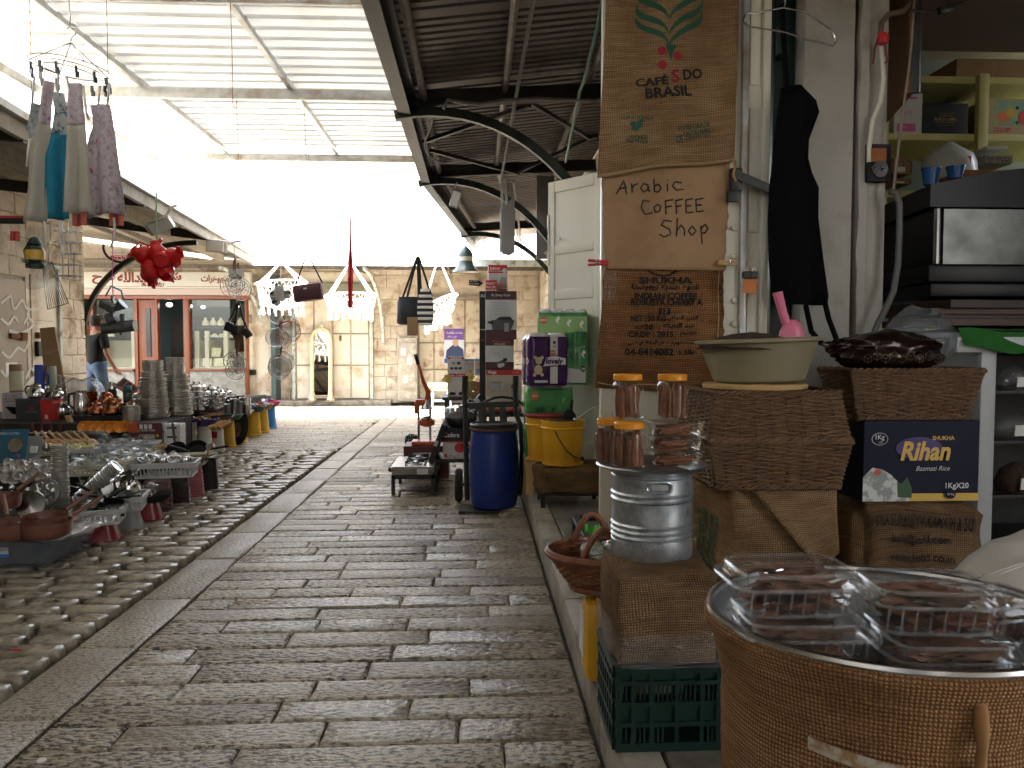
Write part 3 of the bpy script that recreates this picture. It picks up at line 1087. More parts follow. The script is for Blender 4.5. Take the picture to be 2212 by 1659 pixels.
MB().box((3.45,7.4,5.6),(3.9,21,2.8)).build('upper_storey',m_wallm,rw,world=True)
MB().box((1.40,13.6,2.35),(.08,.7,.3)).build('vent_grille',m_dark,rw,world=True)
dp=thing('steel_shutter_post','grey sheet metal panel of a shop front behind the open white door','panel',P(1180,470,9.4))
MB().box(P(1178,470,9.4),(.22,.06,1.0)).build('panel',mat('grey_sheet',(.2,.2,.2),(.25,.25,.25),s=3,rough=.5,pos=True),dp,world=True,bev=.005)
JY=16.9
jx=lambda v:P(v,752,JY).x
jz=lambda v:P(1028,v,JY).z
js=thing('jewellery_shop','wooden jewellery shop front with a red lettered sign and lit windows','shop',(jx(380),JY,0))
m_marble=mat('green_marble',(.22,.22,.19),(.36,.36,.32),s=6,rough=.3,pos=True,c3=(.14,.14,.12),s3=8)
m_teal=mat('teal_wall',(.06,.10,.10),rough=.7)
jb=lambda x0,x1,y0,y1,dy,th,nm,m_,bev=.004:MB().box(((jx(x0)+jx(x1))/2,JY+dy,(jz(y0)+jz(y1))/2),(jx(x1)-jx(x0),th,abs(jz(y0)-jz(y1)))).build(nm,m_,js,world=True,bev=bev)
jb(150,548,592,626,-.10,.16,'sign_board',m_sign)
jb(150,552,626.3,640,-.02,.2,'sign_band',mat('pinkish_paint',(.60,.5,.46),rough=.6))
jb(150,552,575,591.7,.05,.2,'lintel',m_stone)
jb(150,552,640.3,648,.04,.16,'top_rail',m_wood)
for a,b_ in((292,299.5),(338,343),(398,411),(531,536),(196,204)):
 jb(a,b_,648.2,868,.03,.14,'post',m_wood,.01)
jb(204.3,291.7,801,868,.0,.12,'stall_riser',m_marble)
jb(411.3,530.7,801,868,.0,.12,'stall_riser',m_marble)
jb(204.3,291.7,796,800.8,-.02,.18,'sill',m_wood,.01)
jb(411.3,530.7,796,800.8,-.02,.18,'sill',m_wood,.01)
jb(204.3,291.7,650,795.8,.06,.012,'pane',m_glass,0)
jb(411.3,530.7,650,795.8,.06,.012,'pane',m_glass,0)
jl=jb(300,337.7,650,866,.03,.05,'door',m_wood,.006)
jb(317,327,668,770,-.01,.03,'door_glass',mat('dark_glass',(.05,.06,.06),rough=.08),.003)
jb(150,552,555,572,2.9,.1,'ceiling_strip',m_white)
MB().box((jx(370),JY+2.6,1.4),(4.4,.1,2.8)).build('back_wall',m_teal,js,world=True)
MB().box((jx(370),JY+1.3,2.62),(4.4,2.6,.06)).build('ceiling',m_white,js,world=True)
MB().box((jx(370),JY+1.3,.05),(4.4,2.6,.06)).build('floor',m_plat,js,world=True)
MB().box((jx(150),JY+1.3,1.4),(.1,2.6,2.8)).build('side_wall',m_teal,js,world=True)
MB().box((jx(590),JY+1.3,1.4),(.1,2.6,2.8)).build('side_wall',m_teal,js,world=True)
cb=MB().box((jx(370),JY+2.2,1.0),(1.5,.6,1.9)).build('wall_cabinet',mat('dark_wood',(.03,.02,.017),rough=.4),js,world=True,bev=.02)
MB().box((jx(380),JY+2.48,2.35),(.8,.2,.2)).build('air_conditioner',m_white,js,world=True,bev=.02)
m_lamp=mat('lit_lamp',(1,.95,.85),emit=.45)
for x,y,r in((354,655,.07),(246,662,.05),(400,658,.05),(428,660,.05),(505,657,.05)):
 MB().sphere((jx(x),JY+.35,jz(y)-.03),r,10,6,.7).build('lamp',m_lamp,js,world=True)
m_cloth=mat('cream_velvet',(.62,.54,.42),rough=.9)
for sx0,sx1 in((206,290),(413,530)):
 for y in(706,728):
  jb(sx0,sx1,y+1,y+2.2,.28,.3,'glass_shelf',m_glass,0)
 jb(sx0,sx1,793,796,.3,.4,'display_floor',m_cloth)
 jb(sx0,sx1,735,794,.52,.02,'display_back',mat('beige_backing',(.34,.28,.20),rough=.9),0)
for(x,y)in((436,700),(453,700),(470,700),(228,724),(441,726),(456,726),(471,726),(487,726),(512,726),(512,700)):
 c=Vector((jx(x),JY+.25,jz(y)-.03))
 nb=MB()
 if y==700:
  nb.lathe([(.075,0),(.08,.05),(.06,.1),(.03,.13),(.025,.17)],12,c,sx=1,sy=.45)
 else:
  nb.lathe([(.09,0),(.085,.03),(.05,.07),(.02,.085)],12,c,sx=1,sy=.5)
 nb.build('necklace_bust',m_cloth,js,world=True)
for(x0,x1,y0,y1)in((450,472,750,772),(430,452,772,793),(455,478,772,793),(482,500,772,793)):
 c=Vector(((jx(x0)+jx(x1))/2,JY+.2,(jz(y0)+jz(y1))/2))
 tr=MB().box(c,(jx(x1)-jx(x0),.03,jz(y0)-jz(y1)),m=Matrix.Rotation(-.2,3,'X')).build('ring_tray',m_wood,js,world=True)
 MB().box(c+Vector((0,-.02,0)),((jx(x1)-jx(x0))*.88,.02,(jz(y0)-jz(y1))*.86),m=Matrix.Rotation(-.2,3,'X')).build('velvet',mat('gold_velvet',(.5,.42,.22),(.62,.56,.40),s=40,rough=.7,pos=True,lo=.45,hi=.55),tr,world=True)
for x0 in(208,277,415,437,478,521):
 jb(x0,x0+9,715,795,.2,.1,'display_stand',m_cloth)
MB().box((jx(258),JY+.35,jz(690)),(.38,.03,.5),m=Matrix.Rotation(-.1,3,'Y')).build('picture_frame',mat('dark_wood',(.03,.02,.017)),js,world=True,bev=.01)
MB().box((jx(258),JY+.33,jz(690)),(.28,.03,.4),m=Matrix.Rotation(-.1,3,'Y')).build('picture',m_teal,js,world=True)
sf=lambda x,y:plane_fn(Vector((jx(x),JY-.186,jz(y))),(1,0,0),(0,0,1))
wtext(AR('شبلي'),m_brownink,js,sf(373,605),w=jx(404)-jx(346),h=.27,bold=.04)
wtext(AR('عبدالله'),m_brownink,js,sf(303,606),w=jx(340)-jx(265),h=.28,bold=.04)
wtext(AR('فرح'),m_brownink,js,sf(236,606),w=jx(260)-jx(211),h=.25,bold=.04)
wtext(AR('مجوهرات'),m_brownink,js,sf(473,607),w=jx(503)-jx(444),h=.19,bold=.03)
wtext('04-6575327',m_brownink,js,sf(341,620),w=jx(366)-jx(316),bold=.03)
for x0,x1 in((214,314),(370,520)):
 MB().bar((jx(x0),JY-.183,jz(622.6)),(jx(x1),JY-.183,jz(622.6)),.004,.008).build('sign_rule',m_brownink,js,world=True)
hs=thing('wall_notice','small red and white Hebrew notice on the stone above the shop sign','sign',P(265,567,JY))
MB().box(P(268,566,JY),(.58,.02,.32)).build('board',m_white,hs,world=True)
MB().box(P(268,558,JY)+Vector((0,-.012,0)),(.56,.004,.12)).build('band',m_red,hs,world=True)
wtext(HB('אזהרה'),m_white,hs,plane_fn(P(268,558,JY)+Vector((0,-.016,0)),(1,0,0),(0,0,1)),w=.4)
MB().box((-6.9,17.05,2.87),(3.7,.5,.25)).build('stone_band',m_stone,js,world=True,bev=.02)
MB().box((-7.6,17.4,3.4),(4.2,.5,.8)).build('stone_band',m_stone,js,world=True,bev=.02)
aw=MB().box((-10.5,16,3),(.6,8,6)).build('alley_wall',m_wallm)
tag(aw,'stone wall closing the left alley beyond the shop','wall')
bk=MB().box((-.5,-13.2,1.7),(14,.6,3.4)).build('rear_light_block',m_wallm)  # unseen, added across the street to hold back light from behind
rb=MB().box((3.6,-8.4,2.6),(3.6,10.8,5.2)).build('side_light_block',m_wallm)  # unseen, added to close off open sky behind on the right
tag(rb,'unseen wall added behind the viewer on the right to block sky light','wall')
tag(bk,'low unseen wall added across the street behind the viewer to block light','wall')
# right hand shop
ZP=.13
m_burl=burlap_mat('jute_cloth',(.30,.18,.088),(.52,.345,.185),thread=.0075)
m_burl2=burlap_mat('orange_jute',(.25,.115,.047),(.43,.22,.10),thread=.0075)
m_burl3=burlap_mat('brown_jute',(.18,.11,.056),(.35,.225,.12),thread=.007)
m_burld=burlap_mat('coarse_jute',(.34,.18,.08),(.52,.30,.145),thread=.0058)
m_paper=mat('kraft_paper',(.36,.22,.115),(.31,.185,.095),s=3,rough=.8,c3=(.26,.15,.075),s3=4)
m_wick=mat('dark_wicker',(.085,.043,.019),(.16,.088,.042),s=30,rough=.7)
m_wick2=mat('red_wicker',(.16,.05,.025),(.24,.09,.04),s=30,rough=.5)
m_inox=mat('stainless_steel',(.55,.55,.55),rough=.22,metal=1)
m_inoxd=mat('brushed_steel',(.42,.42,.41),(.30,.30,.30),s=5,rough=.35,metal=1)
m_zinc=mat('galvanised_can',(.52,.555,.585),(.25,.28,.305),s=24,rough=.38,metal=.85,c3=(.5,.52,.53),s3=7)
m_dkgreen=mat('dark_green_plastic',(.003,.020,.014),rough=.42)
m_yel=mat('yellow_plastic',(.62,.33,.01),(.56,.29,.01),s=4,rough=.42,c3=(.45,.24,.02))
m_orl=mat('orange_lid',(.72,.27,.01),rough=.4)
m_blue=mat('blue_barrel_plastic',(.008,.03,.21),(.006,.022,.16),s=3,rough=.42,c3=(.03,.05,.17),s3=5)
m_cin=mat('cinnamon_bark',(.12,.042,.018),(.21,.085,.038),s=30,rough=.7)
m_bark=mat('dark_bark',(.15,.062,.034),(.27,.125,.07),s=25,rough=.7)
m_clear=clear_mat('clear_plastic',a=.02,rough=.03)
m_shell=clear_mat('clear_box_plastic',a=.06,rough=.06)
m_rim=clear_mat('clear_box_rim',(.9,.92,.95),a=.22,rough=.12)
m_bag=clear_mat('cellophane',a=.10,rough=.08,bump=.9,bs=18)
m_pillar=mat('pillar_paint',(.31,.29,.255),(.36,.335,.295),s=2.5,rough=.6,bump=.25,bs=9,pos=True,c3=(.26,.24,.205),s3=4)
m_doorw=mat('ivory_door_paint',(.60,.57,.46),(.65,.62,.51),s=3,rough=.4,pos=True)
m_teale=mat('teal_edge_paint',(.13,.28,.25),rough=.5)
m_bin=mat('olive_basin',(.26,.225,.14),(.235,.20,.125),s=3,rough=.4)
m_pine=mat('pale_pine',(.52,.35,.15),(.45,.28,.11),s=5,rough=.5,st=(1,9,1))
m_soil=mat('ground_coffee',(.03,.015,.009),(.08,.045,.028),s=120,rough=.95,bump=1,bs=160)
m_pink=mat('pink_plastic',(.62,.16,.25),rough=.35)
m_yshelf=mat('yellow_shelf_paint',(.50,.46,.18),(.56,.52,.24),s=4,rough=.5,pos=True)
m_brown=mat('brown_cardboard',(.30,.19,.10),(.26,.16,.08),s=5,rough=.8)
m_navy=mat('navy_print',(.006,.007,.022),rough=.55,spec=.2)
m_gold=mat('gold_print',(.55,.34,.05),rough=.4)
m_loft=mat('brown_loft_board',(.16,.105,.085),(.20,.13,.10),s=3,rough=.7,pos=True)
m_greenink=mat('green_stencil',(.02,.085,.05),rough=.9)
m_inkf=mat('faded_black_stencil',(.014,.012,.012),rough=.9)
m_redink=mat('red_stencil',(.30,.02,.03),rough=.9)
m_pinkp=mat('pink_print',(.6,.12,.35),rough=.5)
pl=thing('plaster_pillar','cream painted plaster pillar with a chipped groove beside the coffee shop','pillar',(1.64,3.7,0))
MB().box((1.57,3.81,1.7),(.23,.82,3.4)).build('shaft',m_pillar,pl,world=True,bev=.012)
b=MB()
pts=[]
for i in range(40):
 z=.0+3.4*i/39
 pts.append((1.703+R.uniform(-.006,.006),z))
b.poly([(x,3.385,z)for x,z in pts]+[(1.742,3.385,3.4),(1.742,3.385,0)],(0,.6,0))
b.build('moulding',m_pillar,pl,world=True,smooth=20)
MB().box((1.79,3.80,1.7),(.095,.80,3.4)).build('shaft',m_pillar,pl,world=True,bev=.012)
MB().box((1.40,3.55,1.7),(.10,.12,3.3)).build('door_post',mat('black_green_post',(.006,.02,.018),rough=.3),pl,world=True,bev=.01)
MB().tube([P(1690,60,3.45),P(1690,120,3.45)],.03,8).build('hinge',m_dkgreen,pl,world=True)
lf=thing('shop_door_leaf','tall ivory shop door leaf hung with coffee sacks','door',(.95,3.44,.35))
MB().box((.93,3.45,1.95),(.74,.035,3.1)).build('leaf',m_doorw,lf,world=True,bev=.004)
for a,b_ in((1598,1612),(1642,1658)):
 x0,x1=P(a,500,3.42).x,P(b_,500,3.42).x
 MB().box(((x0+x1)/2,3.42,1.95),(x1-x0,.03,3.1)).build('stile',m_doorw if a>1600 else m_galv,lf,world=True,bev=.006)
for z0,z1 in((.45,1.62),(1.75,2.3),(2.4,3.4)):
 x0,x1=P(1613,500,3.42).x,P(1641,500,3.42).x
 MB().box(((x0+x1)/2,3.43,(z0+z1)/2),(x1-x0-.012,.014,z1-z0)).build('panel',m_doorw,lf,world=True,bev=.006)
MB().bar(P(1588,375,3.36),P(1664,408,3.30),.01,.035).build('strap',m_black,lf,world=True)
MB().box(P(1590,388,3.37),(.05,.03,.10)).build('latch',m_black,lf,world=True,bev=.006)
MB().box(P(1583,424,3.36),(.05,.03,.05)).build('latch',m_black,lf,world=True,bev=.006)
for y in(492,553,650,700):
 MB().sphere(P(1585,y,3.425),.014,8,4).build('rivet',m_doorw,lf,world=True)
und=lambda x,z,A=1:A*(.010*math.sin(9*x+2.2*z)+.016*noise.noise((x*5,z*3.3,1.7))+.009*noise.noise((x*13+z*4,z*8,4.1))+.006*math.sin(19*x-5*z+1)+.003*math.sin(31*z+11*x))
def hanging(name,label,cat,corners,Y,m,A=1,bot=None,nu=28,nv=30,rag=0):
 """cloth between four view points (tl, tr, br, bl) at depth Y"""
 tl,tr,br,bl=[Vector((*c,0))for c in corners]
 c0=P(*(tl+tr).xy/2,Y)
 t=thing(name,label,cat,c0)
 W=(P(tr.x,tr.y,Y)-P(tl.x,tl.y,Y)).length
 H=(P(bl.x,bl.y,Y)-P(tl.x,tl.y,Y)).length
 def fn(u,v):
  p=(tl*(1-u)+tr*u)*v+(bl*(1-u)+br*u)*(1-v)
  if bot:
   p.y+=bot(u)*(1-v)**3
  if rag:
   p.x+=(rag*noise.noise((v*14,u*2,3))if u>.95 else 0)+(rag*.4*noise.noise((v*9,7,3))if u<.05 else 0)
  q=P(p.x,p.y,Y)
  q.y+=und(q.x,q.z,A)
  return q
 b=MB().grid(fn,nu,nv,W,H)
 o=b.build('cloth',m,t,world=True,smooth=180)
 md=o.modifiers.new('thickness','SOLIDIFY')
 md.thickness=.004
 md.offset=1
 return t,fn
def on_cloth(Y,x,y,A=1,ang=0,off=.007):
 c=P(x,y,Y)
 ca,sa=math.cos(ang),math.sin(ang)
 def f(a,b):
  X,Z=c.x+a*ca-b*sa,c.z+a*sa+b*ca
  return Vector((X,Y+und(X,Z,A)-off,Z))
 return f
def vpoly(t,pts,Y,m,A=1,name='printed_shape',off=.0065):
 q=[]
 for x,y in pts:
  p=P(x,y,Y)
  p.y=Y+und(p.x,p.z,A)-off
  q.append(p)
 n=len(q)//2
 MB().add(q,[(i,i+1,2*n-2-i,2*n-1-i)for i in range(n-1)]).build(name,m,t,world=True,smooth=0)
PX=lambda px,Y:px/F*Y
Y1=3.37
s1,_=hanging('coffee_sack','jute coffee sack with green plume emblem and black and red lettering, topmost on the door','sack',((1311,-60),(1598,-60),(1588,345),(1291,381)),Y1,m_burl,A=1,bot=lambda u:8*math.sin(u*7+1.5)*(u*(1-u))*4*.6)
hem=MB().tube([(lambda p:Vector((p.x,Y1+und(p.x,p.z)-.006,p.z)))(P(1291+(1588-1291)*i/24,381-36*i/24+8*math.sin(i/24*7+1.5)*(i/24*(1-i/24))*2.4-1,Y1))for i in range(25)],[.007+.0025*(i%2)for i in range(25)],6).build('hem',m_burl,s1,world=True)
MB().tube([P(1586,346,Y1-.02),P(1588,362,Y1-.02),P(1584,378,Y1-.02),P(1590,392,Y1-.02)],.007,6).build('loose_cord',m_burl,s1,world=True)
def swoosh(pts,w0,w1):
 top,bot=[],[]
 n=len(pts)
 for i,(x,y)in enumerate(pts):
  t=i/(n-1)
  wd=(w0*(1-t)+w1*t)*(1 if t<.85 else .75)
  top.append((x,y-wd/2))
  bot.append((x,y+wd/2))
 return top+bot[::-1]
def bez(a,b,c,d,n=9):
 r=[]
 for i in range(n):
  t=i/(n-1)
  r.append(tuple(a[k]*(1-t)**3+3*b[k]*t*(1-t)**2+3*c[k]*t*t*(1-t)+d[k]*t**3 for k in(0,1)))
 return r
for y0 in(-2,30,55):
 vpoly(s1,swoosh(bez((1372,y0-12),(1378,y0+16),(1432,y0+4),(1443,y0+38)),15,12),Y1,m_greenink)
 vpoly(s1,swoosh(bez((1518,y0-22),(1512,y0+6),(1462,y0+4),(1445,y0+42)),16,12),Y1,m_greenink)
vpoly(s1,[(1438,96),(1441,110),(1445,124),(1447,134),(1449,134),(1450,122),(1456,108),(1462,98)],Y1,m_greenink)
for x,y in((1429,112),(1463,122),(1429,143)):
 n=[(x+9.5*math.cos(i*pi/9),y+10*math.sin(i*pi/9))for i in range(18)]
 q=[]
 for px,py in n:
  p=P(px,py,Y1)
  p.y=Y1+und(p.x,p.z)-.0065
  q.append(p)
 MB().add(q,[tuple(range(18))]).build('printed_berry',m_redink,s1,world=True,smooth=0)
A7=math.radians(7)
for s_,x,y,w_,h_,m_ in(('CAFÉ',1406,177,72,22,m_inkf),('S',1458,166,20,27,m_redink),('DO',1496,160,42,22,m_inkf),('BRASIL',1443,200,104,23,m_inkf)):
 wtext(s_,m_,s1,on_cloth(Y1,x,y,ang=A7),w=PX(w_,Y1),h=PX(h_,Y1),bold=.03)
for s_,x,y,w_,h_ in(('THIS JUTE BAG IS',1376,257,68,8),('CERTIFIED',1373,300,48,8),('FAIR TRADE',1373,309,48,7)):
 wtext(s_,m_greenink,s1,on_cloth(Y1,x,y),w=PX(w_,Y1),h=PX(h_,Y1),bold=.02)
gl=MB()
for(x,y,rx,ry)in((1366,270,7,6),(1379,272,6,9),(1370,281,8,5),(1384,264,4,4)):
 q=[]
 for i in range(12):
  p=P(x+rx*math.cos(i*pi/6),y+ry*math.sin(i*pi/6),Y1)
  p.y=Y1+und(p.x,p.z)-.0065
  q.append(p)
 MB().add(q,[tuple(range(12))]).build('printed_globe',m_greenink,s1,world=True,smooth=0)
for s_,x,y,w_,h_ in(('FOOD GRADE',1500,272,70,11),('CASTANHAL',1507,284,62,10),('COMPANHIA TEXTIL',1510,293,54,6),('CE',1468,300,16,16)):
 wtext(s_,m_greenink,s1,on_cloth(Y1,x,y,ang=math.radians(10)),w=PX(w_,Y1),h=PX(h_,Y1),bold=.02)
Y2=3.39
s2,_=hanging('paper_sign','brown kraft paper sheet with three words handwritten in black marker','sign',((1300,360),(1580,330),(1566,585),(1307,581)),Y2,m_paper,A=.6,rag=7)
HW=[[(1331,420),(1346,391),(1352,421)],[(1335,409),(1352,406)],[(1362,398),(1364,418)],[(1363,408),(1368,401),(1376,399)],[(1398,401),(1388,398),(1382,408),(1388,417),(1397,411),(1398,401),(1401,416)],[(1411,388),(1412,415),(1420,416),(1427,407),(1420,399),(1412,404)],[(1440,398),(1441,414)],[(1440,389),(1441,391)],[(1472,395),(1458,393),(1452,402),(1460,411),(1476,409)],[(1402,436),(1388,434),(1384,450),(1393,464),(1409,460)],[(1420,442),(1412,448),(1415,459),(1424,457),(1427,447),(1420,442)],[(1436,434),(1438,464)],[(1436,435),(1453,432)],[(1437,448),(1450,446)],[(1458,433),(1460,463)],[(1458,434),(1474,431)],[(1459,447),(1471,445)],[(1480,432),(1481,461),(1496,459)],[(1480,433),(1495,430)],[(1481,446),(1492,445)],[(1502,431),(1503,459),(1520,456)],[(1502,432),(1519,428)],[(1503,444),(1515,443)],[(1450,479),(1434,476),(1428,486),(1446,496),(1448,506),(1434,512),(1424,506)],[(1462,472),(1460,511)],[(1461,498),(1470,487),(1477,496),(1477,510)],[(1494,489),(1486,499),(1493,509),(1502,500),(1494,489)],[(1512,489),(1515,527)],[(1513,494),(1522,485),(1528,494),(1521,504),(1514,503)]]
for st in HW:
 q=[]
 for k in range(len(st)-1):
  for i in range(4):
   t=i/4
   x,y=st[k][0]*(1-t)+st[k+1][0]*t,st[k][1]*(1-t)+st[k+1][1]*t
   q.append((x,y))
 q.append(st[-1])
 pts=[]
 for x,y in q:
  p=P(x,y,Y2)
  p.y=Y2+und(p.x,p.z,.6)-.006
  pts.append(p)
 b=MB().tube(pts,.0032,5)
 b.build('handwriting',m_ink,s2,world=True,smooth=0)
Y3=3.405
s3,_=hanging('orange_sack','worn orange jute sack with faded black stencil lines, lowest on the door','sack',((1308,560),(1566,560),(1556,852),(1284,838)),Y3,m_burl2,A=1.3,rag=9)
for s_,x,y,w_,h_ in(('SHUKHA',1436,606,116,15),(AR('قهوه هنديه روبوستا'),1436,621,146,16),('INDIAN COFFEE',1437,640,136,14),('ROBUSTA CHERRY A',1439,653,155,15),('NET : 30 KG',1399,688,76,13),(AR('الوزن الصافي'),1472,688,68,13),(AR('عند التعبئه'),1465,704,72,12),('30  :',1408,706,34,13),(AR('كغم'),1381,706,18,10),('CROP : 2015',1405,722,96,13),(AR('موسم'),1485,722,36,12),(AR('المستورد : شفحه م.ض'),1430,741,150,14),('04-8414082',1402,760,104,16),(AR('هاتف:'),1482,760,40,12)):
 wtext(s_,m_inkf,s3,on_cloth(Y3,x,y,A=1.3,off=.009),w=PX(w_,Y3),h=PX(h_,Y3),bold=.035)
vpoly(s3,[(1421,666),(1446,666),(1446,680),(1421,680)],Y3,m_inkf,A=1.3,off=.009)
wtext('17',m_burl2,s3,on_cloth(Y3,1434,673,A=1.3,off=.012),w=PX(13,Y3),h=PX(9,Y3),bold=.02)
q=[]
for i in range(17):
 a=pi+i*pi/16
 p=P(1430+32*math.cos(a),577-19*math.sin(a),Y3)
 p.y=Y3+und(p.x,p.z,1.3)-.008
 q.append(p)
MB().tube(q,.004,5).build('printed_ring',m_inkf,s3,world=True)
MB().tube([(lambda p:Vector((p.x,Y3+und(p.x,p.z,1.3)-.008,p.z)))(P(1553-6*i/20,585+200*i/20,Y3))for i in range(21)],.0015,4).build('seam_stitch',mat('pale_thread',(.5,.4,.26),rough=.9),s3,world=True)
MB().tube([(lambda p:Vector((p.x,Y3+und(p.x,p.z,1.3)-.01,p.z)))(P(1290+250*i/20,826+14*math.sin(i*.5)*.3+(i*.9),Y3))for i in range(21)],.0025,4).build('loose_string',MATS['pale_thread'],s3,world=True)
cp=thing('plastic_pocket','small clear plastic pocket taped on the orange sack','plastic pocket',P(1318,615,3.38))
MB().grid(lambda u,v:P(1306+26*u,655-70*v,3.375)+Vector((0,.006*math.sin(u*9+v*13),0)),6,12).build('film',m_bag,cp,world=True,smooth=180)
for nm,x,m_,lab in(('clothes_peg',1292,m_red,'red plastic clothes peg on the left edge of the paper sign'),('clothes_peg',1572,m_pine,'wooden clothes peg on the right edge of the paper sign')):
 t=thing(nm,lab,'clothes peg',P(x,568,3.36),group='pegs holding the paper sign')
 c=P(x,568,3.36)
 s_=1 if x<1400 else-1
 MB().box((0,0,.008),(.09,.012,.012),m=Euler((0,.06*s_,0)).to_matrix()).build('arm',m_,t,bev=.003)
 MB().box((0,0,-.006),(.09,.012,.011),m=Euler((0,-.06*s_,0)).to_matrix()).build('arm',m_,t,bev=.003)
 MB().tube([(-.01*s_,-.01,.012),(-.01*s_,-.012,0),(-.01*s_,-.01,-.012)],.003,5).build('spring',m_inox,t)
ap=thing('black_apron','long black apron hanging by its strap beside the pillar','apron',P(1720,190,3.25))
prof=[(190,1686,1740),(215,1684,1765),(240,1680,1772),(300,1674,1750),(340,1670,1748),(372,1668,1756),(405,1664,1770),(470,1662,1768),(560,1664,1778),(640,1672,1788),(660,1674,1784)]
def apf(u,v):
 k=v*(len(prof)-1)
 i=min(int(k),len(prof)-2)
 f=k-i
 y,a,c=[prof[i][j]*(1-f)+prof[i+1][j]*f for j in range(3)]
 p=P(a+(c-a)*u,y,3.28)
 p.y+=.035*math.sin(u*8+v*2)*(.3+v)*.6-.04*math.sin(pi*u)
 return p
o=MB().grid(lambda u,v:apf(u,1-v),22,30).build('cloth',mat('black_cloth',(.004,.004,.0045),rough=1,spec=.1),ap,world=True,smooth=180)
MB().tube([P(1700,200,3.25),P(1694,100,3.25),P(1690,10,3.25)],.012,5).build('neck_strap',MATS['black_cloth'],ap,world=True)
MB().tube([P(1778,640,3.25),P(1790,690,3.2),P(1812,748,3.1)],.012,5).build('tie',MATS['black_cloth'],ap,world=True)
MB().tube([P(1740,660,3.25),P(1752,715,3.2),P(1775,742,3.1)],.012,5).build('tie',MATS['black_cloth'],ap,world=True)
hg=thing('wire_hanger','bare wire coat hanger in front of the pillar','hanger',P(1700,40,3.2))
MB().tube([P(x,y,3.2)for x,y in((1604,46),(1612,29),(1640,27),(1690,17),(1700,18),(1740,26),(1790,60),(1800,70),(1806,88),(1800,100),(1740,85),(1690,68),(1620,58),(1604,46))],.0035,6).build('wire',m_inox,hg,world=True)
MB().tube([P(1694,17,3.2),P(1697,5,3.2),P(1692,-12,3.2)],.0035,6).build('hook',m_inox,hg,world=True)
skt=thing('clip_stick','clear stick with orange tag and black binder clips behind the basin','stick',P(1620,720,3.3))
MB().bar(P(1616,722,3.3),P(1626,590,3.3),.012,.012).build('rod',m_clear,skt,world=True)
MB().box(P(1620,615,3.29),(.06,.006,.075),m=Euler((0,.1,0)).to_matrix()).build('tag',mat('orange_paper',(.5,.17,.05),rough=.7),skt,world=True)
for x in(1612,1628):
 MB().box(P(x,594,3.28),(.035,.02,.03)).build('clip',m_black,skt,world=True,bev=.004)
 MB().tube([P(x-3,592,3.28),P(x-2,578,3.28),P(x+2,578,3.28),P(x+3,592,3.28)],.0022,5).build('clip_wire',m_inox,skt,world=True)
sk=thing('wall_socket','broken black electric socket plate on the pillar','socket',P(1896,353,3.36))
MB().box(P(1896,353,3.375),(.105,.03,.165)).build('plate',m_blackm,sk,world=True,bev=.006)
MB().box(P(1898,335,3.356),(.07,.008,.06)).build('inner_board',mat('orange_board',(.28,.10,.03),(.2,.07,.02),s=20,rough=.8),sk,world=True,bev=.002)
MB().lathe([(.034,0),(.036,.012),(.012,.014),(.011,.004)],14,P(1899,366,3.36),m=Matrix.Rotation(pi/2,3,'X')).build('ring',m_black,sk,world=True)
for i in range(5):
 MB().sphere(P(1884+i*7,362+3*math.sin(i*2),3.345),.004,6,4).build('screw',m_inox,sk,world=True)
cbl=thing('wall_cable','bundle of pale and brown cables running down the pillar from a red knob','cable',P(1905,100,3.35))
MB().tube([P(x,y,3.36)for x,y in((1877,350),(1877,320),(1885,260),(1902,220),(1908,170),(1906,130),(1902,90))],.010,6).build('pale_cable',m_doorw,cbl,world=True)
MB().tube([P(x,y,3.35)for x,y in((1901,75),(1904,50),(1918,32),(1950,26),(1968,8),(1975,-8))],.013,6).build('brown_cable',mat('brown_cable',(.12,.08,.06),rough=.5),cbl,world=True)
MB().lathe([(.001,-.03),(.022,-.022),(.027,0),(.018,.022),(.001,.026)],10,P(1907,83,3.33)).build('red_knob',m_red,cbl,world=True)
MB().tube([P(x,y,3.33)for x,y in((1897,85),(1889,105),(1886,138))],.005,5).build('stalk',mat('dark_red',(.12,.02,.02)),cbl,world=True)
MB().tube([P(x,y,3.33)for x,y in((1912,95),(1914,118),(1918,130),(1912,136))],.005,5).build('stalk',MATS['dark_red'],cbl,world=True)
MB().tube([P(x,y,3.33)for x,y in((1975,-8),(1970,80),(1962,160),(1948,260),(1938,340),(1930,410))],.006,6).build('thin_cable',mat('tan_cable',(.22,.16,.12),rough=.5),cbl,world=True)
cdt=thing('flexible_conduit','grey flexible conduit looping down beside the pillar','conduit',P(1940,420,3.36))
pts=[P(x,y,3.32)for x,y in((1922,414),(1935,416),(1943,440),(1943,500),(1940,570),(1930,630),(1912,670),(1896,700),(1884,728))]
MB().tube(pts,.014,8).build('tube',mat('grey_conduit',(.09,.09,.085),rough=.4),cdt,world=True)
cp2=thing('open_cupboard_door','orange wooden cupboard door open beside the shop ceiling','cupboard door',(2.0,3.6,2.5))
MB().bar((2.10,3.95,2.75),(1.955,3.42,2.75),.03,.75).build('leaf',mat('orange_wood',(.36,.17,.06),(.29,.13,.045),s=4,rough=.45,pos=True,st=(5,5,.5)),cp2,world=True,bev=.004)
MB().bar((1.965,3.40,2.75),(1.95,3.385,2.75),.035,.77).build('edge',m_dark,cp2,world=True)
shp=MB().box((3.8,6.3,1.9),(4.4,.2,3.8)).build('shop_back_wall',mat('pale_blue_wall',(.30,.36,.37),(.27,.33,.34),s=3,rough=.8,pos=True))
tag(shp,'pale blue back wall inside the coffee shop','wall')
shr=MB().box((5.3,1.9,1.9),(.2,6.2,3.8)).box((5.3,5.7,1.28),(.2,1.4,2.56)).build('shop_side_wall',MATS['pale_blue_wall'])
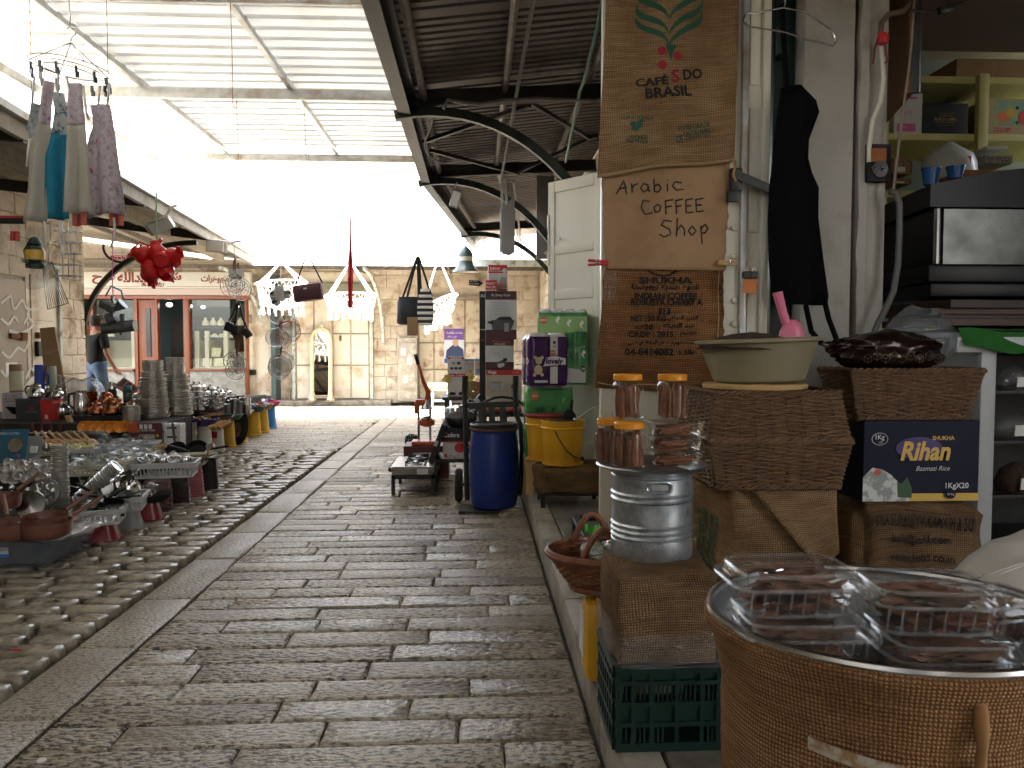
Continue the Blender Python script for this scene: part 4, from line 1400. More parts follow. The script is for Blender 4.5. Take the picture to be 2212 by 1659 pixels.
tag(shr,'pale side wall of the coffee shop','wall')
lo_=MB().box((3.6,2.7,3.03),(3.4,3.7,.06)).build('loft_floor',m_loft)
tag(lo_,'brown wooden loft board under the coffee shop ceiling','ceiling')
cl_=MB().box((3.36,2.9,3.62),(3.9,6.9,.1)).build('shop_ceiling',m_plaster)
tag(cl_,'plaster ceiling of the coffee shop',kind='structure')
dcb=thing('lamp_cable','black cable with an inline switch under the loft board','cable',P(2040,20,3.3))
MB().tube([P(x,y,3.3)for x,y in((1965,22),(2010,27),(2030,26),(2060,16),(2100,-8))],.006,6).build('wire',m_black,dcb,world=True)
MB().bar(P(2028,24,3.29),P(2062,14,3.29),.028,.03).build('switch',m_black,dcb,world=True,bev=.006)
ys=thing('yellow_shelving','yellow painted wooden shelves stacked with cartons inside the shop','shelf',(3.9,5.8,0))
for y in(172,296,420):
 z=P(2050,y,5.55).z
 MB().box((3.95,5.85,z),(2.5,.6,.05)).build('shelf_board',m_yshelf,ys,world=True,bev=.004)
for x in(2119,1905):
 c=P(x,300,5.53)
 MB().box((c.x,5.53,1.9),(.075,.05,2.64)).build('upright',m_yshelf,ys,world=True,bev=.006)
 MB().box((c.x,6.1,1.9),(.06,.05,2.6)).build('upright',m_yshelf,ys,world=True,bev=.006)
 for y in(186,310):
  MB().bar((c.x,5.55,P(x,y,5.55).z),(c.x,6.12,P(x,y,5.55).z),.05,.06).build('bearer',m_yshelf,ys,world=True)
zs2,zs3=P(2050,296,5.55).z+.026,P(2050,420,5.55).z+.026
sx=lambda v,Y=5.62:P(v,300,Y).x
def shelf_box(name,label,x0,x1,y0,z,m,prints=(),Y=5.6,dep=.35,rz=0,group=None):
 a,c=sx(x0,Y),sx(x1,Y)
 h=P(1100,y0,Y).z-z
 return carton(name,label,'box',((a+c)/2,Y+dep/2,z),(c-a,dep,h),m,rz,prints,group)
m_wcard=mat('white_card',(.62,.62,.62),(.56,.56,.57),s=3,rough=.6)
shelf_box('carton','white carton with pink bands on the middle yellow shelf',1930,1991,188,zs2,m_wcard,[('r','f',.1,.86,.8,.92,m_pinkp),('r','f',.1,.08,.76,.27,m_pinkp),('t','f',.43,.52,.4,None,HB('פאר'),m_pinkp),('t','f',.3,.2,.2,None,'8oz',m_wcard)])
shelf_box('whisky_carton','black carton lettered in gold lying beside the white and pink carton',1993,2090,208,zs2,mat('black_card',(.02,.024,.033),rough=.5),[('t','f',.5,.5,.5,None,'BLACK LABEL',m_gold,.01),('t','f',.5,.6,.3,None,'JOHNNIE WALKER',m_gold),('t','f',.5,.4,.4,None,'Blended Scotch Whisky',m_gold),('r','f',.3,.68,.7,.685,m_gold),('r','f',.3,.31,.7,.315,m_gold)])
shelf_box('fruit_carton','colourful carton with a flower and chick picture on the middle yellow shelf',2129,2235,196,zs2,mat('tan_card',(.42,.32,.19),(.36,.27,.15),s=4,rough=.7),[('r','f',.15,.28,.98,.95,mat('blue_green_print',(.12,.25,.24),(.3,.36,.16),s=9,rough=.5)),('o','f',.35,.5,.14,.15,mat('orange_print',(.6,.16,.05),rough=.5)),('o','f',.5,.62,.1,.12,m_gold),('o','f',.78,.5,.12,.2,m_red),('t','f',.33,.16,.34,None,HB('תנובה'),m_red,.02),('o','f',.62,.75,.035,.045,m_ink),('o','f',.62,.36,.035,.045,m_ink)])
for k,(y0,z)in enumerate(((330,None),(374,None))):
 pass
bz=P(1950,416,5.6).z
prs=[('t','f',.5,.92,.2,None,HB('סוגים'),m_ink),('r','f',.1,.1,.6,.42,m_wcard),('t','f',.8,.78,.2,None,HB('ריבה'),m_ink),('t','f',.35,.76,.3,None,HB('ממרח'),m_ink)]+[('r','f',.84,.1+.1*i,.92,.16+.1*i,m_ink)for i in range(6)]+[('r','f',.45,.48+.09*i,.52,.53+.09*i,m_ink)for i in range(3)]
shelf_box('small_carton','small kraft carton with a tick list, lower of the pair behind the pillar',1930,1972,376,bz,m_brown,prs,Y=5.3,dep=.3)
shelf_box('small_carton','small kraft carton with a tick list, upper of the pair behind the pillar',1932,1973,331,P(1950,375,5.3).z,m_brown,prs,Y=5.3,dep=.3)
shelf_box('pepper_carton','flat grey carton lettered in Hebrew on the lower yellow shelf',2129,2190,322,P(2100,352,5.3).z,mat('grey_card',(.30,.30,.25),rough=.7),[('t','f',.5,.62,.85,None,HB('פלפל שחור מנות'),m_ink,.02),('t','f',.5,.3,.8,None,'1000 '+HB('יחידות של'),m_ink)],Y=5.3)
shelf_box('white_carton','small white carton on the grey Hebrew lettered carton',2131,2178,302,P(2100,321,5.3).z,m_wcard,[],Y=5.32,dep=.3)
shelf_box('long_wooden_crate','long orange brown wooden box on the shelf above the roaster',2085,2260,355,P(2100,400,5.1).z,mat('crate_wood',(.30,.13,.06),(.25,.10,.045),s=6,rough=.6),[('r','f',.34,.5,.55,.72,m_pine)],Y=4.95,dep=.3)
shelf_box('brown_loft_carton','brown carton on top of the yellow shelving under the ceiling',2062,2230,108,P(2050,172,5.55).z+.03,m_brown,[('r','f',.46,0,.49,1,m_paper)])
pb=thing('plastic_bag','white plastic carrier bag printed in red on the lower yellow shelf','bag',P(2050,395,5.3))
MB().lathe([(.13,0),(.17,.06),(.17,.14),(.14,.2),(.06,.25),(.02,.28)],14,(0,0,0),sx=1.1,sy=.7,wob=lambda a,z:.12*noise.noise((3*math.cos(a),3*math.sin(a),z*14))).build('film',mat('milky_film',(.6,.62,.62),rough=.3,trl=.3),pb,smooth=60)
MB().add([(x,-.105,z)for x,z in((-.06,.1),(.08,.1),(.09,.16),(-.05,.17))],[(0,1,2,3)]).build('print',m_red,pb)
ro=thing('coffee_machine','big black coffee roaster cabinet with a brushed steel front panel','machine',(2.7,4.1,1.5))
fx0,fy0=2.235,3.7
zt0,zs0,zs1,zb0=P(2030,402,3.7).z,P(2030,450,3.7).z,P(2030,573,3.7).z,P(2030,632,3.7).z
def roaster(z0,z1,out,nm,m_,arch=0):
 pts=[(fx0-out,fy0-out),(3.3,fy0-out),(3.3,4.6),(fx0+.10-out,4.6)]
 b=MB()
 if not arch:
  b.poly([(x,y,z0)for x,y in pts][::1],(0,0,z1-z0))
 else:
  n=10
  fr=[(fx0-out+(3.3-fx0+out)*i/n,fy0-out,z1+arch*math.sin(pi*i/n*.9+.0))for i in range(n+1)]
  bk=[(fx0+.1-out+(3.2-fx0+out)*i/n,4.6,z1+arch*math.sin(pi*i/n*.9))for i in range(n+1)]
  vs=fr+bk+[(p[0],p[1],z0)for p in fr]+[(p[0],p[1],z0)for p in bk]
  N=n+1
  fs=[]
  for i in range(n):
   fs+=[(i,i+1,N+i+1,N+i),(2*N+i,2*N+i+1,i+1,i),(3*N+i+1,3*N+i,N+i,N+i+1)]
  fs+=[(0,N,3*N,2*N),(n,2*N+n,3*N+n,N+n)]
  b.add(vs,fs)
 return b.build(nm,m_,ro,world=True,bev=.012 if not arch else 0)
m_satin=mat('satin_black',(.006,.006,.007),rough=.35,spec=.25)
roaster(zs0+.002,zt0,.03,'hood',m_satin,.09)
roaster(zs1,zs0,0,'body',m_satin)
roaster(zb0+.05,zs1-.002,.03,'base',m_satin)
roaster(zb0-.02,zb0+.048,.0,'plinth',m_satin)
MB().box(((fx0+.05+3.28)/2,fy0-.008,(zs0+zs1)/2),(3.28-fx0-.05,.012,zs0-zs1-.01)).build('steel_panel',mat('smoky_steel',(.13,.13,.118),(.07,.07,.065),s=5,rough=.3,metal=.9,pos=True),ro,world=True)
MB().tube([(fx0+.02,fy0-.012,zs1+.005),(fx0+.02,fy0-.012,zs0-.005)],.016,10).build('chrome_strip',m_inox,ro,world=True)
for nm,x,lab in(('blue_tub',2010,'clear blue plastic tub standing on the roaster, left one'),('blue_tub',2063,'short blue plastic tub with a spoon on the roaster')):
 t=thing(nm,lab,'tub',P(x,400 if x<2050 else 386,4.15),group='blue tubs on the roaster')
 h=.085 if x<2050 else .06
 MB().lathe([(.036,0),(.046,h),(.05,h),(.05,h+.006),(.044,h+.004),(.034,.006)],16).build('tub',mat('blue_tub',(.03,.16,.5),rough=.2,tr=.3),t)
st=thing('board_stack','stack of brown wooden boards under the coffee roaster','boards',(2.6,3.8,1.3))
for k,(y,dx,dy,th)in enumerate(((672,1.3,.5,.03),(684,1.1,.45,.03),(696,1.4,.5,.035),(657,1.5,.5,.04))):
 z=P(2050,y,3.55).z
 MB().box((2.15+dx/2+.05*(k%2),3.8,z),(dx,dy,th),rz=.02*k).build('board',mat('dark_board_%d'%(k%2),((.075,.038,.024),(.035,.022,.017))[k%2],rough=.5),st,world=True,bev=.003)
MB().box((2.7,3.9,1.25),(1.2,.5,.12)).build('support',m_blackm,st,world=True)
fr_=thing('white_cabinet','white framed glass cabinet with dark shelves under the roaster','cabinet',(2.6,3.6,ZP))
xa,xb=P(2117,900,3.3).x,P(2150,900,3.3).x
MB().box(((xa+xb)/2,3.33,.70),(xb-xa,.06,1.14)).build('stile',mat('fridge_white',(.40,.41,.41),rough=.4),fr_,world=True,bev=.008)
MB().box((2.7,3.33,1.245),(1.16,.058,.07)).build('rail',MATS['fridge_white'],fr_,world=True,bev=.008)
MB().box((2.7,3.62,.70),(1.0,.5,1.1)).v.clear()
MB().box((2.75,3.95,.7),(1.2,.04,1.14)).build('back',m_dark,fr_,world=True)
MB().box((xa+.02,3.64,.7),(.03,.56,1.14)).build('side',MATS['fridge_white'],fr_,world=True)
for z in(.3,.55,.8,1.03):
 MB().box((2.75,3.64,z),(1.1,.5,.012)).build('shelf',m_dark,fr_,world=True)
MB().box((2.75,3.66,1.29),(1.25,.64,.02)).build('top',MATS['fridge_white'],fr_,world=True)
for k,(x,z,s_,lab)in enumerate(((2190,800,.075,'clear bag of spice on the top shelf of the white cabinet'),(2185,880,.085,'dull paper bag on the second shelf of the white cabinet'),(2195,1030,.09,'dark spice bag on the lower shelf of the white cabinet'))):
 p=P(x,z,3.5)
 zz=[q for q in(.306,.556,.806,1.036)if q<p.z+.06]
 t=thing('spice_bag',lab,'bag',(p.x,p.y,zz[-1]if zz else .306),group='bags in the white cabinet')
 MB().lathe([(s_*.8,0),(s_,s_*.5),(s_*.8,s_*1.1),(s_*.2,s_*1.5)],12,sx=1.1,sy=.8,wob=lambda a,q:.2*noise.noise((2*math.cos(a)+k,2*math.sin(a),q*20))).build('film',m_bag if k!=2 else m_soil,t,smooth=70)
 MB().box((0,-s_*.8,s_*.5),(s_*.8,.004,s_*.6),m=Euler((.1,0,.2)).to_matrix()).build('label_card',m_white,t)
gc=thing('green_cloth','bright green cloth draped over the white cabinet top','cloth',(2.5,3.3,1.3))
MB().grid(lambda u,v:Vector((2.14+1.1*u,3.28+.05*v-.02*math.sin(u*13),1.235+.075*v+.012*math.sin(u*17+1)-.02*(1-v)*math.sin(u*9))),24,4).build('cloth',mat('green_fabric',(.012,.10,.012),(.02,.13,.02),s=20,rough=.9),gc,world=True,smooth=180)
MB().grid(lambda u,v:Vector((2.14+1.1*u,3.33+.5*v,1.312+.008*math.sin(u*17+1+v*5))),24,4).build('cloth',MATS['green_fabric'],gc,world=True,smooth=180)
def wicker(name,label,loc,w0,d0,w1,d1,h,m,rz=0,rows=21,amp=.0045,group='rectangular wicker baskets',cat='basket',posts=16,rcorn=.035,flip=False,thick=None,strand=.0058):
 """woven basket: bottom w0 x d0, top w1 x d1; horizontal strands weave round uprights"""
 t=thing(name,label,cat,loc,rz,group)
 H=h
 def ring(z,n):
  f=z/H
  w_,d_=w0+(w1-w0)*f,d0+(d1-d0)*f
  per=2*(w_+d_)
  pts=[]
  for i in range(n):
   s_=per*i/n
   if s_<w_:
    p,nn=(-w_/2+s_,-d_/2),(0,-1)
   elif s_<w_+d_:
    p,nn=(w_/2,-d_/2+s_-w_),(1,0)
   elif s_<2*w_+d_:
    p,nn=(w_/2-(s_-w_-d_),d_/2),(0,1)
   else:
    p,nn=(-w_/2,d_/2-(s_-2*w_-d_)),(-1,0)
   px=max(-w_/2+rcorn*.3,min(w_/2-rcorn*.3,p[0]))
   pts.append((px,p[1],nn))
  return pts
 n=posts*2*4
 wv=MB()
 zz=lambda z:H-z if flip else z
 for r in range(rows):
  z=H*(r+.6)/rows
  ph=r%2
  pts=[]
  for i,(x,y,nn)in enumerate(ring(z,n)):
   k=math.cos(pi*(i/4+ph))
   a=amp*k+R.uniform(-.0012,.0012)
   pts.append((x+nn[0]*a,y+nn[1]*a,zz(z+R.uniform(-.0022,.0022))))
  wv.tube(pts,thick or H/rows*.62,5,closed=True)
 o=wv.build('weave',m,t,smooth=180)
 up=MB()
 for i,(a,c)in enumerate(zip(ring(0,posts*2),ring(H,posts*2))):
  up.tube([(a[0],a[1],zz(0)),(c[0],c[1],zz(H))],strand*.8,4)
 o2=up.build('uprights',m,t,smooth=180)
 o2['kind']='stuff'
 o['kind']='stuff'
 for z in(0,H):
  rm=MB()
  rr_=ring(z,110)
  for q in range(3):
   rm.tube([(x+nn[0]*.008*math.cos(i*1.1+q*2.1),y+nn[1]*.008*math.cos(i*1.1+q*2.1),zz(z)+.008*math.sin(i*1.1+q*2.1))for i,(x,y,nn)in enumerate(rr_)],.006,5,closed=True)
  rm.build('braided_rim',m,t,smooth=180)
 MB().box((0,0,zz(.008)),(w0-.01,d0-.01,.008)).build('base',m,t)
 return t
bY=2.65
wicker('wicker_basket','dark wicker basket standing upright on the jute covered box',(1.075,2.86,.735),.47,.37,.53,.43,.165,m_wick)
wicker('wicker_basket','upturned dark wicker basket under the round board and basin',(1.07,2.86,.905),.47,.37,.53,.43,.165,m_wick,flip=True)
wicker('wicker_basket','dark wicker basket on the navy rice carton',(1.70,3.02,.957),.46,.22,.55,.28,.185,m_wick)
def cloth_box(name,label,cat,c,s,m,seed,bulge=.02,fold=.012,n=24,group=None,taper=0,soft=0):
 """a box shape under tight cloth; slack folds and soft corners"""
 t=thing(name,label,cat,c,group=group)
 sx_,sy_,sz_=s
 b=MB()
 def fac(o,u,v,wu,wv):
  def fn(a,q):
   p=Vector(o)+Vector(u)*wu*(a-.5)+Vector(v)*wv*(q-.5)
   return warp(p)
  b.grid(fn,n,n,wu,wv)
 def warp(p):
  x,y,z=p
  q=Vector((x/(sx_/2),y/(sy_/2),(z-sz_/2)/(sz_/2)))
  m2=sorted([abs(q.x),abs(q.y),abs(q.z)])
  rnd=1-(.045+soft)*max(0,m2[1]-.72)/.28
  k=Vector((x,y,z-sz_/2))*rnd
  nz=noise.noise_vector((x*4+seed,y*4,z*4))*bulge+noise.noise_vector((x*11,y*11+seed,z*9))*fold
  f=1+taper*(1-z/sz_)
  return Vector((k.x*f,k.y*f,k.z+sz_/2))+Vector((nz.x,nz.y,nz.z*.5 if z>.03 else 0))
 z=sz_/2
 fac((0,-sy_/2,z),(1,0,0),(0,0,1),sx_,sz_)
 fac((sx_/2,0,z),(0,1,0),(0,0,1),sy_,sz_)
 fac((0,sy_/2,z),(-1,0,0),(0,0,1),sx_,sz_)
 fac((-sx_/2,0,z),(0,-1,0),(0,0,1),sy_,sz_)
 fac((0,0,sz_),(1,0,0),(0,1,0),sx_,sy_)
 b.build('cloth',m,t,smooth=180,weld=True)
 t['_w']=1
 del t['_w']
 return t,warp
def cloth_text(t,warp,body,m,face,s,a,z,w_,h_,rot=0,off=.007,bold=.02):
 sx_,sy_,sz_=s
 ca,sa=math.cos(rot),math.sin(rot)
 def fn(p,q):
  p,q=p*ca-q*sa,p*sa+q*ca
  if face=='f':
   r=warp(Vector((a+p,-sy_/2,z+q)))
   r.y-=off*1.8
  else:
   r=warp(Vector((-sx_/2,-(a+p),z+q)))
   r.x-=off
  return r
 return text(body,m,t,fn,w=w_,h=h_,bold=bold)
S=(.385,.45,.605)
jb1,wf=cloth_box('jute_box','jute covered box with green stencilled side under the two wicker baskets','box',(1.10,2.93,ZP),S,m_burl,5,.022,.014)
for k,s_ in enumerate(('COFFEE','OF INDIA','ARABICA','PLANTATION','EXPORT')):
 cloth_text(jb1,wf,s_,m_greenink,'l',S,.10-.055*k,.33,.26,.04,rot=pi/2,bold=.03)
fq=[Vector(p)for p in((-.12,-.236,.60),(.195,-.238,.605),(.195,-.25,.36),(.13,-.262,.30))]
o=MB().grid(lambda u,v:(fq[0]*(1-u)+fq[1]*u)*(1-v)+(fq[3]*(1-u)+fq[2]*u)*v+Vector((0,-.014*math.sin(u*5+v*4)*v,.01*math.sin(u*9)*v)),12,12,.3,.3).build('folded_flap',m_burl,jb1,smooth=180)
o.modifiers.new('thickness','SOLIDIFY').thickness=.008
MB().tube([(.13,-.268,.31),(.134,-.262,.27),(.13,-.256,.22)],[.012,.009,.011],6).build('loose_corner',m_burl,jb1,smooth=180)
S=(.54,.34,.51)
jb2,wf=cloth_box('jute_sack','bulging brown jute sack with black stencilled lines under the rice carton','sack',(1.715,3.03,ZP),S,m_burl3,9,.05,.016,soft=.12)
for s_,z,w_,h_,a in(('Exported by',.49,.2,.03,.03),('BOLA SURENDRA KAMATH & SONS',.425,.43,.06,.02),('bola@vsnl.com',.35,.24,.04,.0),('www.bolas.co.in',.29,.26,.03,0)):
 cloth_text(jb2,wf,s_,m_inkf,'f',S,a,z,w_,h_,rot=-.03)
m_rice=mat('rice_print',(.55,.55,.53),(.25,.27,.25),s=28,rough=.5,lo=.45,hi=.55)
carton('rice_carton','navy rice carton with gold script lettering between jute sack and basket','box',(1.715,3.02,.64),(.46,.3,.312),m_navy,0,[('r','f',.40,.0,1,.095,m_gold),('p','f',[(.0,.0),(.40,.0),(.41,.1),(.33,.2),(.24,.33),(.16,.40),(.08,.42),(0,.3)],m_rice),('p','f',[(.30,.05),(.42,.04),(.42,.16),(.38,.3),(.33,.22),(.29,.25)],mat('mint_print',(.02,.07,.02),rough=.5)),('o','f',.12,.36,.03,.035,mat('tomato_print',(.45,.08,.03),rough=.5)),('o','f',.135,.775,.07,.077,m_wcard),('o','f',.135,.775,.066,.072,m_navy),('t','f',.135,.79,.075,None,'1Kg',m_wcard,.01),('t','f',.14,.735,.035,None,'x20',m_wcard),('o','f',.47,.66,.2,.14,mat('violet_print',(.04,.02,.12),rough=.5)),('t','f',.525,.625,.43,.24,'Rihan',m_gold,.03,.25),('t','f',.675,.785,.19,None,'SHUKHA',m_gold,.02),('t','f',.59,.41,.29,None,'Basmati Rice',m_wcard,0,.3),('t','f',.80,.185,.20,None,'1KgX20',m_wcard,.02),('o','f',.745,.085,.045,.055,m_navy),('t','f',.745,.085,.06,None,'20 Kg',m_wcard)])
bd=thing('round_board','round pale pine board between the upturned basket and the basin','board',(1.045,2.84,1.078))
MB().lathe([(.175,0),(.19,.004),(.192,.016),(.185,.022)],36,sx=1,sy=.95).build('disc',m_pine,bd)
bs_=thing('plastic_basin','olive plastic basin heaped with dark ground coffee','basin',(1.065,2.85,1.1005))
bs_.rotation_euler=(0,-.035,0)
MB().lathe([(.145,0),(.165,.012),(.212,.148),(.232,.152),(.234,.162),(.226,.166),(.208,.163),(.16,.02),(.14,.012)],48).build('tub',m_bin,bs_)
cof=thing('coffee_heap','heap of dark ground coffee in the olive basin','ground coffee',(1.065,2.85,1.225))
MB().lathe([(.205,0),(.17,.022),(.12,.045),(.07,.058),(.001,.066)],32,(-.03,0,.0),wob=lambda a,z:.08*noise.noise((2*math.cos(a),2*math.sin(a),z*30))).build('heap',m_soil,cof,smooth=180)
sp=thing('pink_scoop','pink plastic scoop stuck upright in the ground coffee','scoop',(1.16,2.78,1.26))
MB().tube([(-.02,0,.06),(-.035,.0,.10),(-.055,.0,.17),(-.056,0,.175)],[.017,.016,.018,.018],10).build('handle',m_pink,sp)
MB().lathe([(.012,.075),(.032,.06),(.046,.03),(.05,0),(.042,-.05),(.039,-.05),(.046,0),(.042,.028),(.028,.055)],20,sx=1,sy=.55,cap=(False,False)).build('pan',m_pink,sp)
fb=thing('foil_bag','crumpled dark brown foil bag with hexagon print on the right basket','bag',(1.62,3.0,1.145))
def crumple(b,rx,ry,rz_,seed,n=26,m=16,amp=.25,flat=.0):
 def fn(u,v):
  a,t=2*pi*u,pi*v
  d=Vector((math.cos(a)*math.sin(t),math.sin(a)*math.sin(t),-math.cos(t)))
  e=1+amp*noise.noise(d*1.7+Vector((seed,0,0)))+amp*.5*noise.noise(d*5+Vector((0,seed,0)))
  p=Vector((d.x*rx*e,d.y*ry*e,d.z*rz_*e+rz_))
  p.z=max(p.z,0)
  return p
 return b.grid(fn,n,m)
crumple(MB(),.24,.13,.075,3.1,48,26).build('foil',mat('brown_foil',(.028,.014,.011),rough=.2,metal=.5),fb,smooth=50)
hx=MB()
for k in range(9):
 cx,cz=-.13+k*.034,.045+.01*(k%2)
 q=[Vector((cx+.017*math.cos(pi/6+i*pi/3),-.139-.004*math.sin(k),cz+.017*math.sin(pi/6+i*pi/3)))for i in range(6)]
 hx=MB().tube(q,.0007,3,closed=True)
 for i in(0,2,4):
  hx.tube([Vector((cx,q[i].y,cz)),q[i]],.0007,3)
 hx.build('hexagon_print',mat('dim_gold',(.10,.065,.025),rough=.5),fb)
pbg=thing('clear_bag','puffed clear plastic bag behind the foil bag on the right basket','bag',(1.83,3.1,1.145))
crumple(MB(),.13,.12,.125,7.7,30,22,.22).build('film',clear_mat('milky_cellophane',(.8,.85,.88),a=.22,rough=.15,bump=.8,bs=14),pbg,smooth=180)
S=(.285,.36,.27)
jw,wf=cloth_box('wrapped_box','jute covered box bound with stretch film on the green crate','box',(.525,2.175,.365),(.29,.29,.255),m_burl3,14,.024,.014,n=22)
for z0,z1,e in((.0,.085,.012),):
 q=MB()
 w2,d2=.145+e,.145+e
 ring=[(-w2,-d2+.03),(-w2+.03,-d2),(w2-.03,-d2),(w2,-d2+.03),(w2,d2),(-w2,d2)]
 q.grid(lambda u,v:(lambda k,f:Vector((ring[k][0]*(1-f)+ring[(k+1)%6][0]*f+.002*math.sin(v*40+u*30),ring[k][1]*(1-f)+ring[(k+1)%6][1]*f+.003*math.sin(v*23+u*50),z0+(z1-z0)*v+(.03*u if v>.5 else 0))))(int(u*6*.9999),(u*6*.9999)%1),48,6)
 q.build('stretch_film',clear_mat('stretch_film',(.9,.9,.9),a=.16,rough=.2,bump=.7,bs=30),jw,smooth=180)
cr=thing('plastic_crate','dark green plastic crate under the jute wrapped box','crate',(.54,2.18,ZP))
W,D,H=.325,.29,.235
for sy_ in(-1,1):
 yy=sy_*D/2
 b=MB()
 for z,hh in((.012,.024),(.075,.012),(.132,.010),(.19,.012),(H-.01,.02)):
  b.box((0,yy,z),(W,.014,hh))
 b.build('rail',m_dkgreen,cr)
 for k,x in enumerate((-.155,-.115,-.065,.005,.075,.12,.155)):
  MB().box((x,yy,H/2),(.011,.0125,H)).build('rib',m_dkgreen,cr)
 pn=MB()
 MB().box((0,yy-sy_*.004,.213),(W-.02,.004,.04)).build('panel',m_dkgreen,cr)
 MB().box((0,yy-sy_*.004,.105),(W-.02,.004,.05)).build('panel',m_dkgreen,cr)
 for z in(.16,.045):
  for i in range(24):
   x=-.145+i*.0126
   if z<.1 and abs(x-.03)<.055:
    continue
   MB().box((x,yy-sy_*.003,z),(.005,.006,.05)).build('slat',m_dkgreen,cr)
for sx_ in(-1,1):
 xx=sx_*W/2
 for z,hh in((.012,.024),(.075,.012),(.132,.010),(.19,.012),(H-.01,.02)):
  MB().box((xx,0,z),(.014,D-.016,hh)).build('rail',m_dkgreen,cr)
 for k in range(7):
  MB().box((xx,-D/2+.03+k*(D-.06)/6,H/2),(.0125,.011,H)).build('rib',m_dkgreen,cr)
 MB().box((xx-sx_*.006,0,.10),(.003,D-.02,.19)).build('panel',m_dkgreen,cr)
MB().box((0,0,.006),(W-.02,D-.02,.008)).build('floor',m_dkgreen,cr)
tn=thing('zinc_can','ribbed galvanised can standing on the jute wrapped box','can',(.522,2.25,.618))
prof=[(.118,0),(.120,.004),(.120,.05),(.117,.052)]
z=.052
for zz_ in(.058,.075,.092):
 prof+=[(.117,zz_),(.1215,zz_+.006),(.117,zz_+.012)]
prof+=[(.117,.15)]
for zz_ in(.165,.182):
 prof+=[(.117,zz_),(.1215,zz_+.006),(.117,zz_+.012)]
prof+=[(.117,.236),(.121,.24),(.118,.245),(.113,.24),(.112,.01)]
MB().lathe(prof,48).build('body',m_zinc,tn)
hp=[Vector((.119*math.sin(-.05+.036*math.copysign(abs(math.cos(a))**.6,math.cos(a))/.119),-.121*math.cos(-.05+.036*math.cos(a)/.119)-.003,.218+.016*math.copysign(abs(math.sin(a))**.7,math.sin(a))))for a in[2*pi*i/24 for i in range(24)]]
MB().tube(hp,.004,6,closed=True).build('handle',m_zinc,tn)
MB().box((-.006,-.1185,.218),(.05,.006,.02)).build('handle_plate',m_zinc,tn,bev=.002)
ty=thing('steel_tray','round steel tray with a turned out rim on top of the zinc can','tray',(.522,2.25,.863))
MB().lathe([(.001,.004),(.115,.004),(.135,.022),(.162,.028),(.166,.024),(.163,.02),(.138,.012),(.12,-.0),(.001,0)],48,cap=(False,False)).build('dish',m_inoxd,ty)
def sticks_mb(n,box,L,r,seed,vertical=True):
 rr=random.Random(seed)
 b=MB()
 for i in range(n):
  if vertical:
   a,q=rr.uniform(0,2*pi),box*math.sqrt(rr.random())
   p=Vector((q*math.cos(a),q*math.sin(a),rr.uniform(.004,.012)))
   d=Vector((rr.uniform(-.12,.12),rr.uniform(-.12,.12),1)).normalized()*L*rr.uniform(.75,1)
  else:
   p=Vector((rr.uniform(-.5,-.1)*box[0],rr.uniform(-.45,.45)*box[1],rr.uniform(.1,.85)*box[2]))
   d=Vector((1,rr.uniform(-.15,.15),rr.uniform(-.1,.1))).normalized()*L*rr.uniform(.7,1)
  yield MB().tube([p,p+d*.5+Vector((rr.uniform(-.002,.002),)*3),p+d],r*rr.uniform(.7,1.2),7)
jar0=None
JL=[((.437,2.17,.888),'jar of cinnamon sticks with orange lid, lower front one on the tray'),((.405,2.285,.888),'jar of cinnamon sticks half hidden at the left rear of the tray'),((.447,2.245,1.022),'jar of cinnamon sticks with orange lid, upper left on the other jars'),((.577,2.235,1.022),'jar of cinnamon sticks on the stack of clear boxes')]
for k,(loc,lab)in enumerate(JL):
 if jar0:
  dup(jar0,loc,k*1.3,lab)
  continue
 j=jar0=thing('spice_jar',lab,'jar',loc,group='orange lidded jars of cinnamon')
 MB().lathe([(.001,0),(.040,0),(.0455,.006),(.047,.02),(.0455,.06),(.047,.088),(.044,.102),(.038,.11),(.0375,.116)],28,cap=(False,False)).build('glass',m_clear,j)
 MB().lathe([(.041,.113),(.0425,.115),(.0425,.129),(.040,.132),(.001,.133)],32,cap=(True,False)).build('lid',m_orl,j)
 for s_ in sticks_mb(34,.036,.098,.0075,4):
  s_.build('cinnamon_stick',m_cin,j)
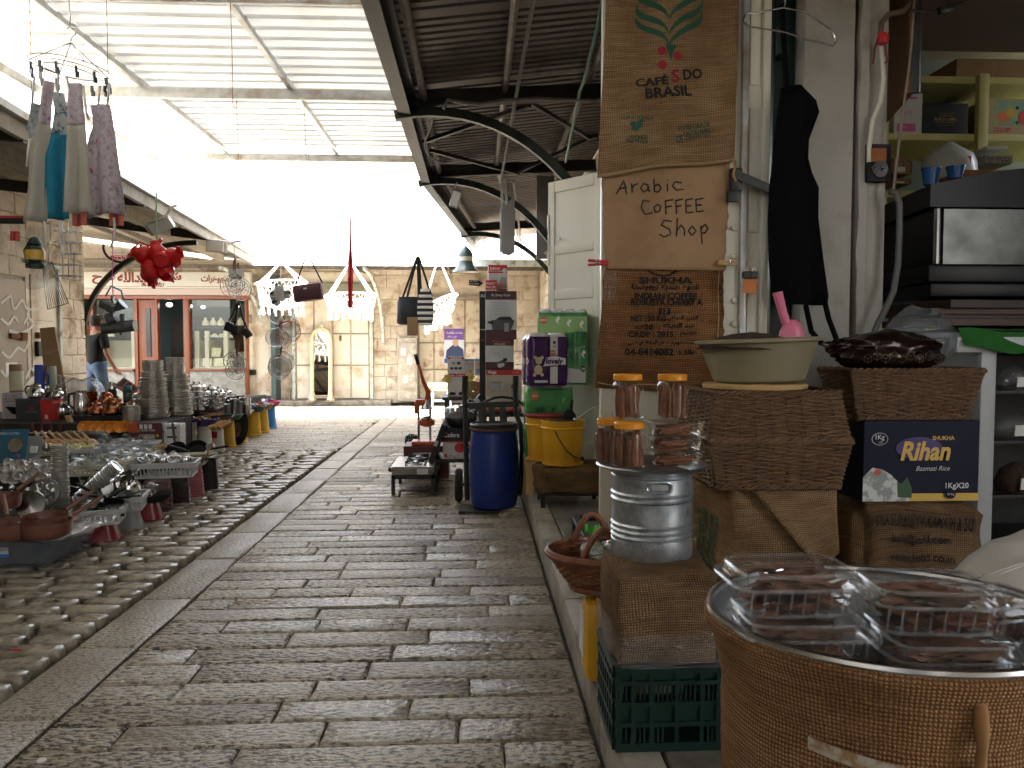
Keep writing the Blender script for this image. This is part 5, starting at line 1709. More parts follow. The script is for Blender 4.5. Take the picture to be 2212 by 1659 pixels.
def clam(name,label,loc,w_,d_,h_,seed,fill,rz=0,group='clear boxes of bark'):
 """clear clamshell: tapered base, flange, domed lid; bark inside"""
 t=thing(name,label,'box',loc,rz,group)
 hb=h_*.68
 def sh(prof):
  b=MB()
  vs,fs=[],[]
  n=20
  for(ix,z)in prof:
   for k in range(n):
    a=2*pi*k/n
    c,s_=math.cos(a),math.sin(a)
    vs.append((math.copysign(abs(c)**.35,c)*(w_/2-ix),math.copysign(abs(s_)**.35,s_)*(d_/2-ix),z))
  for i in range(len(prof)-1):
   for k in range(n):
    l=(k+1)%n
    fs.append((i*n+k,i*n+l,(i+1)*n+l,(i+1)*n+k))
  fs.append(tuple((len(prof)-1)*n+k for k in range(n)))
  return b.add(vs,fs)
 sh([(.0,hb),(.008,hb),(.012,hb-.004),(.02,.003),(.024,0)]).build('base',m_shell,t,smooth=60)
 sh([(.0,hb+.003),(.008,hb+.003),(.010,hb+.006),(.012,h_-.004),(.02,h_)]).build('lid',m_shell,t,smooth=60)
 for z,q in((hb+.0015,0),(h_-.003,.012),(.004,.02)):
  W,D=w_/2-q,d_/2-q
  MB().tube([(math.copysign(abs(math.cos(a))**.35,math.cos(a))*W,math.copysign(abs(math.sin(a))**.35,math.sin(a))*D,z)for a in[2*pi*i/28+.1 for i in range(28)]],.0028,5,closed=True).build('flange',m_rim,t)
 for s_ in(-1,1):
  for i in range(9):
   MB().bar((-.4*w_+.1*w_*i,s_*(d_/2-.018),.006),(-.4*w_+.1*w_*i,s_*(d_/2-.010),hb-.002),.0022,.002).build('rib',m_rim,t)
 rr=random.Random(seed)
 b=MB()
 for i in range(fill):
  L=rr.uniform(.3,.7)*w_*.8
  wd=rr.uniform(.006,.013)
  p=Vector((rr.uniform(-.5,.5)*(w_*.8-L),rr.uniform(-.4,.4)*(d_-.03),rr.uniform(.006,h_-.014)))
  an=rr.uniform(-.7,.7)
  bend=rr.uniform(-.25,.25)
  vs,fs=[],[]
  for q in range(5):
   s_=(q/4-.5)*L
   for e in(-1,0,1):
    x=s_*math.cos(an)-e*wd*math.sin(an)
    y=s_*math.sin(an)+e*wd*math.cos(an)
    vs.append((max(-w_/2+.02,min(w_/2-.02,p.x+x)),max(-d_/2+.02,min(d_/2-.02,p.y+y)),max(.003,min(h_-.004,p.z+bend*s_*s_/L*2+abs(e)*wd*.5*rr.choice((.6,-.6))))))
  for q in range(4):
   for e in range(2):
    fs.append((q*3+e,q*3+e+1,q*3+e+4,q*3+e+3))
  b.add(vs,fs)
 o=b.build('bark_pieces',m_bark,t,smooth=180)
 o['kind']='stuff'
 return t
for k in range(3):
 t=thing('clear_box',('clear box of cinnamon sticks, bottom of the small stack on the tray','clear box of cinnamon sticks, middle of the small stack on the tray','clear box of cinnamon sticks, top of the small stack under a jar')[k],'box',(.582,2.225,.888+k*.0435),.03*k,'clear boxes of cinnamon sticks')
 MB().box((0,0,.02),(.145,.10,.038),taper=.88).build('shell',m_clear,t,bev=.006)
 MB().box((0,0,.0405),(.15,.105,.004)).build('rim',m_clear,t)
 for s_ in sticks_mb(26,(.13,.09,.03),.06,.006,k+20,False):
  s_.build('cinnamon_stick',m_cin,t)
DX,DY,DZ=.588,1.055,.850
dm=thing('steel_pot','large stainless pot wrapped in coarse jute in the foreground','pot',(DX,DY,ZP))
hd=DZ-ZP
MB().lathe([(.222,0),(.225,.1),(.230,.4),(.234,hd-.13),(.232,hd-.10),(.240,hd-.07),(.246,hd-.035),(.256,hd-.015),(.259,hd-.004),(.254,hd+.004)],96,wob=lambda a,z:.014*noise.noise((3.2*math.cos(a),3.2*math.sin(a),z*3))*(1 if z<hd-.05 else .2)+.006*noise.noise((9*math.cos(a),9*math.sin(a),z*6)),uvm=True,sy=.86,cap=(True,False)).build('jute_cover',m_burld,dm,smooth=180)
MB().tube([(.250*math.cos(a),.215*math.sin(a),hd+.005)for a in[2*pi*i/72 for i in range(72)]],.0065,8,closed=True).build('rim',m_inox,dm)
MB().lathe([(.2475,hd+.003),(.236,hd-.012),(.222,hd-.04),(.216,hd-.19),(.001,hd-.192)],64,sy=.86,cap=(False,False)).build('inner_wall',m_inoxd,dm)
an=math.radians(-105)
def on_drum(a0,z0,r=.246):
 return Vector((r*math.cos(a0),.86*r*math.sin(a0),z0))
seam=[]
for i in range(26):
 a=math.radians(-92)+.02*math.sin(i*.4)
 seam.append(on_drum(a,hd-.03-i*.027,.244 if i>2 else .25))
MB().tube(seam,[.007+.002*math.sin(i*2)for i in range(26)],6).build('seam',m_burld,dm,smooth=180)
tp=MB()
for i in range(8):
 pass
MB().grid(lambda u,v:on_drum(math.radians(-137+30*u),hd-.115-.014*u+.016*v+(.0 if v else-.004*u),.2445),14,2).build('tape_strip',mat('pale_worn_tape',(.46,.43,.36),(.30,.19,.09),s=60,rough=.6,lo=.42,hi=.58),dm,smooth=180)
clam('clear_box','clear clamshell box of dark bark, upper left in the jute wrapped pot',(.426,1.02,.874),.178,.13,.062,1,70,.03)
clam('clear_box','clear clamshell box of dark bark, lower left in the jute wrapped pot',(.435,1.01,.811),.178,.13,.062,2,70,-.04)
clam('clear_box','clear clamshell box of dark bark, upper right in the jute wrapped pot',(.60,.985,.860),.178,.13,.062,3,80,-.10)
clam('clear_box','clear clamshell box of dark bark, lower right in the jute wrapped pot',(.61,.965,.797),.178,.13,.062,4,70,-.05)
clam('clear_box','clear clamshell box of dark bark at the far right edge of the pot',(.745,1.06,.815),.14,.12,.062,5,50,.2)
ws=thing('white_sack','rounded white woven plastic sack behind the jute wrapped pot','sack',(1.50,1.85,ZP))
crumple(MB(),.34,.24,.325,2.2,32,20,.10).build('sack',mat('white_woven_sack',(.55,.53,.48),(.49,.47,.43),s=6,rough=.6),ws,smooth=180)
for k in range(3):
 MB().tube([Vector((-.30+.5*i/12,-.14+.05*k,.57+.06*math.sin(i/12*pi)-.02*k))for i in range(13)],.003,4).build('seam',MATS['white_woven_sack'],ws,smooth=180)
jc=thing('jerrycan','tall yellow plastic jerrycan squeezed beside the crate on the kerb','jerrycan',(.428,2.52,ZP))
MB().box((0,0,.135),(.145,.14,.27)).build('body',m_yel,jc,bev=.035)
MB().box((-.0735,.02,.15),(.003,.08,.15)).build('sticker',m_wcard,jc)
MB().lathe([(.02,.265),(.022,.29)],12).build('neck',m_yel,jc)
kb=thing('oval_basket','red brown oval wicker basket with two handles on the jerrycan','basket',(.43,2.56,.423))
wv=MB()
for r in range(11):
 f=(r+.5)/11
 z=.012+.095*f
 rad=.105+.07*f**.8
 wv.tube([((rad+.004*math.cos(pi*(i/2+r)))*math.cos(2*pi*i/88),(rad+.004*math.cos(pi*(i/2+r)))*.85*math.sin(2*pi*i/88),z)for i in range(88)],.0068,5,closed=True)
o=wv.build('weave',m_wick2,kb,smooth=180)
o['kind']='stuff'
for(z,rad,th)in((.005,.108,.012),(.11,.182,.009),(.125,.187,.009),(.118,.193,.008)):
 MB().tube([(rad*math.cos(2*pi*i/60),rad*.85*math.sin(2*pi*i/60),z)for i in range(60)],th,7,closed=True).build('rim',m_wick2,kb,smooth=180)
for yy in(.12,-.12):
 pts=[Vector((-.07+.14*i/14-.02,yy,.12+.10*math.sin(pi*i/14)))for i in range(15)]
 MB().tube(pts,[.010+.0025*(i%2)for i in range(15)],8).build('handle',m_wick2,kb,smooth=180)
MB().lathe([(.1,.0),(.001,.0)],20,(0,0,.01),cap=(False,False)).build('base',m_wick2,kb)
m_herb=mat('dried_herbs',(.16,.16,.10),(.4,.40,.34),s=35,rough=.4,lo=.4,hi=.6)
for k,(x,y,z,a)in enumerate(((-.08,-.05,.06,.3),(.0,-.03,.07,-.4),(-.03,.05,.09,.9),(.07,-.06,.06,.2),(.06,.05,.09,-.8))):
 t=thing('herb_packet','crinkled clear packet of dried herbs heaped in the oval basket','packet',(.43+x,2.56+y,.423+z),a,'herb packets in the oval basket')
 crumple(MB(),.055,.04,.022,k*3.3,16,10,.3).build('herbs',m_herb,t,smooth=60)
 crumple(MB(),.062,.046,.028,k*3.3,16,10,.35).build('film',m_bag,t,smooth=60)
t=thing('green_tie','bright green paper tie on a herb packet in the oval basket','ribbon',(.405,2.62,.60))
MB().grid(lambda u,v:Vector((-.03+.06*u,.01*math.sin(u*8),-.01+.025*v+.008*math.sin(u*12))),8,2).build('ribbon',mat('leaf_green',(.08,.4,.04),rough=.5),t,smooth=180)
fm=thing('steel_floor_frame','low black steel angle frame lying on the platform','frame',(.76,4.0,ZP))
for(a,b_)in(((.58,3.55),(.58,4.45)),((.58,4.45),(1.05,4.45)),((.58,3.55),(1.05,3.55)),((1.05,3.55),(1.05,4.45)),((.6,4.0),(1.05,4.0))):
 MB().bar((*a,.235),(*b_,.235),.04,.03).build('rail',m_dark,fm,world=True,bev=.003)
for a in((.58,3.56),(.58,4.44),(1.05,3.56),(1.05,4.44)):
 MB().box((*a,.175),(.035,.035,.09)).build('leg',m_dark,fm,world=True)
 # middle of the street: goods by the shop door
dw=thing('ivory_door','ivory panelled door leaf standing open behind the paper towel packs','door',(.8,6.05,ZP))
h1,h2=Vector((.965,5.85,0)),Vector((.605,6.27,0))
dv=(h1-h2).normalized()
dn=Vector((0,0,1)).cross(dv)
z0d,z1d=P(1299,1003,5.85).z,P(1285,371,5.85).z
W=(h1-h2).length
def dbar(a0,a1,z0,z1,out,th,nm,m,bev=.005):
 c=h2+dv*(a0+a1)/2-dn*0+Vector((0,0,(z0+z1)/2))+dv.cross(Vector((0,0,1)))*out
 M=Matrix((dv,dv.cross(Vector((0,0,1)))*-1,Vector((0,0,1)))).transposed()
 return MB().box(c,(a1-a0,th,z1-z0),m=M).build(nm,m,dw,world=True,bev=bev)
dbar(0,W,z0d,z1d,0,.03,'leaf',m_doorw)
for a0,a1 in((0,.07),(W-.07,W)):
 dbar(a0,a1,z0d,z1d,.018,.016,'stile',m_doorw)
for z0,z1 in((z0d,z0d+.16),(z0d+.62,z0d+.70),(1.62,1.70),(1.98,2.05),(z1d-.09,z1d)):
 dbar(.072,W-.072,z0,z1,.018,.016,'rail',m_doorw)
dbar(W+.001,W+.03,z0d,z1d,.0,.04,'edge',m_teale)
for z in(2.25,1.95):
 MB().tube([h2+Vector((-.012,-.02,z-.05)),h2+Vector((-.012,-.02,z+.05))],.016,8).build('hinge',m_doorw,dw,world=True)
MB().tube([h2+Vector((-.015,-.03,z))for z in(2.3,2.1,2.02)]+[h2+Vector((-.05,-.06,1.99))],.008,6).build('bolt_rod',m_doorw,dw,world=True)
MB().sphere(h2+dv*.1+Vector((0,-.05,2.1)),.012,8,5).build('knob',m_inox,dw,world=True)
pk=thing('padlock_bar','dark green iron latch bar on the step beside the ivory door','latch',P(1316,950,5.6))
MB().tube([P(1311,845,5.6),P(1313,1000,5.6)],.012,6).build('bar',m_dkgreen,pk,world=True)
MB().box(P(1314,938,5.58),(.05,.05,.14)).build('latch',m_black,pk,world=True,bev=.01)
sl=thing('jute_covered_stool','low black stool hidden under a jute sack below the yellow buckets','stool',(.66,5.4,ZP))
S=(.50,.42,.20)
b,wf=None,None
cl,wf=cloth_box('jute_cloth','brown jute sack folded over the low stool under the yellow buckets','cloth',(.665,5.42,.215),S,m_burl3,21,.035,.022,soft=.08)
for a in((-.2,-.15),(.2,-.15),(-.2,.15),(.2,.15)):
 MB().box((a[0],a[1],.05),(.03,.03,.10)).build('leg',m_black,sl)
MB().box((0,0,.092),(.46,.36,.016)).build('top',m_black,sl)
def bucket(name,label,loc,rz=0,fill=True,r0=.132,r1=.150,h=.31,m=None,group='buckets'):
 t=thing(name,label,'bucket',loc,rz,group)
 m=m or m_yel
 MB().lathe([(r0+.012,0),(r0+.014,.012),(r0,.016),(r0+.002,.02),(r1-.004,h-.06),(r1+.006,h-.058),(r1+.006,h-.05),(r1,h-.045),(r1+.002,h-.006),(r1+.006,h-.004),(r1+.004,h),(r1-.004,h-.002),(r0-.004,.03)],40).build('body',m,t)
 return t
b1=bucket('yellow_bucket','yellow plastic bucket of dark beans with a wire handle, in front',(.61,5.36,.418),group='yellow buckets on the jute covered stool')
MB().lathe([(.143,.29),(.10,.305),(.001,.312)],24,wob=lambda a,z:.04*math.sin(a*7),cap=(False,False)).build('beans',mat('dark_beans',(.06,.03,.018),(.02,.012,.008),s=70,rough=.5,bump=1,bs=90),b1)
MB().tube([(-.07,-.143,.245),(-.05,-.165,.2),(.0,-.19,.12),(.06,-.17,.07),(.115,-.115,.05),(.12,-.10,.05)],.0045,6).build('wire_handle',m_black,b1)
MB().sphere((.122,-.105,.05),.016,8,5).build('handle_knob',m_black,b1)
b2=bucket('yellow_bucket','yellow plastic bucket with a dark red lid, behind the other',(.515,5.60,.418),group='yellow buckets on the jute covered stool')
MB().lathe([(.15,.312),(.165,.318),(.165,.33),(.12,.336),(.001,.338)],32,cap=(True,False)).build('lid',mat('maroon_plastic',(.22,.02,.03),rough=.4),b2)
sv=thing('steel_ladle','long steel ladle leaning in the front yellow bucket','ladle',(.64,5.36,.72))
MB().tube([P(1245,905,5.36),P(1304,865,5.36)],.006,6).build('handle',m_inox,sv,world=True)
MB().sphere(P(1243,907,5.36),.02,8,6).build('bowl',m_inox,sv,world=True)
s2_=thing('black_scoop','black scoop standing in the beans of the front yellow bucket','scoop',(.66,5.36,.72))
MB().lathe([(.02,0),(.05,.02),(.045,.05),(.015,.085)],14,P(1230,910,5.4),sy=.5).build('pan',m_blackm,s2_,world=True)
MB().bar(P(1232,895,5.4),P(1236,864,5.4),.02,.015).build('handle',m_blackm,s2_,world=True)
m_pgreen=mat('pack_green',(.015,.16,.055),(.10,.34,.10),s=4,rough=.25)
m_pgreen2=mat('pack_light_green',(.22,.42,.12),rough=.25)
m_ppurple=mat('pack_purple',(.055,.012,.10),rough=.22)
m_pwhite=mat('pack_white',(.68,.68,.68),(.60,.60,.61),s=9,rough=.3)
m_tissue=mat('tissue',(.72,.72,.70),rough=.9)
def pack(name,label,loc,size,m,rz,nx,nz,group,white=.16):
 """wrapped rolls: a soft quilted block whose faces bulge at every roll"""
 t=thing(name,label,'pack',loc,rz,group)
 W,D,H=size
 def face(b,o,u,v,wu,wv,ku,kv):
  nrm=Vector(u).cross(Vector(v))
  def fn(a,q):
   p=Vector(o)+Vector(u)*wu*(a-.5)+Vector(v)*wv*(q-.5)
   e=min(a,1-a,.08)/.08
   f=min(q,1-q,.06)/.06
   bl=.012*abs(math.sin(pi*a*ku))**.5*abs(math.sin(pi*q*kv))**.3
   wr=.003*noise.noise((p.x*40,p.y*40,p.z*60))
   return p+nrm*((bl+wr)*min(e,1)*min(f,1)-.008*(1-min(e,f)))
  return b.grid(fn,24,24)
 for fc,o,u,v,wu,wv,ku,kv in(('front',(0,-D/2,H/2),(1,0,0),(0,0,1),W,H,nx,nz),('right',(W/2,0,H/2),(0,1,0),(0,0,1),D,H,2,nz),('left',(-W/2,0,H/2),(0,-1,0),(0,0,1),D,H,2,nz),('back',(0,D/2,H/2),(-1,0,0),(0,0,1),W,H,nx,nz)):
  face(MB(),o,u,v,wu,wv,ku,kv).build('wrap',m,t,smooth=180)
 face(MB(),(0,0,H),(1,0,0),(0,1,0),W,D,nx,2).build('wrap',m_pwhite,t,smooth=180)
 for i in range(nx):
  MB().lathe([(W/nx*.46,0),(W/nx*.46,.02),(W/nx*.40,.028),(.02,.028),(.018,.01)],18,(-W/2+W/nx*(i+.5),-D/4,H-.008)).build('roll',m_tissue,t)
 return t
def pprint(t,size,fc,pts,m,off):
 W,D,H=size
 if fc=='f':
  q=[(-W/2+a*W,-D/2-.014-off,b*H)for a,b in pts]
 else:
  q=[(W/2+.014+off,-D/2+a*D,b*H)for a,b in pts]
 MB().add(q,[tuple(range(len(q)))]).build('printed_shape',m,t)
def ptext(t,size,fc,s_,a,b,w_,m,off=.002,bold=.02,shear=0,h_=None):
 W,D,H=size
 if fc=='f':
  f=plane_fn((-W/2+a*W,-D/2-.0145-off,b*H),(1,0,0),(0,0,1))
  text(s_,m,t,f,w=w_*W,h=h_*H if h_ else None,bold=bold,shear=shear)
 else:
  f=plane_fn((W/2+.0145+off,-D/2+a*D,b*H),(0,1,0),(0,0,1))
  text(s_,m,t,f,w=w_*D,h=h_*H if h_ else None,bold=bold,shear=shear)
circ=lambda a,b,r,k=1,n=16:[(a+r*math.cos(2*pi*i/n),b+r*k*math.sin(2*pi*i/n))for i in range(n)]
m_por=mat('print_orange',(.55,.14,.04),rough=.4)
pb_=thing('wooden_pallet','low wooden pallet under the stack of paper towel packs','pallet',(.57,5.86,ZP))
for k in range(4):
 MB().box((0,-.13+.085*k,.255),(.40,.07,.02)).build('plank',m_pine,pb_)
for k in(-.17,0,.17):
 MB().box((k,0,.12),(.06,.30,.24)).build('block',m_pine,pb_)
SZ=(.335,.26,.545)
p1=pack('towel_pack','green wrapped paper towel pack at the bottom of the stack',(.545,5.80,.397),SZ,m_pgreen,.03,3,2,'paper towel packs')
pprint(p1,SZ,'f',[(.08,.72),(.95,.78),(.95,.95),(.08,.95)],m_pgreen,.001)
pprint(p1,SZ,'f',circ(.16,.88,.085,.7),m_por,.003)
ptext(p1,SZ,'f','NEW!',.16,.88,.13,m_white,.005)
pprint(p1,SZ,'f',[(.02,.30),(.40,.28),(.62,.36),(.62,.45),(.3,.40),(.02,.45)],m_pgreen2,.002)
ptext(p1,SZ,'f','Violet',.48,.62,.55,m_dkgreen,.004,.01,.3,.2)
pprint(p1,SZ,'f',[(.02,.02),(.62,.02),(.62,.14),(.02,.2)],m_pwhite,.002)
pprint(p1,SZ,'f',circ(.18,.16,.10,.65),m_dkgreen,.004)
ptext(p1,SZ,'f','48',.18,.16,.13,m_white,.006)
for k,(a,b_)in enumerate(((.75,.82),(.85,.55),(.2,.35),(.6,.5))):
 pprint(p1,SZ,'f',[(a,b_),(a+.06,b_+.05),(a+.09,b_+.02),(a+.05,b_-.01),(a+.07,b_-.05),(a+.02,b_-.03)],m_pgreen2,.004)
SZ2=(.36,.24,.55)
p2=pack('towel_pack','tall green wrapped paper towel pack behind the purple pack',(.665,5.865,.955),SZ2,m_pgreen,-.12,4,2,'paper towel packs')
pprint(p2,SZ2,'f',[(0,.70),(1,.72),(1,.93),(.0,.93)],m_pgreen2,.001)
pprint(p2,SZ2,'f',circ(.10,.88,.075,.7),m_por,.003)
ptext(p2,SZ2,'f','NEW!',.10,.88,.12,m_white,.005)
ptext(p2,SZ2,'f','Violet',.86,.72,.22,m_dkgreen,.004,.01,.3)
pprint(p2,SZ2,'f',[(.5,.03),(.98,.03),(.98,.20),(.5,.24)],m_pwhite,.002)
pprint(p2,SZ2,'f',circ(.93,.22,.06,.7),m_dkgreen,.004)
ptext(p2,SZ2,'f','48',.93,.22,.08,m_white,.006)
for k in range(4):
 a,b_=(.58,.88,.35,.84)[k],(.84,.42,.88,.82)[k]
 pprint(p2,SZ2,'f',[(a,b_),(a+.06,b_+.06),(a+.1,b_+.02),(a+.05,b_-.01),(a+.08,b_-.06),(a+.02,b_-.03)],m_white,.004)
for k in range(6):
 pprint(p2,SZ2,'f',circ(.80+.03*k,.52,.011,.6,8),m_white,.004)
SZ3=(.285,.20,.365)
p3=pack('towel_pack','purple and white wrapped toilet roll pack with a teddy bear print',(.51,5.69,.957),SZ3,m_ppurple,.22,2,2,'paper towel packs')
pprint(p3,SZ3,'f',[(.52,.04),(.72,.04),(.72,.98),(.52,.98)],m_pwhite,.001)
pprint(p3,SZ3,'f',[(.30,.36),(.96,.40),(.96,.56),(.62,.62),(.40,.58)],m_ppurple,.0025)
pprint(p3,SZ3,'f',[(.33,.385),(.93,.42),(.93,.54),(.62,.60),(.42,.56)],m_pwhite,.004)
ptext(p3,SZ3,'f','lovely',.63,.475,.48,m_ppurple,.006,.04,.2,.15)
pprint(p3,SZ3,'f',circ(.58,.66,.075,.75),m_por,.006)
ptext(p3,SZ3,'f',HB('חדש'),.58,.66,.09,m_white,.008)
ptext(p3,SZ3,'f',HB('שניב'),.63,.78,.09,m_ppurple,.004)
pprint(p3,SZ3,'f',circ(.63,.86,.04,.8),m_ppurple,.004)
m_bear=mat('print_cream',(.62,.5,.32),rough=.5)
pprint(p3,SZ3,'f',circ(.20,.32,.11,.9),m_bear,.004)
pprint(p3,SZ3,'f',circ(.21,.50,.09,.8),m_bear,.005)
for a,b_ in((.12,.56),(.30,.56),(.10,.22),(.30,.22)):
 pprint(p3,SZ3,'f',circ(a,b_,.045,.8),m_bear,.0045)
for a,b_,r in((.18,.51,.012),(.25,.51,.012),(.22,.475,.016)):
 pprint(p3,SZ3,'f',circ(a,b_,r,.8,8),m_ink,.007)
pprint(p3,SZ3,'f',[(.1,.06),(.45,.06),(.45,.11),(.1,.11)],m_pwhite,.004)
ptext(p3,SZ3,'r','lovely',.5,.62,.7,m_white,.003,.04,.2)
for k in range(5):
 pprint(p3,SZ3,'r',circ(.2+.15*k,.42,.05,.6,8),m_white,.003)
pprint(p3,SZ3,'r',[(.5,.1),(.8,.1),(.8,.2),(.5,.2)],m_white,.003)
ht=thing('hand_truck','black steel hand truck with rubber grips holding the blue barrel','hand truck',(.12,6.0,0))
hy=6.12
lx,rx=P(1004,900,hy).x,P(1113,900,hy).x
zt=P(1004,812,hy).z
pts_l=[(lx+.02,5.95,.05),(lx+.008,6.02,.5),(lx,hy,zt-.12)]
MB().tube(pts_l,.020,8).build('rail',m_dark,ht,world=True)
MB().tube([(rx+.03,5.98,.08),(rx+.05,6.04,.45),(rx+.04,6.06,.62),(rx,hy,.72),(rx-.0,hy,zt-.12)],.019,8).build('rail',m_dark,ht,world=True)
for x in(lx,rx):
 MB().tube([(x,hy,zt-.13),(x+.004,hy+.005,zt)],.024,10).build('grip',m_black,ht,world=True)
MB().bar((lx,hy,P(1004,876,hy).z),(rx+.03,hy,P(1004,873,hy).z),.03,.045).build('crossbar',m_dark,ht,world=True)
MB().bar((lx,hy-.05,.42),(rx,hy-.05,.42),.03,.04).build('crossbar',m_dark,ht,world=True)
for x in(1040,1062,1085):
 xx=P(x,900,hy).x
 MB().bar((xx,hy,.80),(xx+.01,hy-.04,.42),.05,.012).build('slat',m_dark,ht,world=True)
MB().tube([Vector((P(1085,900,hy).x,hy+.02,.66))+Vector((.25*math.cos(t)*.9,0,.18*math.sin(t)+.0))for t in[i*pi/10 for i in range(11)]],.012,6).build('bent_rod',m_dark,ht,world=True)
pz=.012
MB().box((.02,5.80,.012),(.30,.26,.014)).build('toe_plate',m_dark,ht,world=True)
for x in(lx-.05,rx+.10):
 w_=MB().lathe([(.06,-.028),(.115,-.03),(.13,-.018),(.13,.018),(.115,.03),(.06,.028)],24,(x,6.16,.132),m=Matrix.Rotation(pi/2,3,'Y')).build('wheel',mat('rubber',(.015,.015,.016),rough=.8),ht,world=True)
 MB().lathe([(.001,-.03),(.06,-.026),(.06,.026),(.001,.03)],18,(x,6.16,.132),m=Matrix.Rotation(pi/2,3,'Y'),cap=(False,False)).build('rim',m_galv,w_,world=True)
MB().tube([(lx-.05,6.16,.132),(rx+.1,6.16,.132)],.012,6).build('axle',m_dark,ht,world=True)
br_=thing('blue_barrel','blue plastic barrel with a black clamped lid on the hand truck','barrel',(.137,5.83,.022))
MB().lathe([(.15,0),(.168,.012),(.176,.05),(.186,.16),(.191,.30),(.187,.42),(.176,.54),(.172,.575),(.178,.585),(.178,.60),(.170,.606)],48).build('body',m_blue,br_)
MB().lathe([(.178,.592),(.186,.596),(.186,.606),(.178,.61)],40).build('clamp_ring',m_rust,br_)
MB().lathe([(.170,.606),(.183,.612),(.185,.632),(.178,.640),(.168,.638),(.162,.630),(.12,.632),(.118,.626),(.001,.626)],44,cap=(True,False)).build('lid',m_black,br_)
MB().lathe([(.001,.6275),(.112,.6275)],32,cap=(False,False)).build('lid_panel',mat('dusty_lid',(.13,.11,.09),(.06,.055,.05),s=9,rough=.6),br_)
MB().box((-.165,-.06,.47),(.03,.06,.02),rz=.3).build('handle',m_blue,br_,bev=.006)
MB().box((-.162,-.055,.45),(.02,.05,.012),rz=.3).build('handle',m_blue,br_,bev=.004)
tb=thing('black_table','black steel table carrying the tower of appliance cartons','table',(.30,7.35,0))
zt2=P(1080,890,7.2).z
MB().box((.06,0,zt2-.02),(.66,.5,.035)).build('top',m_dark,tb)
for a in((-.22,-.2),(.36,-.2),(-.22,.2),(.36,.2)):
 MB().box((a[0],a[1],zt2/2-.02),(.04,.04,zt2-.04)).build('leg',m_dark,tb)
m_cwhite=mat('carton_white',(.60,.60,.60),(.55,.55,.56),s=3,rough=.35)
m_cmar=mat('carton_maroon',(.06,.008,.012),rough=.35)
m_cred=mat('carton_red',(.50,.022,.02),rough=.4)
m_cbeige=mat('carton_beige',(.50,.44,.35),(.46,.40,.31),s=4,rough=.5)
m_grey=mat('print_grey',(.28,.28,.29),rough=.5)
m_dgrey=mat('print_dark_grey',(.05,.05,.055),rough=.3)
vx=lambda v,Y=7.2:P(v,800,Y).x
vz=lambda v,Y=7.2:P(1080,v,Y).z
lines=lambda a0,a1,b0,b1,n,fc='f':[('r',fc,a0+(a1-a0)*.5*(R.random()*.5),b0+(b1-b0)*i/n,a1-(a1-a0)*.5*(R.random()*.5),b0+(b1-b0)*i/n+.006,m_grey)for i in range(n)]
def vbox(name,label,x0,x1,y0,y1,Y,dep,m,prints,rz=0,group='cartons of kitchen appliances'):
 a,c=vx(x0,Y),vx(x1,Y)
 z0,z1=vz(y1,Y),vz(y0,Y)
 return carton(name,label,'box',((a+c)/2,Y+dep/2,z0),(c-a,dep,z1-z0-.001),m,rz,prints,group)
vbox('appliance_carton','beige carton with a red top band at the bottom of the tower',1050,1127,799,889,7.2,.34,m_cbeige,[('r','f',0,.88,1,1,m_cred),('t','f',.17,.94,.24,None,'Mega',m_white,.02),('t','f',.84,.94,.18,None,'No. HF-390',m_white),('r','f',0,.015,1,.075,m_cred),('t','f',.55,.045,.3,None,'www.mega.ps',m_white),('r','f',.09,.48,.48,.68,m_wcard),('t','f',.28,.71,.3,None,'Specification',m_ink)]+[('r','f',.09,.48+.05*i,.48,.484+.05*i,m_navy)for i in range(5)]+[('r','f',.26,.48,.265,.68,m_navy)]+[('t','f',.17,.655-.05*i,.14,None,s_,m_ink)for i,s_ in enumerate(('Capacity','Max Power','Frequency','Voltage'))]+[('t','f',.36,.655-.05*i,.14,None,s_,m_ink)for i,s_ in enumerate(('3.5L','1350W','50-60Hz','220V-240V'))]+[('r','f',.70,.25,.92,.5,m_grey),('o','f',.80,.60,.10,.08,m_dgrey)])
vbox('appliance_carton','white and maroon fryer carton in the middle of the tower',1049,1110,733.5,798,7.2,.32,m_cwhite,[('r','f',0,.80,1,1,m_cmar),('t','f',.55,.94,.6,None,'Professional',m_cred,.01),('t','f',.5,.85,.38,None,'MDS-430S2',m_white),('r','f',0,0,1,.25,m_cmar),('p','f',[(.40,.08),(.52,.03),(.72,.12),(.72,.26),(.60,.32),(.38,.22)],m_dgrey),('p','f',[(.43,.09),(.52,.055),(.66,.12),(.66,.22),(.43,.19)],m_wcard),('r','f',.62,.28,.76,.38,m_ink)]+lines(.15,.95,.48,.74,6))
vbox('appliance_carton','tall white and maroon carton lettered 5L Deep Fryer',1049,1116,628.5,733,7.2,.30,m_cwhite,[('r','f',0,.82,1,1,m_cmar),('t','f',.5,.91,.62,None,'5L Deep Fryer',m_white,.02),('r','f',0,0,1,.20,m_cmar),('p','f',[(.22,.20),(.82,.20),(.92,.36),(.92,.40),(.18,.40)],m_dgrey),('p','f',[(.06,.34),(.25,.30),(.25,.36),(.10,.38)],m_ink),('p','f',[(.3,.40),(.45,.46),(.8,.47),(.88,.40)],m_ink),('r','f',.6,.16,.75,.34,m_grey)]+lines(.15,.85,.5,.8,9))
vbox('appliance_carton','red and white food processor carton on top of the tower',1055,1096,572,628,7.25,.2,m_cwhite,[('r','f',0,.68,1,1,m_cred),('t','f',.36,.87,.55,None,'Selmor',m_white,.03),('t','f',.45,.76,.8,None,'Food processor',m_white,.01,.2),('r','f',.0,0,1,.06,m_cred),('p','f',[(.55,.1),(.95,.1),(.9,.5),(.7,.56),(.6,.4)],m_grey),('o','f',.86,.78,.12,.10,m_wcard),('o','f',.68,.22,.14,.10,m_por)]+lines(.05,.5,.45,.62,4))
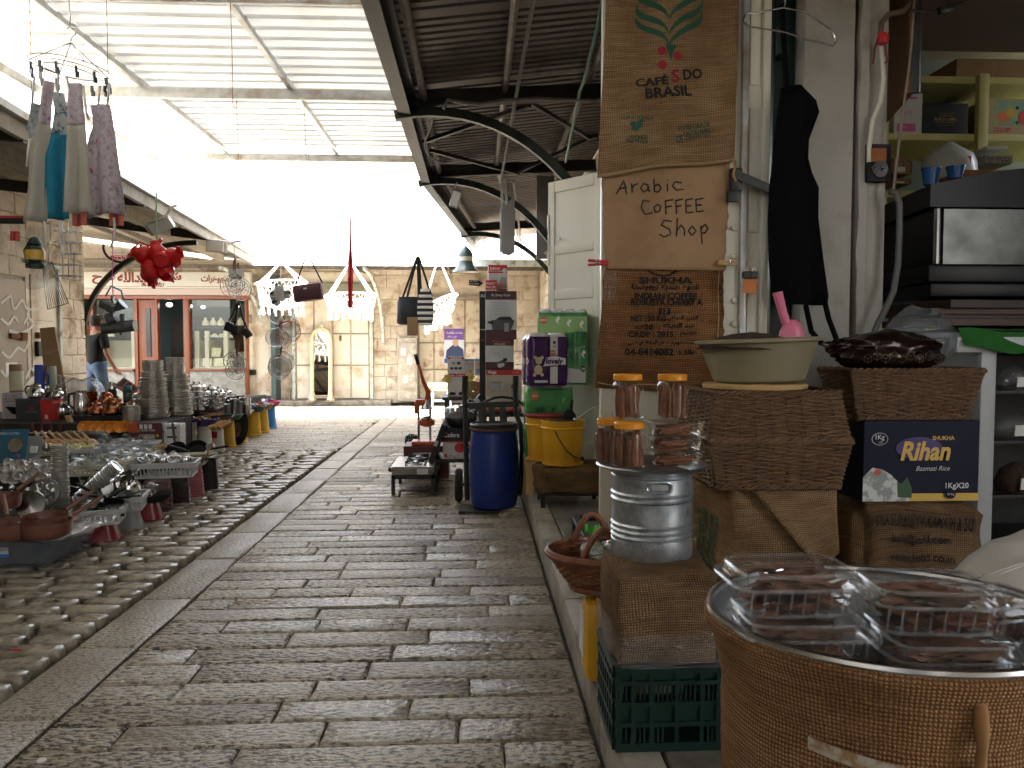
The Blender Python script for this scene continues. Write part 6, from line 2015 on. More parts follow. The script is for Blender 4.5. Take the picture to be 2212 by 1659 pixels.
vbox('small_carton','small red carton lettered Insect Killer beside the food processor carton',1049,1073.5,605,628,7.12,.1,m_cred,[('t','f',.5,.68,.8,None,'INSECT',m_white,.02),('t','f',.5,.34,.8,None,'KILLER',m_white,.02),('r','f',0,.0,1,.1,m_wcard)])
vbox('tall_black_carton','tall black carton standing behind the tower, lower half of the pair',1036,1049,712,888,7.36,.1,m_ink,[('t','f',.5,.87,.6,None,'VA',m_cred,.02)])
vbox('tall_black_carton','tall black carton standing behind the tower, upper half of the pair',1036,1049,629,711,7.36,.1,m_ink,[('t','f',.55,.88,.7,None,'SU',m_wcard,.02)])
t2=thing('low_table','low dark table crowded with small cartons behind the hand truck','table',(-.05,8.75,0))
zt3=vz(857,8.6)
MB().box((.05,.1,zt3-.02),(.75,.6,.035)).build('top',m_dark,t2)
for a in((-.28,-.15),(.38,-.15),(-.28,.35),(.38,.35)):
 MB().box((a[0],a[1],zt3/2-.02),(.04,.04,zt3-.04)).build('leg',m_dark,t2)
sel=[('r','f',0,.86,1,1,m_cred),('t','f',.5,.925,.7,None,'Selmor',m_white,.03)]
vbox('appliance_carton','white carton with a red band and six round pans printed, upper of three',967,1003,771,806,8.6,.2,m_cwhite,sel+[('o','f',.35,.62,.12,.09,m_grey),('o','f',.66,.62,.12,.09,m_dgrey)]+[('o','f',.25+.25*i,.3,.11,.09,m_dgrey)for i in range(3)])
vbox('appliance_carton','white carton with a red band and dark foot, lower left of three',967,985.5,807,856,8.6,.2,m_cwhite,sel+[('t','f',.5,.74,.8,None,'Pancake Maker',m_ink),('p','f',[(.2,.06),(.9,.06),(.9,.18),(.3,.2)],m_ink)])
vbox('appliance_carton','white carton with a red band and dark foot, lower right of three',986.5,1005,807,856,8.6,.2,m_cwhite,sel+[('t','f',.5,.74,.8,None,'Donut Maker',m_ink),('p','f',[(.2,.06),(.9,.06),(.9,.18),(.3,.2)],m_ink)])
m_plb=mat('pale_blue_print',(.22,.36,.55),rough=.5)
vbox('rack_carton','pale blue and white carton lettered washing machine rack',1004,1024,775,812,8.8,.12,m_cwhite,[('r','f',0,.86,1,1,m_plb),('t','f',.5,.74,.85,None,'WASHING',m_cred),('t','f',.6,.64,.75,None,'MACHINE',m_cred),('t','f',.7,.54,.5,None,'RACK',m_cred),('o','f',.6,.28,.2,.12,m_gold),('r','f',.3,.0,.9,.12,m_plb)])
vbox('rack_carton','pale blue and white carton lettered toilet rack',1025,1043,774,811,8.8,.12,m_cwhite,[('r','f',0,.86,1,1,m_plb),('t','f',.55,.70,.8,None,'TOILET',m_cred),('t','f',.7,.58,.5,None,'RAC',m_cred),('r','f',.2,.1,.9,.4,m_plb)])
fn_=thing('round_basket','round straw basket with a spiral weave lying on its side among the cartons','basket',P(1022,845,8.65))
rg=MB()
for k in range(8):
 rr_=.02+.017*k
 rg.tube([(rr_*math.cos(2*pi*i/30),-.02+.02*(k/8)**2,rr_*.75*math.sin(2*pi*i/30))for i in range(30)],.010,6,closed=True)
o=rg.build('spiral',mat('straw',(.34,.19,.09),(.24,.12,.05),s=30,rough=.8),fn_,smooth=180)
o['kind']='stuff'
t3=thing('blue_crate','dark blue crate with flower sticks in front of the straw basket','crate',P(1020,888,8.3))
MB().box((0,.1,.0),(.30,.2,.14)).build('body',m_navy,t3,bev=.006)
m_fl=mat('pale_yellow_felt',(.55,.44,.16),rough=.8)
for k,(x,y)in enumerate(((967,818),(1015,815),(1047,824))):
 t=thing('yellow_flower',('pale yellow felt flower on a stick, leftmost by the grey stool','pale yellow felt flower on a stick before the straw basket','pale yellow felt flower on a stick beside the beige carton')[k],'flower',P(x,y,8.1),group='felt flowers on sticks')
 for q in range(6):
  a=q*pi/3
  MB().lathe([(.001,0),(.022,.004),(.022,.01),(.001,.014)],10,(.028*math.cos(a),0,.028*math.sin(a)),m=Matrix.Rotation(pi/2,3,'X')).build('petal',m_fl,t)
 MB().sphere((0,-.012,0),.016,8,5).build('centre',m_gold,t)
 MB().tube([(0,.01,-.03),(.01,.01,-.22)],.005,5).build('stick',m_pgreen2,t)
for k in range(4):
 x=967+11*k
 t=thing('sauce_tool_pack','wrapped silver kitchen tool standing in the display row','packet',P(x,905,8.0),.1*k,'wrapped tools beside the orange press')
 MB().box((0,0,.04),(.05,.03,.16),m=Euler((.15,.1*(k-1.5),0)).to_matrix()).build('tool',m_inoxd,t,bev=.008)
 MB().box((0,-.018,.06),(.045,.004,.06),m=Euler((.15,.1*(k-1.5),0)).to_matrix()).build('card',m_plb,t)
sd2=thing('black_stand','low black iron stand under the black lettered carton and the pomegranate carton','stand',(-.15,6.9,0))
for a in((-.21,-.2),(.16,-.2),(-.21,.2),(.16,.2)):
 MB().box((a[0],a[1],.12),(.035,.035,.24)).build('leg',m_dark,sd2)
MB().box((-.025,0,.25),(.44,.48,.025)).build('top',m_dark,sd2)
cz=.264
vb0=(vx(961,6.7)+vx(1010,6.7))/2
carton('juicer_carton','white carton printed with red pomegranates under the black lettered box','box',(vb0+.03,6.85,cz),(.30,.3,.145),m_cwhite,0,[('o','f',.5,.66,.16,.3,m_cred),('o','f',.72,.62,.14,.28,m_cred),('o','f',.62,.8,.12,.15,m_redink),('t','f',.3,.14,.35,None,'LETALY',m_cred,.02),('r','f',.05,.08,.12,.3,m_cred)],'cartons of kitchen appliances')
carton('black_carton','black and red lettered carton on the pomegranate carton','box',(vb0+.03,6.85,cz+.147),(.34,.32,.115),m_ink,0,[('r','f',0,0,1,.1,m_cred),('t','f',.28,.55,.42,None,'Cobra',m_white,.02),('t','f',.105,.55,.07,None,'C',m_cred,.03)],'cartons of kitchen appliances')
t=thing('wrapped_pan','black pan in shiny cellophane on the black lettered carton','pan',(vb0+.04,6.85,cz+.264))
MB().lathe([(.10,0),(.13,.04),(.14,.09),(.10,.13),(.001,.15)],24,cap=(True,False)).build('lid',m_blackm,t)
crumple(MB(),.17,.14,.10,5.5,30,20,.2).build('film',m_bag,t,smooth=180)
t=thing('white_appliance','white rounded kitchen machine with a purple cord behind the wrapped pan','appliance',P(1022,905,7.4))
MB().lathe([(.11,-.2),(.12,-.05),(.11,.05),(.07,.1),(.001,.12)],20,sy=.7).build('body',m_white,t)
MB().tube([(.0,-.08,.09),(.06,-.1,.03),(.1,-.09,-.06)],.008,6).build('cord',mat('purple_cord',(.1,.02,.2)),t)
for k,(x,y,a)in enumerate(((1010,885,.5),(1030,872,.7),(945,960,.35))):
 t=thing('leaning_black_carton',('black lettered carton leaning left of the white machine','black carton leaning on the beige carton','big black stove carton leaning beside the silver stove')[k],'box',P(x,y,7.5 if k<2 else 6.9))
 MB().box((0,0,0),((.08,.30,.22)if k<2 else(.05,.5,.42)),m=Euler((0,a,0)).to_matrix()).build('body',m_ink,t,bev=.004)
 MB().box((0,-.153 if k<2 else-.253,.04),((.05,.002,.04)if k<2 else(.03,.002,.05)),m=Euler((0,a,0)).to_matrix()).build('printed_panel',m_wcard,t)
ss=thing('iron_stand','low black iron stand with four legs under the silver stove','stand',(-.53,6.7,0))
sw=.19
for a in((-.16,-.3),(.17,-.3),(-.16,.3),(.17,.3)):
 MB().box((a[0],a[1],.085),(.03,.03,.17)).build('leg',m_dark,ss)
for a,b_ in(((-.175,-.3,.155),(.185,-.3,.155)),((-.175,.3,.155),(.185,.3,.155)),((-.16,-.3,.156),(-.16,.3,.156)),((.17,-.3,.156),(.17,.3,.156))):
 MB().bar(a,b_,.03,.03).build('rail',m_dark,ss)
sv_=thing('gas_stove','silver two burner gas stove with black pan supports and side knobs','stove',(-.53,6.68,.172))
MB().box((0,0,.035),(.36,.62,.07),taper=.94).build('body',m_inoxd,sv_,bev=.008)
MB().box((0,0,.073),(.355,.615,.006)).build('top_plate',m_inox,sv_,bev=.002)
MB().box((.085,-.3105,.035),(.09,.004,.045)).build('label_plate',m_wcard,sv_)
for y in(-.15,.15):
 MB().lathe([(.06,.076),(.055,.082),(.03,.084),(.028,.098),(.018,.102),(.001,.102)],20,(.02,y,0),cap=(True,False)).build('burner',m_inoxd,sv_)
 for k in range(4):
  a=pi/4+k*pi/2
  c,s_=math.cos(a),math.sin(a)
  MB().bar((.02+.03*c,y+.03*s_,.105),(.02+.115*c,y+.115*s_,.105),.008,.012).build('pan_support',m_blackm,sv_)
  MB().bar((.02+.115*c,y+.115*s_,.076),(.02+.115*c,y+.115*s_,.111),.008,.01).build('pan_support',m_blackm,sv_)
 MB().tube([(.02+.115*math.cos(pi/4+q*pi/2),y+.115*math.sin(pi/4+q*pi/2),.095)for q in range(4)],.005,5,closed=True).build('pan_support',m_blackm,sv_)
for y in(-.18,-.06,.10,.2):
 MB().lathe([(.024,0),(.024,.018),(.018,.03),(.001,.03)],14,(-.18,y,.036),m=Matrix.Rotation(-pi/2,3,'Y'),cap=(True,False)).build('knob',m_black,sv_)
pc_=carton('press_carton','low maroon carton under the orange citrus press','box',(-.47,7.4,0),(.42,.36,.31),mat('dull_maroon',(.13,.025,.03),rough=.5),0,[('r','f',.2,.3,.8,.8,m_cwhite)])
cz=.312
ps=thing('citrus_press','orange lever citrus press with steel columns and a black grip','press',(-.50,7.35,cz))
m_or=mat('orange_enamel',(.52,.09,.02),rough=.35)
MB().box((.02,0,.02),(.26,.2,.04)).build('base',m_or,ps,bev=.01)
for x in(-.05,.06):
 MB().tube([(x,.05,.04),(x,.05,.40 if x<0 else .46)],.012,10).build('column',m_inox,ps)
MB().lathe([(.03,.17),(.075,.19),(.08,.23),(.07,.235),(.06,.2),(.001,.19)],24,(.03,-.02,0)).build('juice_cup',m_or,ps)
MB().lathe([(.05,.235),(.052,.25),(.03,.27),(.001,.275)],18,(.03,-.02,0),cap=(True,False)).build('strainer',m_inox,ps)
MB().lathe([(.055,.34),(.05,.36),(.02,.39),(.012,.43),(.001,.43)],18,(.03,-.02,0),cap=(True,False)).build('press_cone',m_inox,ps)
MB().box((-.03,.03,.40),(.09,.06,.06)).build('bracket',m_or,ps,bev=.008)
MB().box((-.07,.03,.35),(.04,.05,.12)).build('bracket',m_or,ps,bev=.008)
MB().tube([(.03,.0,.42),(.045,.0,.50),(-.0,.0,.60),(-.03,.0,.72),(-.045,.0,.76)],[.022,.024,.018,.013,.012],8).build('lever',m_or,ps)
MB().tube([(-.045,.0,.76),(-.075,.0,.86)],[.017,.019],10).build('grip',m_black,ps)
MB().tube([(.0,.03,.60),(.06,.03,.46)],.011,8).build('link',m_inox,ps)
bp=thing('spotted_bag','black and white spotted bag on the paving behind the press carton','bag',P(889,962,7.9))
MB().lathe([(.05,-.03),(.07,.03),(.06,.1),(.02,.12)],12,sy=.6).build('bag',mat('spots',(.02,.02,.02),(.5,.5,.5),s=60,rough=.5,lo=.58,hi=.6),bp)
gs=thing('grey_stool','grey plastic step stool with a straw mat in the sunlit street','stool',P(952,894,Z=0))
m_gpl=mat('blue_grey_plastic',(.17,.21,.24),rough=.45)
MB().box((0,0,.45),(.32,.28,.03)).build('seat',m_gpl,gs,bev=.01)
for sx_ in(-1,1):
 for sy_ in(-1,1):
  MB().tube([(sx_*.13,sy_*.11,.44),(sx_*.19,sy_*.16,0)],[.028,.034],4).build('leg',m_gpl,gs)
 MB().bar((sx_*.16,-.13,.2),(sx_*.16,.13,.2),.02,.04).build('brace',m_gpl,gs)
MB().bar((-.15,-.13,.26),(.15,-.13,.26),.02,.04).build('brace',m_gpl,gs)
mt=thing('straw_slab','thick round straw mat lying on the grey stool','mat',P(952,894,Z=0)+Vector((-.03,0,.467)))
MB().lathe([(.20,0),(.215,.03),(.215,.08),(.2,.11),(.001,.115)],22,sy=.7,cap=(True,False)).build('mat',mat('straw_wood',(.42,.27,.14),(.3,.18,.09),s=18,rough=.8),mt)
for k,x in enumerate((928,944)):
 t=thing('wrapped_roll',('tall green wrapped roll leaning on the rusty door, left one','tall green wrapped roll leaning on the rusty door, right one')[k],'roll',P(x,862,Z=0),group='green rolls leaning on the far door')
 MB().tube([(.0,-.2,0),(.03,.05,.6),(.08,.2,1.12)],[.10,.11,.07],10).build('roll',mat('green_film',(.03,.10,.07),(.12,.22,.17),s=14,rough=.3),t)
 MB().tube([(.07,.18,1.1),(.08,.2,1.25)],[.03,.06],8).build('tied_end',m_bag,t)
sg=thing('shop_pennant','small black and blue pennant sign with white letters on the far door','sign',P(1030,612,17.1))
MB().poly([P(1013,605,17.1),P(1036,606,17.1),P(1044,612,17.1),P(1036,618,17.1),P(1013,616,17.1)][::-1],(0,.02,0)).build('board',m_navy,sg,world=True)
wtext('EN ALL KEBABS',m_wcard,sg,plane_fn(P(1024,613,17.08),(1,0,0),(0,0,1)),w=.2)
wtext(AR('في كل محل'),m_wcard,sg,plane_fn(P(1023,608,17.08),(1,0,0),(0,0,1)),w=.16)
bl=thing('bell_lamp','green and white bell shaped street lamp hanging from the awning bracket','lamp',P(1006,588,12.9))
m_lg=mat('lamp_green',(.05,.085,.08),rough=.4)
MB().lathe([(.22,0),(.215,.015),(.17,.06),(.13,.13),(.12,.18)],32,cap=(False,False)).build('shade',m_lg,bl)
MB().lathe([(.208,.006),(.16,.055),(.11,.13),(.001,.15)],32,cap=(False,False)).build('inner_shade',m_white,bl)
MB().lathe([(.122,.18),(.122,.25)],28).build('glass_band',mat('opal_band',(.62,.60,.52),rough=.4),bl)
MB().lathe([(.126,.25),(.12,.30),(.09,.36),(.05,.40),(.03,.42),(.001,.42)],28,cap=(True,False)).build('cap',m_lg,bl)
MB().tube([(0,0,.42),(0,0,.47),(.02,0,.52)],.014,6).build('stem',m_rust,bl)
# left hand stall
m_tin=mat('aluminium_tin',(.64,.63,.60),(.50,.49,.46),s=12,rough=.33,metal=.85)
m_steel=mat('polished_steel',(.58,.58,.57),rough=.16,metal=1)
m_copper=mat('hammered_copper',(.48,.19,.085),(.34,.12,.05),s=14,rough=.22,metal=1,bump=.5,bs=60)
m_cera=mat('white_porcelain',(.62,.60,.56),rough=.15)
m_dglass=clear_mat('drinking_glass',(.95,.98,1),a=.12,rough=.04)
m_bask=mat('pale_grey_plastic',(.48,.49,.48),rough=.4)
m_crm=mat('cream_plastic',(.55,.51,.40),rough=.4)
m_dred=mat('dark_red_plastic',(.22,.012,.022),rough=.3)
m_gpt=mat('grey_tub_plastic',(.26,.27,.27),rough=.4)
m_pbin=mat('dusty_pink_plastic',(.42,.12,.14),rough=.5)
m_bbin=mat('brown_bin_plastic',(.085,.035,.025),rough=.45)
m_gran=mat('copper_granite_coat',(.14,.05,.03),(.12,.042,.026),s=50,rough=.4,c3=(.20,.09,.06),s3=90)
m_wd=mat('light_wood',(.48,.30,.15),(.40,.24,.11),s=9,rough=.6,st=(1,1,6))
m_wdd=mat('brown_handle_wood',(.17,.08,.04),(.12,.055,.03),s=9,rough=.5)
m_orp=mat('bright_orange_plastic',(.72,.27,.02),rough=.35)
m_tbl=mat('dark_stall_cloth',(.03,.026,.024),(.05,.043,.04),s=6,rough=.9)
m_bwhite=mat('worn_white_plastic',(.62,.61,.57),(.56,.54,.50),s=5,rough=.45)
m_bblue=mat('bright_blue_plastic',(.03,.20,.55),rough=.4)
m_redp=mat('red_jug_plastic',(.66,.022,.024),rough=.28,trl=.3)
m_purp=mat('purple_basket',(.06,.03,.16),rough=.4)
m_card=mat('leaning_cardboard',(.42,.28,.16),(.37,.24,.13),s=5,rough=.8)
def table(label,x0,x1,y0,y1,z):
 t=thing('stall_table',label,'table',((x0+x1)/2,(y0+y1)/2,0),group='stall tables')
 MB().box((0,0,z-.012),(x1-x0,y1-y0,.024)).build('top',m_tbl,t)
 for a in(-1,1):
  for b in(-1,1):
   MB().box((a*((x1-x0)/2-.05),b*((y1-y0)/2-.05),(z-.024)/2),(.05,.05,z-.024)).build('leg',m_dark,t)
 MB().grid(lambda u,v:Vector(((x0-x1)/2+(x1-x0)*u,(y0-y1)/2-.004-.012*abs(math.sin(u*19)),z*v)),30,2).build('hanging_cloth',m_tbl,t,smooth=180)
 MB().grid(lambda u,v:Vector(((x1-x0)/2+.004+.012*abs(math.sin(u*23)),(y0-y1)/2+(y1-y0)*u,z*v)),30,2).build('hanging_cloth',m_tbl,t,smooth=180)
Z1,Z2,Z3=.16,.30,.50
table('low front stall table under the steel pots and tin rings',-3.15,-2.62,4.75,5.75,Z1)
table('dark stall table under the glass baskets and white cups',-4.6,-2.62,5.76,7.28,Z2)
table('narrow middle step of the stall under the orange scoops',-5.4,-3.42,7.29,7.6,.40)
table('raised dark stall table under the plate towers and copper pots',-5.6,-3.04,7.62,8.33,Z3)
table('short dark stall table behind the plate towers',-5.6,-3.42,8.34,9.02,Z3)
table('far dark stall table under the stacked steel pots',-4.6,-3.3,9.05,12.2,Z3)
def basket(label,loc,w,d,h,m,rz=0,group='perforated plastic baskets',cat='basket'):
 t=thing('plastic_basket',label,cat,loc,rz,group)
 f=.88
 for z,th,k in((h-.008,.016,1),(h*.70,.010,.97),(.012,.02,f)):
  W,D=w*k,d*k
  ring=[(-W/2,-D/2),(W/2,-D/2),(W/2,D/2),(-W/2,D/2)]
  b=MB()
  for i in range(4):
   a,c=ring[i],ring[(i+1)%4]
   b.bar((*a,z),(*c,z),.012 if z<h-.01 else .018,th)
  b.build('rim' if z>h-.01 else 'band',m,t)
 n=max(5,int(w/.028))
 for j,(ax,L,O,q)in enumerate((('x',w,d,n),('y',d,w,max(4,int(d/.028))))):
  for s_ in(-1,1):
   for i in range(q+1):
    u=(i/q-.5)
    a=(u*L*f,s_*O/2*f,.012)
    c=(u*L*.985,s_*O/2*.985,h*.99)
    if ax=='y':
     a,c=(a[1],a[0],a[2]),(c[1],c[0],c[2])
    MB().bar(a,c,.009,.006,up=(0,1,0)if ax=='x' else(1,0,0)).build('slat',m,t)
 MB().box((0,0,.01),(w*f,d*f,.008)).build('base',m,t)
 for s_ in(-1,1):
  W=w*.985
  MB().add([(-W/2,s_*d/2*.985,h*.72),(W/2,s_*d/2*.985,h*.72),(W/2,s_*d/2,h),(-W/2,s_*d/2,h)],[(0,1,2,3)]).build('upper_band',m,t)
 return t
def tub(nm,label,loc,r0,r1,h,m,rz=0,sy=.75,group='tubs and bins propping the baskets',n=28,sq=.5,cat='tub'):
 """inverted tub: rounded rectangle, wide brim on the ground"""
 t=thing(nm,label,cat,loc,rz,group)
 prof=[(r0*1.10,0),(r0*1.10,.012),(r0*1.0,.016),(r1,h-.02),(r1*.95,h),(.001,h)]
 vs,fs=[],[]
 for r,z in prof:
  for k in range(n):
   a=2*pi*k/n
   vs.append((math.copysign(abs(math.cos(a))**sq,math.cos(a))*r,math.copysign(abs(math.sin(a))**sq,math.sin(a))*r*sy,z))
 for i in range(len(prof)-1):
  for k in range(n):
   l=(k+1)%n
   fs.append((i*n+k,i*n+l,(i+1)*n+l,(i+1)*n+k))
 MB().add(vs,fs).build('body',m,t,smooth=40)
 return t
G=lambda x,y,Z=0:P(x,y,Z=Z)
ct=thing('storage_tub','clear plastic storage tub with a blue and white sticker at the front corner','tub',(-2.70,4.56,0))
m_smoke=clear_mat('smoky_plastic',(.55,.62,.70),a=.30,rough=.15)
MB().box((0,0,.085),(.76,.46,.165),taper=.9).build('body',m_smoke,ct,bev=.02)
MB().box((0,0,.168),(.80,.50,.016)).build('lid',m_smoke,ct,bev=.004)
MB().box((0,.02,.075),(.6,.34,.12)).build('contents',mat('tub_contents',(.07,.08,.10),(.16,.15,.14),s=9,rough=.7),ct,bev=.01)
MB().box((.06,-.219,.10),(.10,.004,.055),m=Euler((.09,0,0)).to_matrix()).build('sticker',m_wcard,ct)
MB().box((.06,-.220,.08),(.10,.004,.018),m=Euler((.09,0,0)).to_matrix()).build('sticker_band',m_bblue,ct)
text('easylife',m_bblue,ct,plane_fn((.06,-.2235,.107),(1,0,0),(0,0,1)),w=.05)
for k in range(3):
 t=thing('wrapped_sheet',('shiny wrapped plastic sheet, lowest on the storage tub','shiny wrapped plastic sheet, middle on the storage tub','shiny wrapped plastic sheet, top one under the brown pots')[k],'sheet',(-2.66+.03*k,4.54,.178+.012*k),.08*k-.05,'wrapped sheets on the storage tub')
 MB().grid(lambda u,v:Vector((-.44+.88*u,-.26+.52*v,.006+.010*noise.noise((u*8+k*3,v*6,2))+(.02*noise.noise((u*20,v*14,k))if u>.8 else 0))),36,20).build('film',m_bag,t,smooth=180)
 MB().box((-.08,0,.002),(.6,.4,.006)).build('board',(m_pbin,m_cera,m_dred)[k],t)
def pot(label,loc,r,h,m,hang,group,tilt=None):
 t=thing('saucepan',label,'saucepan',loc,0,group)
 if tilt:
  t.rotation_euler=tilt
 MB().lathe([(r*.84,0),(r*.93,.012),(r,h*.5),(r*1.01,h),(r*1.03,h+.002),(r*.98,h),(r*.96,h*.5),(r*.88,.014),(.001,.01)],36,cap=(True,False)).build('body',m,t)
 d=Vector((math.cos(hang),math.sin(hang),.45))
 MB().tube([d*r*.98+Vector((0,0,h*.5)),d*(r+.06)+Vector((0,0,h*.55)),d*(r+.15)+Vector((0,0,h*.7))],[.010,.013,.010],8).build('handle',m_wdd,t)
 return t
gp_='brown speckled saucepans'
pot('brown speckled saucepan at the left edge on the wrapped sheets',(*G(22,1163,.22).xy,.225),.125,.085,m_gran,2.2,gp_)
pot('brown speckled saucepan, larger one right of centre on the wrapped sheets',(*G(100,1160,.22).xy,.225),.125,.085,m_gran,.6,gp_)
pot('brown speckled saucepan nested inside the larger one',(*(G(100,1160,.22).xy+Vector((-.01,.01))),.262),.11,.075,m_gran,.9,gp_)
pot('brown speckled saucepan behind with its wooden handle pointing up',(*(G(30,1130,.22).xy+Vector((-.22,.25))),.26),.11,.08,m_gran,1.2,gp_)
fr=[('red_tub','dark red plastic tub under the first white basket',194,1178,.145,.12,.115,m_dred),('grey_tub','grey plastic tub under the second white basket',254,1150,.135,.11,.13,m_gpt),('red_tub','dark red plastic tub under the black tray of glass bowls',297,1131,.14,.115,.13,m_dred),('brown_bin','brown plastic bin under the left end of the big grey basket',337,1107,.105,.095,.225,m_bbin),('brown_bin','dark brown ribbed bin under the right end of the big grey basket',379,1091,.10,.09,.225,mat('dark_brown_bin',(.035,.018,.016),rough=.4)),('pink_bin','pink ribbed plastic bin under the cream basket of frying pans',411,1075,.10,.085,.255,m_pbin),('black_bin','black plastic bin at the corner of the stall',443,1062,.105,.09,.29,m_black)]
for nm,lab,x,y,r0,r1,h,m in fr:
 p=G(x,y)
 t=tub(nm,lab,(p.x-.02,p.y+r0*.8,0),r0,r1,h,m,rz=.25)
 if 'bin' in nm and nm!='black_bin':
  for k in range(7):
   z=h*(.12+.11*k)
   r=r0+(r1-r0)*z/h+.002
   MB().tube([(math.copysign(abs(math.cos(a))**.5,math.cos(a))*r,math.copysign(abs(math.sin(a))**.5,math.sin(a))*r*.75,z)for a in[2*pi*i/28 for i in range(28)]],.004,4,closed=True).build('rib',m,t)
t=thing('blue_tub','dark blue tub hidden beside the clear storage tub','tub',(*(G(148,1180).xy+Vector((-.03,.12))),0))
MB().lathe([(.13,0),(.12,.13),(.001,.13)],20,cap=(True,False)).build('body',m_blue,t)
g0=G(194,1178)
basket('first white perforated basket, on the dark red tub',(g0.x,g0.y+.13,.118),.29,.27,.10,m_bask,.25)
g1=G(254,1150)
basket('second white perforated basket, on the grey tub',(g1.x-.01,g1.y+.13,.134),.27,.30,.10,m_bask,.25)
g3=G(358,1099)
basket('big grey perforated basket on the brown bins, full of wrapped steel bowls',(g3.x-.05,g3.y+.16,.228),.46,.30,.12,m_bask,.18)
g4=G(411,1075)
basket('cream perforated basket of black frying pans on the pink bin',(g4.x-.05,g4.y+.16,.26),.27,.30,.11,m_crm,.2)
g2=G(297,1131)
bt_=thing('black_tray','black plastic tray on the second dark red tub','tray',(g2.x,g2.y+.13,.134),.2)
MB().lathe([(.001,0),(.14,0),(.18,.05),(.185,.052),(.16,.01)],24,sy=.8,cap=(False,False)).build('tray',m_blackm,bt_)
def wrapped(label,loc,r,k,group,core):
 t=thing('wrapped_bowl',label,'bowl',loc,k*.7,group)
 MB().lathe([(r*.5,0),(r*.9,r*.5),(r,r*.9),(r*.93,r*.9),(r*.5,r*.1)],16,m=Euler((.4*math.sin(k*2),.5*math.cos(k*3),0)).to_matrix()).build('bowl',core,t)
 crumple(MB(),r*1.2,r*1.15,r*.75,k*2.7,16,12,.28).build('film',m_bag,t,smooth=180)
for k in range(9):
 wrapped('steel bowl wrapped in cellophane in the big grey basket',(g3.x-.05-.17+.085*(k%5)+.02*(k//5),g3.y+.10+.12*(k//5),.32+.012*(k%2)),.05,k,'wrapped bowls in the big grey basket',m_steel)
for k in range(4):
 wrapped('clear glass bowl on the black tray',(g2.x-.06+.08*(k%2),g2.y+.08+.09*(k//2),.15+.03*(k==3)),.055,k+20,'glass bowls on the black tray',m_dglass)
def pan(label,loc,r,rot,m,group,hang=0,hm=None,h=.035):
 t=thing('frying_pan',label,'pan',loc,0,group)
 t.rotation_euler=rot
 MB().lathe([(r*.8,0),(r,h),(r*1.03,h+.001),(r*.97,h),(r*.78,.004),(.001,.004)],32,cap=(True,False)).build('body',m,t)
 d=Vector((math.cos(hang),math.sin(hang),.12))
 MB().tube([d*r*.99+Vector((0,0,h*.7)),d*(r+.07)+Vector((0,0,h*.9)),d*(r+.17)+Vector((0,0,h*1.1))],[.008,.012,.011],8).build('handle',hm or m_black,t)
fp='black frying pans in the cream basket'
pan('black frying pan with a pale rim tilted forward in the cream basket',(g4.x-.15,g4.y+.14,.335),.10,(.9,-.25,0),m_blackm,fp,1.6,h=.05)
pan('black frying pan leaning behind the pale rimmed one',(g4.x-.02,g4.y+.24,.34),.095,(.95,.2,0),m_blackm,fp,.3,h=.045)
pan('small black frying pan lying across the cream basket',(g4.x+.03,g4.y+.10,.33),.075,(.3,.35,0),m_blackm,fp,3.6)
MBm=None
for k in range(2):
 t=thing('mallet',('wooden mallet sticking out beside the frying pans','steel headed mallet sticking out right of the frying pans')[k],'mallet',(g4.x+(-.22,.09)[k],g4.y+.12,.31))
 MB().tube([(0,0,0),(-.05+.08*k,0,.09)],.012,8).build('handle',m_wd,t)
 MB().tube([(-.08+.09*k,0,.09),(-.02+.09*k,0,.11)],.022,10).build('head',(m_wd,m_inoxd)[k],t)
for k,(x,y,z)in enumerate(((450,990,.295),(437,985,.33))):
 t=thing('steel_tray_stack',('flat steel trays on the black corner bin','cream handled paddle over the black corner bin')[k],'tray',(*G(x,y,z).xy,z))
 MB().lathe([(.08,0),(.12,.02),(.123,.022),(.09,.006)],20,cap=(True,False)).build('tray',m_inoxd if k==0 else m_crm,t)
for k in range(5):
 pan('dark steel pan lid lying in the first white basket',(g0.x-.08+.04*k,g0.y+.10+.03*k,.20+.012*k),.08,(.2*math.sin(k),.3*math.cos(k*2),0),m_inoxd if k%2 else m_blackm,'pan lids in the first white basket',k,m_black,.012)
def kettle(nm,label,loc,r,m,group,sp=0,lid=True,hm=None,cat='teapot',tall=1.0,handle='side'):
 t=thing(nm,label,cat,loc,sp,group)
 MB().lathe([(r*.75,0),(r*.98,r*.25),(r,r*.6*tall),(r*.85,r*1.05*tall),(r*.58,r*1.25*tall),(r*.6,r*1.5*tall),(r*.66,r*1.56*tall),(r*.5,r*1.57*tall)],28).build('body',m,t)
 MB().tube([(r*.85,0,r*.45*tall),(r*1.25,0,r*.6*tall),(r*1.45,0,r*1.1*tall),(r*1.75,0,r*1.4*tall)],[r*.22,r*.16,r*.10,r*.09],10).build('spout',m,t)
 if handle=='side':
  MB().tube([(-r*.6,0,r*1.45*tall),(-r*1.15,0,r*1.5*tall),(-r*1.5,0,r*1.1*tall),(-r*1.25,0,r*.5*tall),(-r*.95,0,r*.35*tall)],r*.10,8).build('handle',hm or m,t)
 else:
  MB().tube([(-r*.7*math.cos(a),0,r*1.3+r*.75*math.sin(a))for a in[pi*i/10 for i in range(11)]],r*.07,8).build('handle',hm or m,t)
 if lid:
  l=MB().lathe([(r*.62,r*1.57*tall),(r*.5,r*1.72*tall),(r*.15,r*1.85*tall),(.001,r*1.86*tall)],24,cap=(True,False)).build('lid',m,t)
  MB().sphere((0,0,r*1.95*tall),r*.13,10,6).build('knob',hm or m,l)
 return t
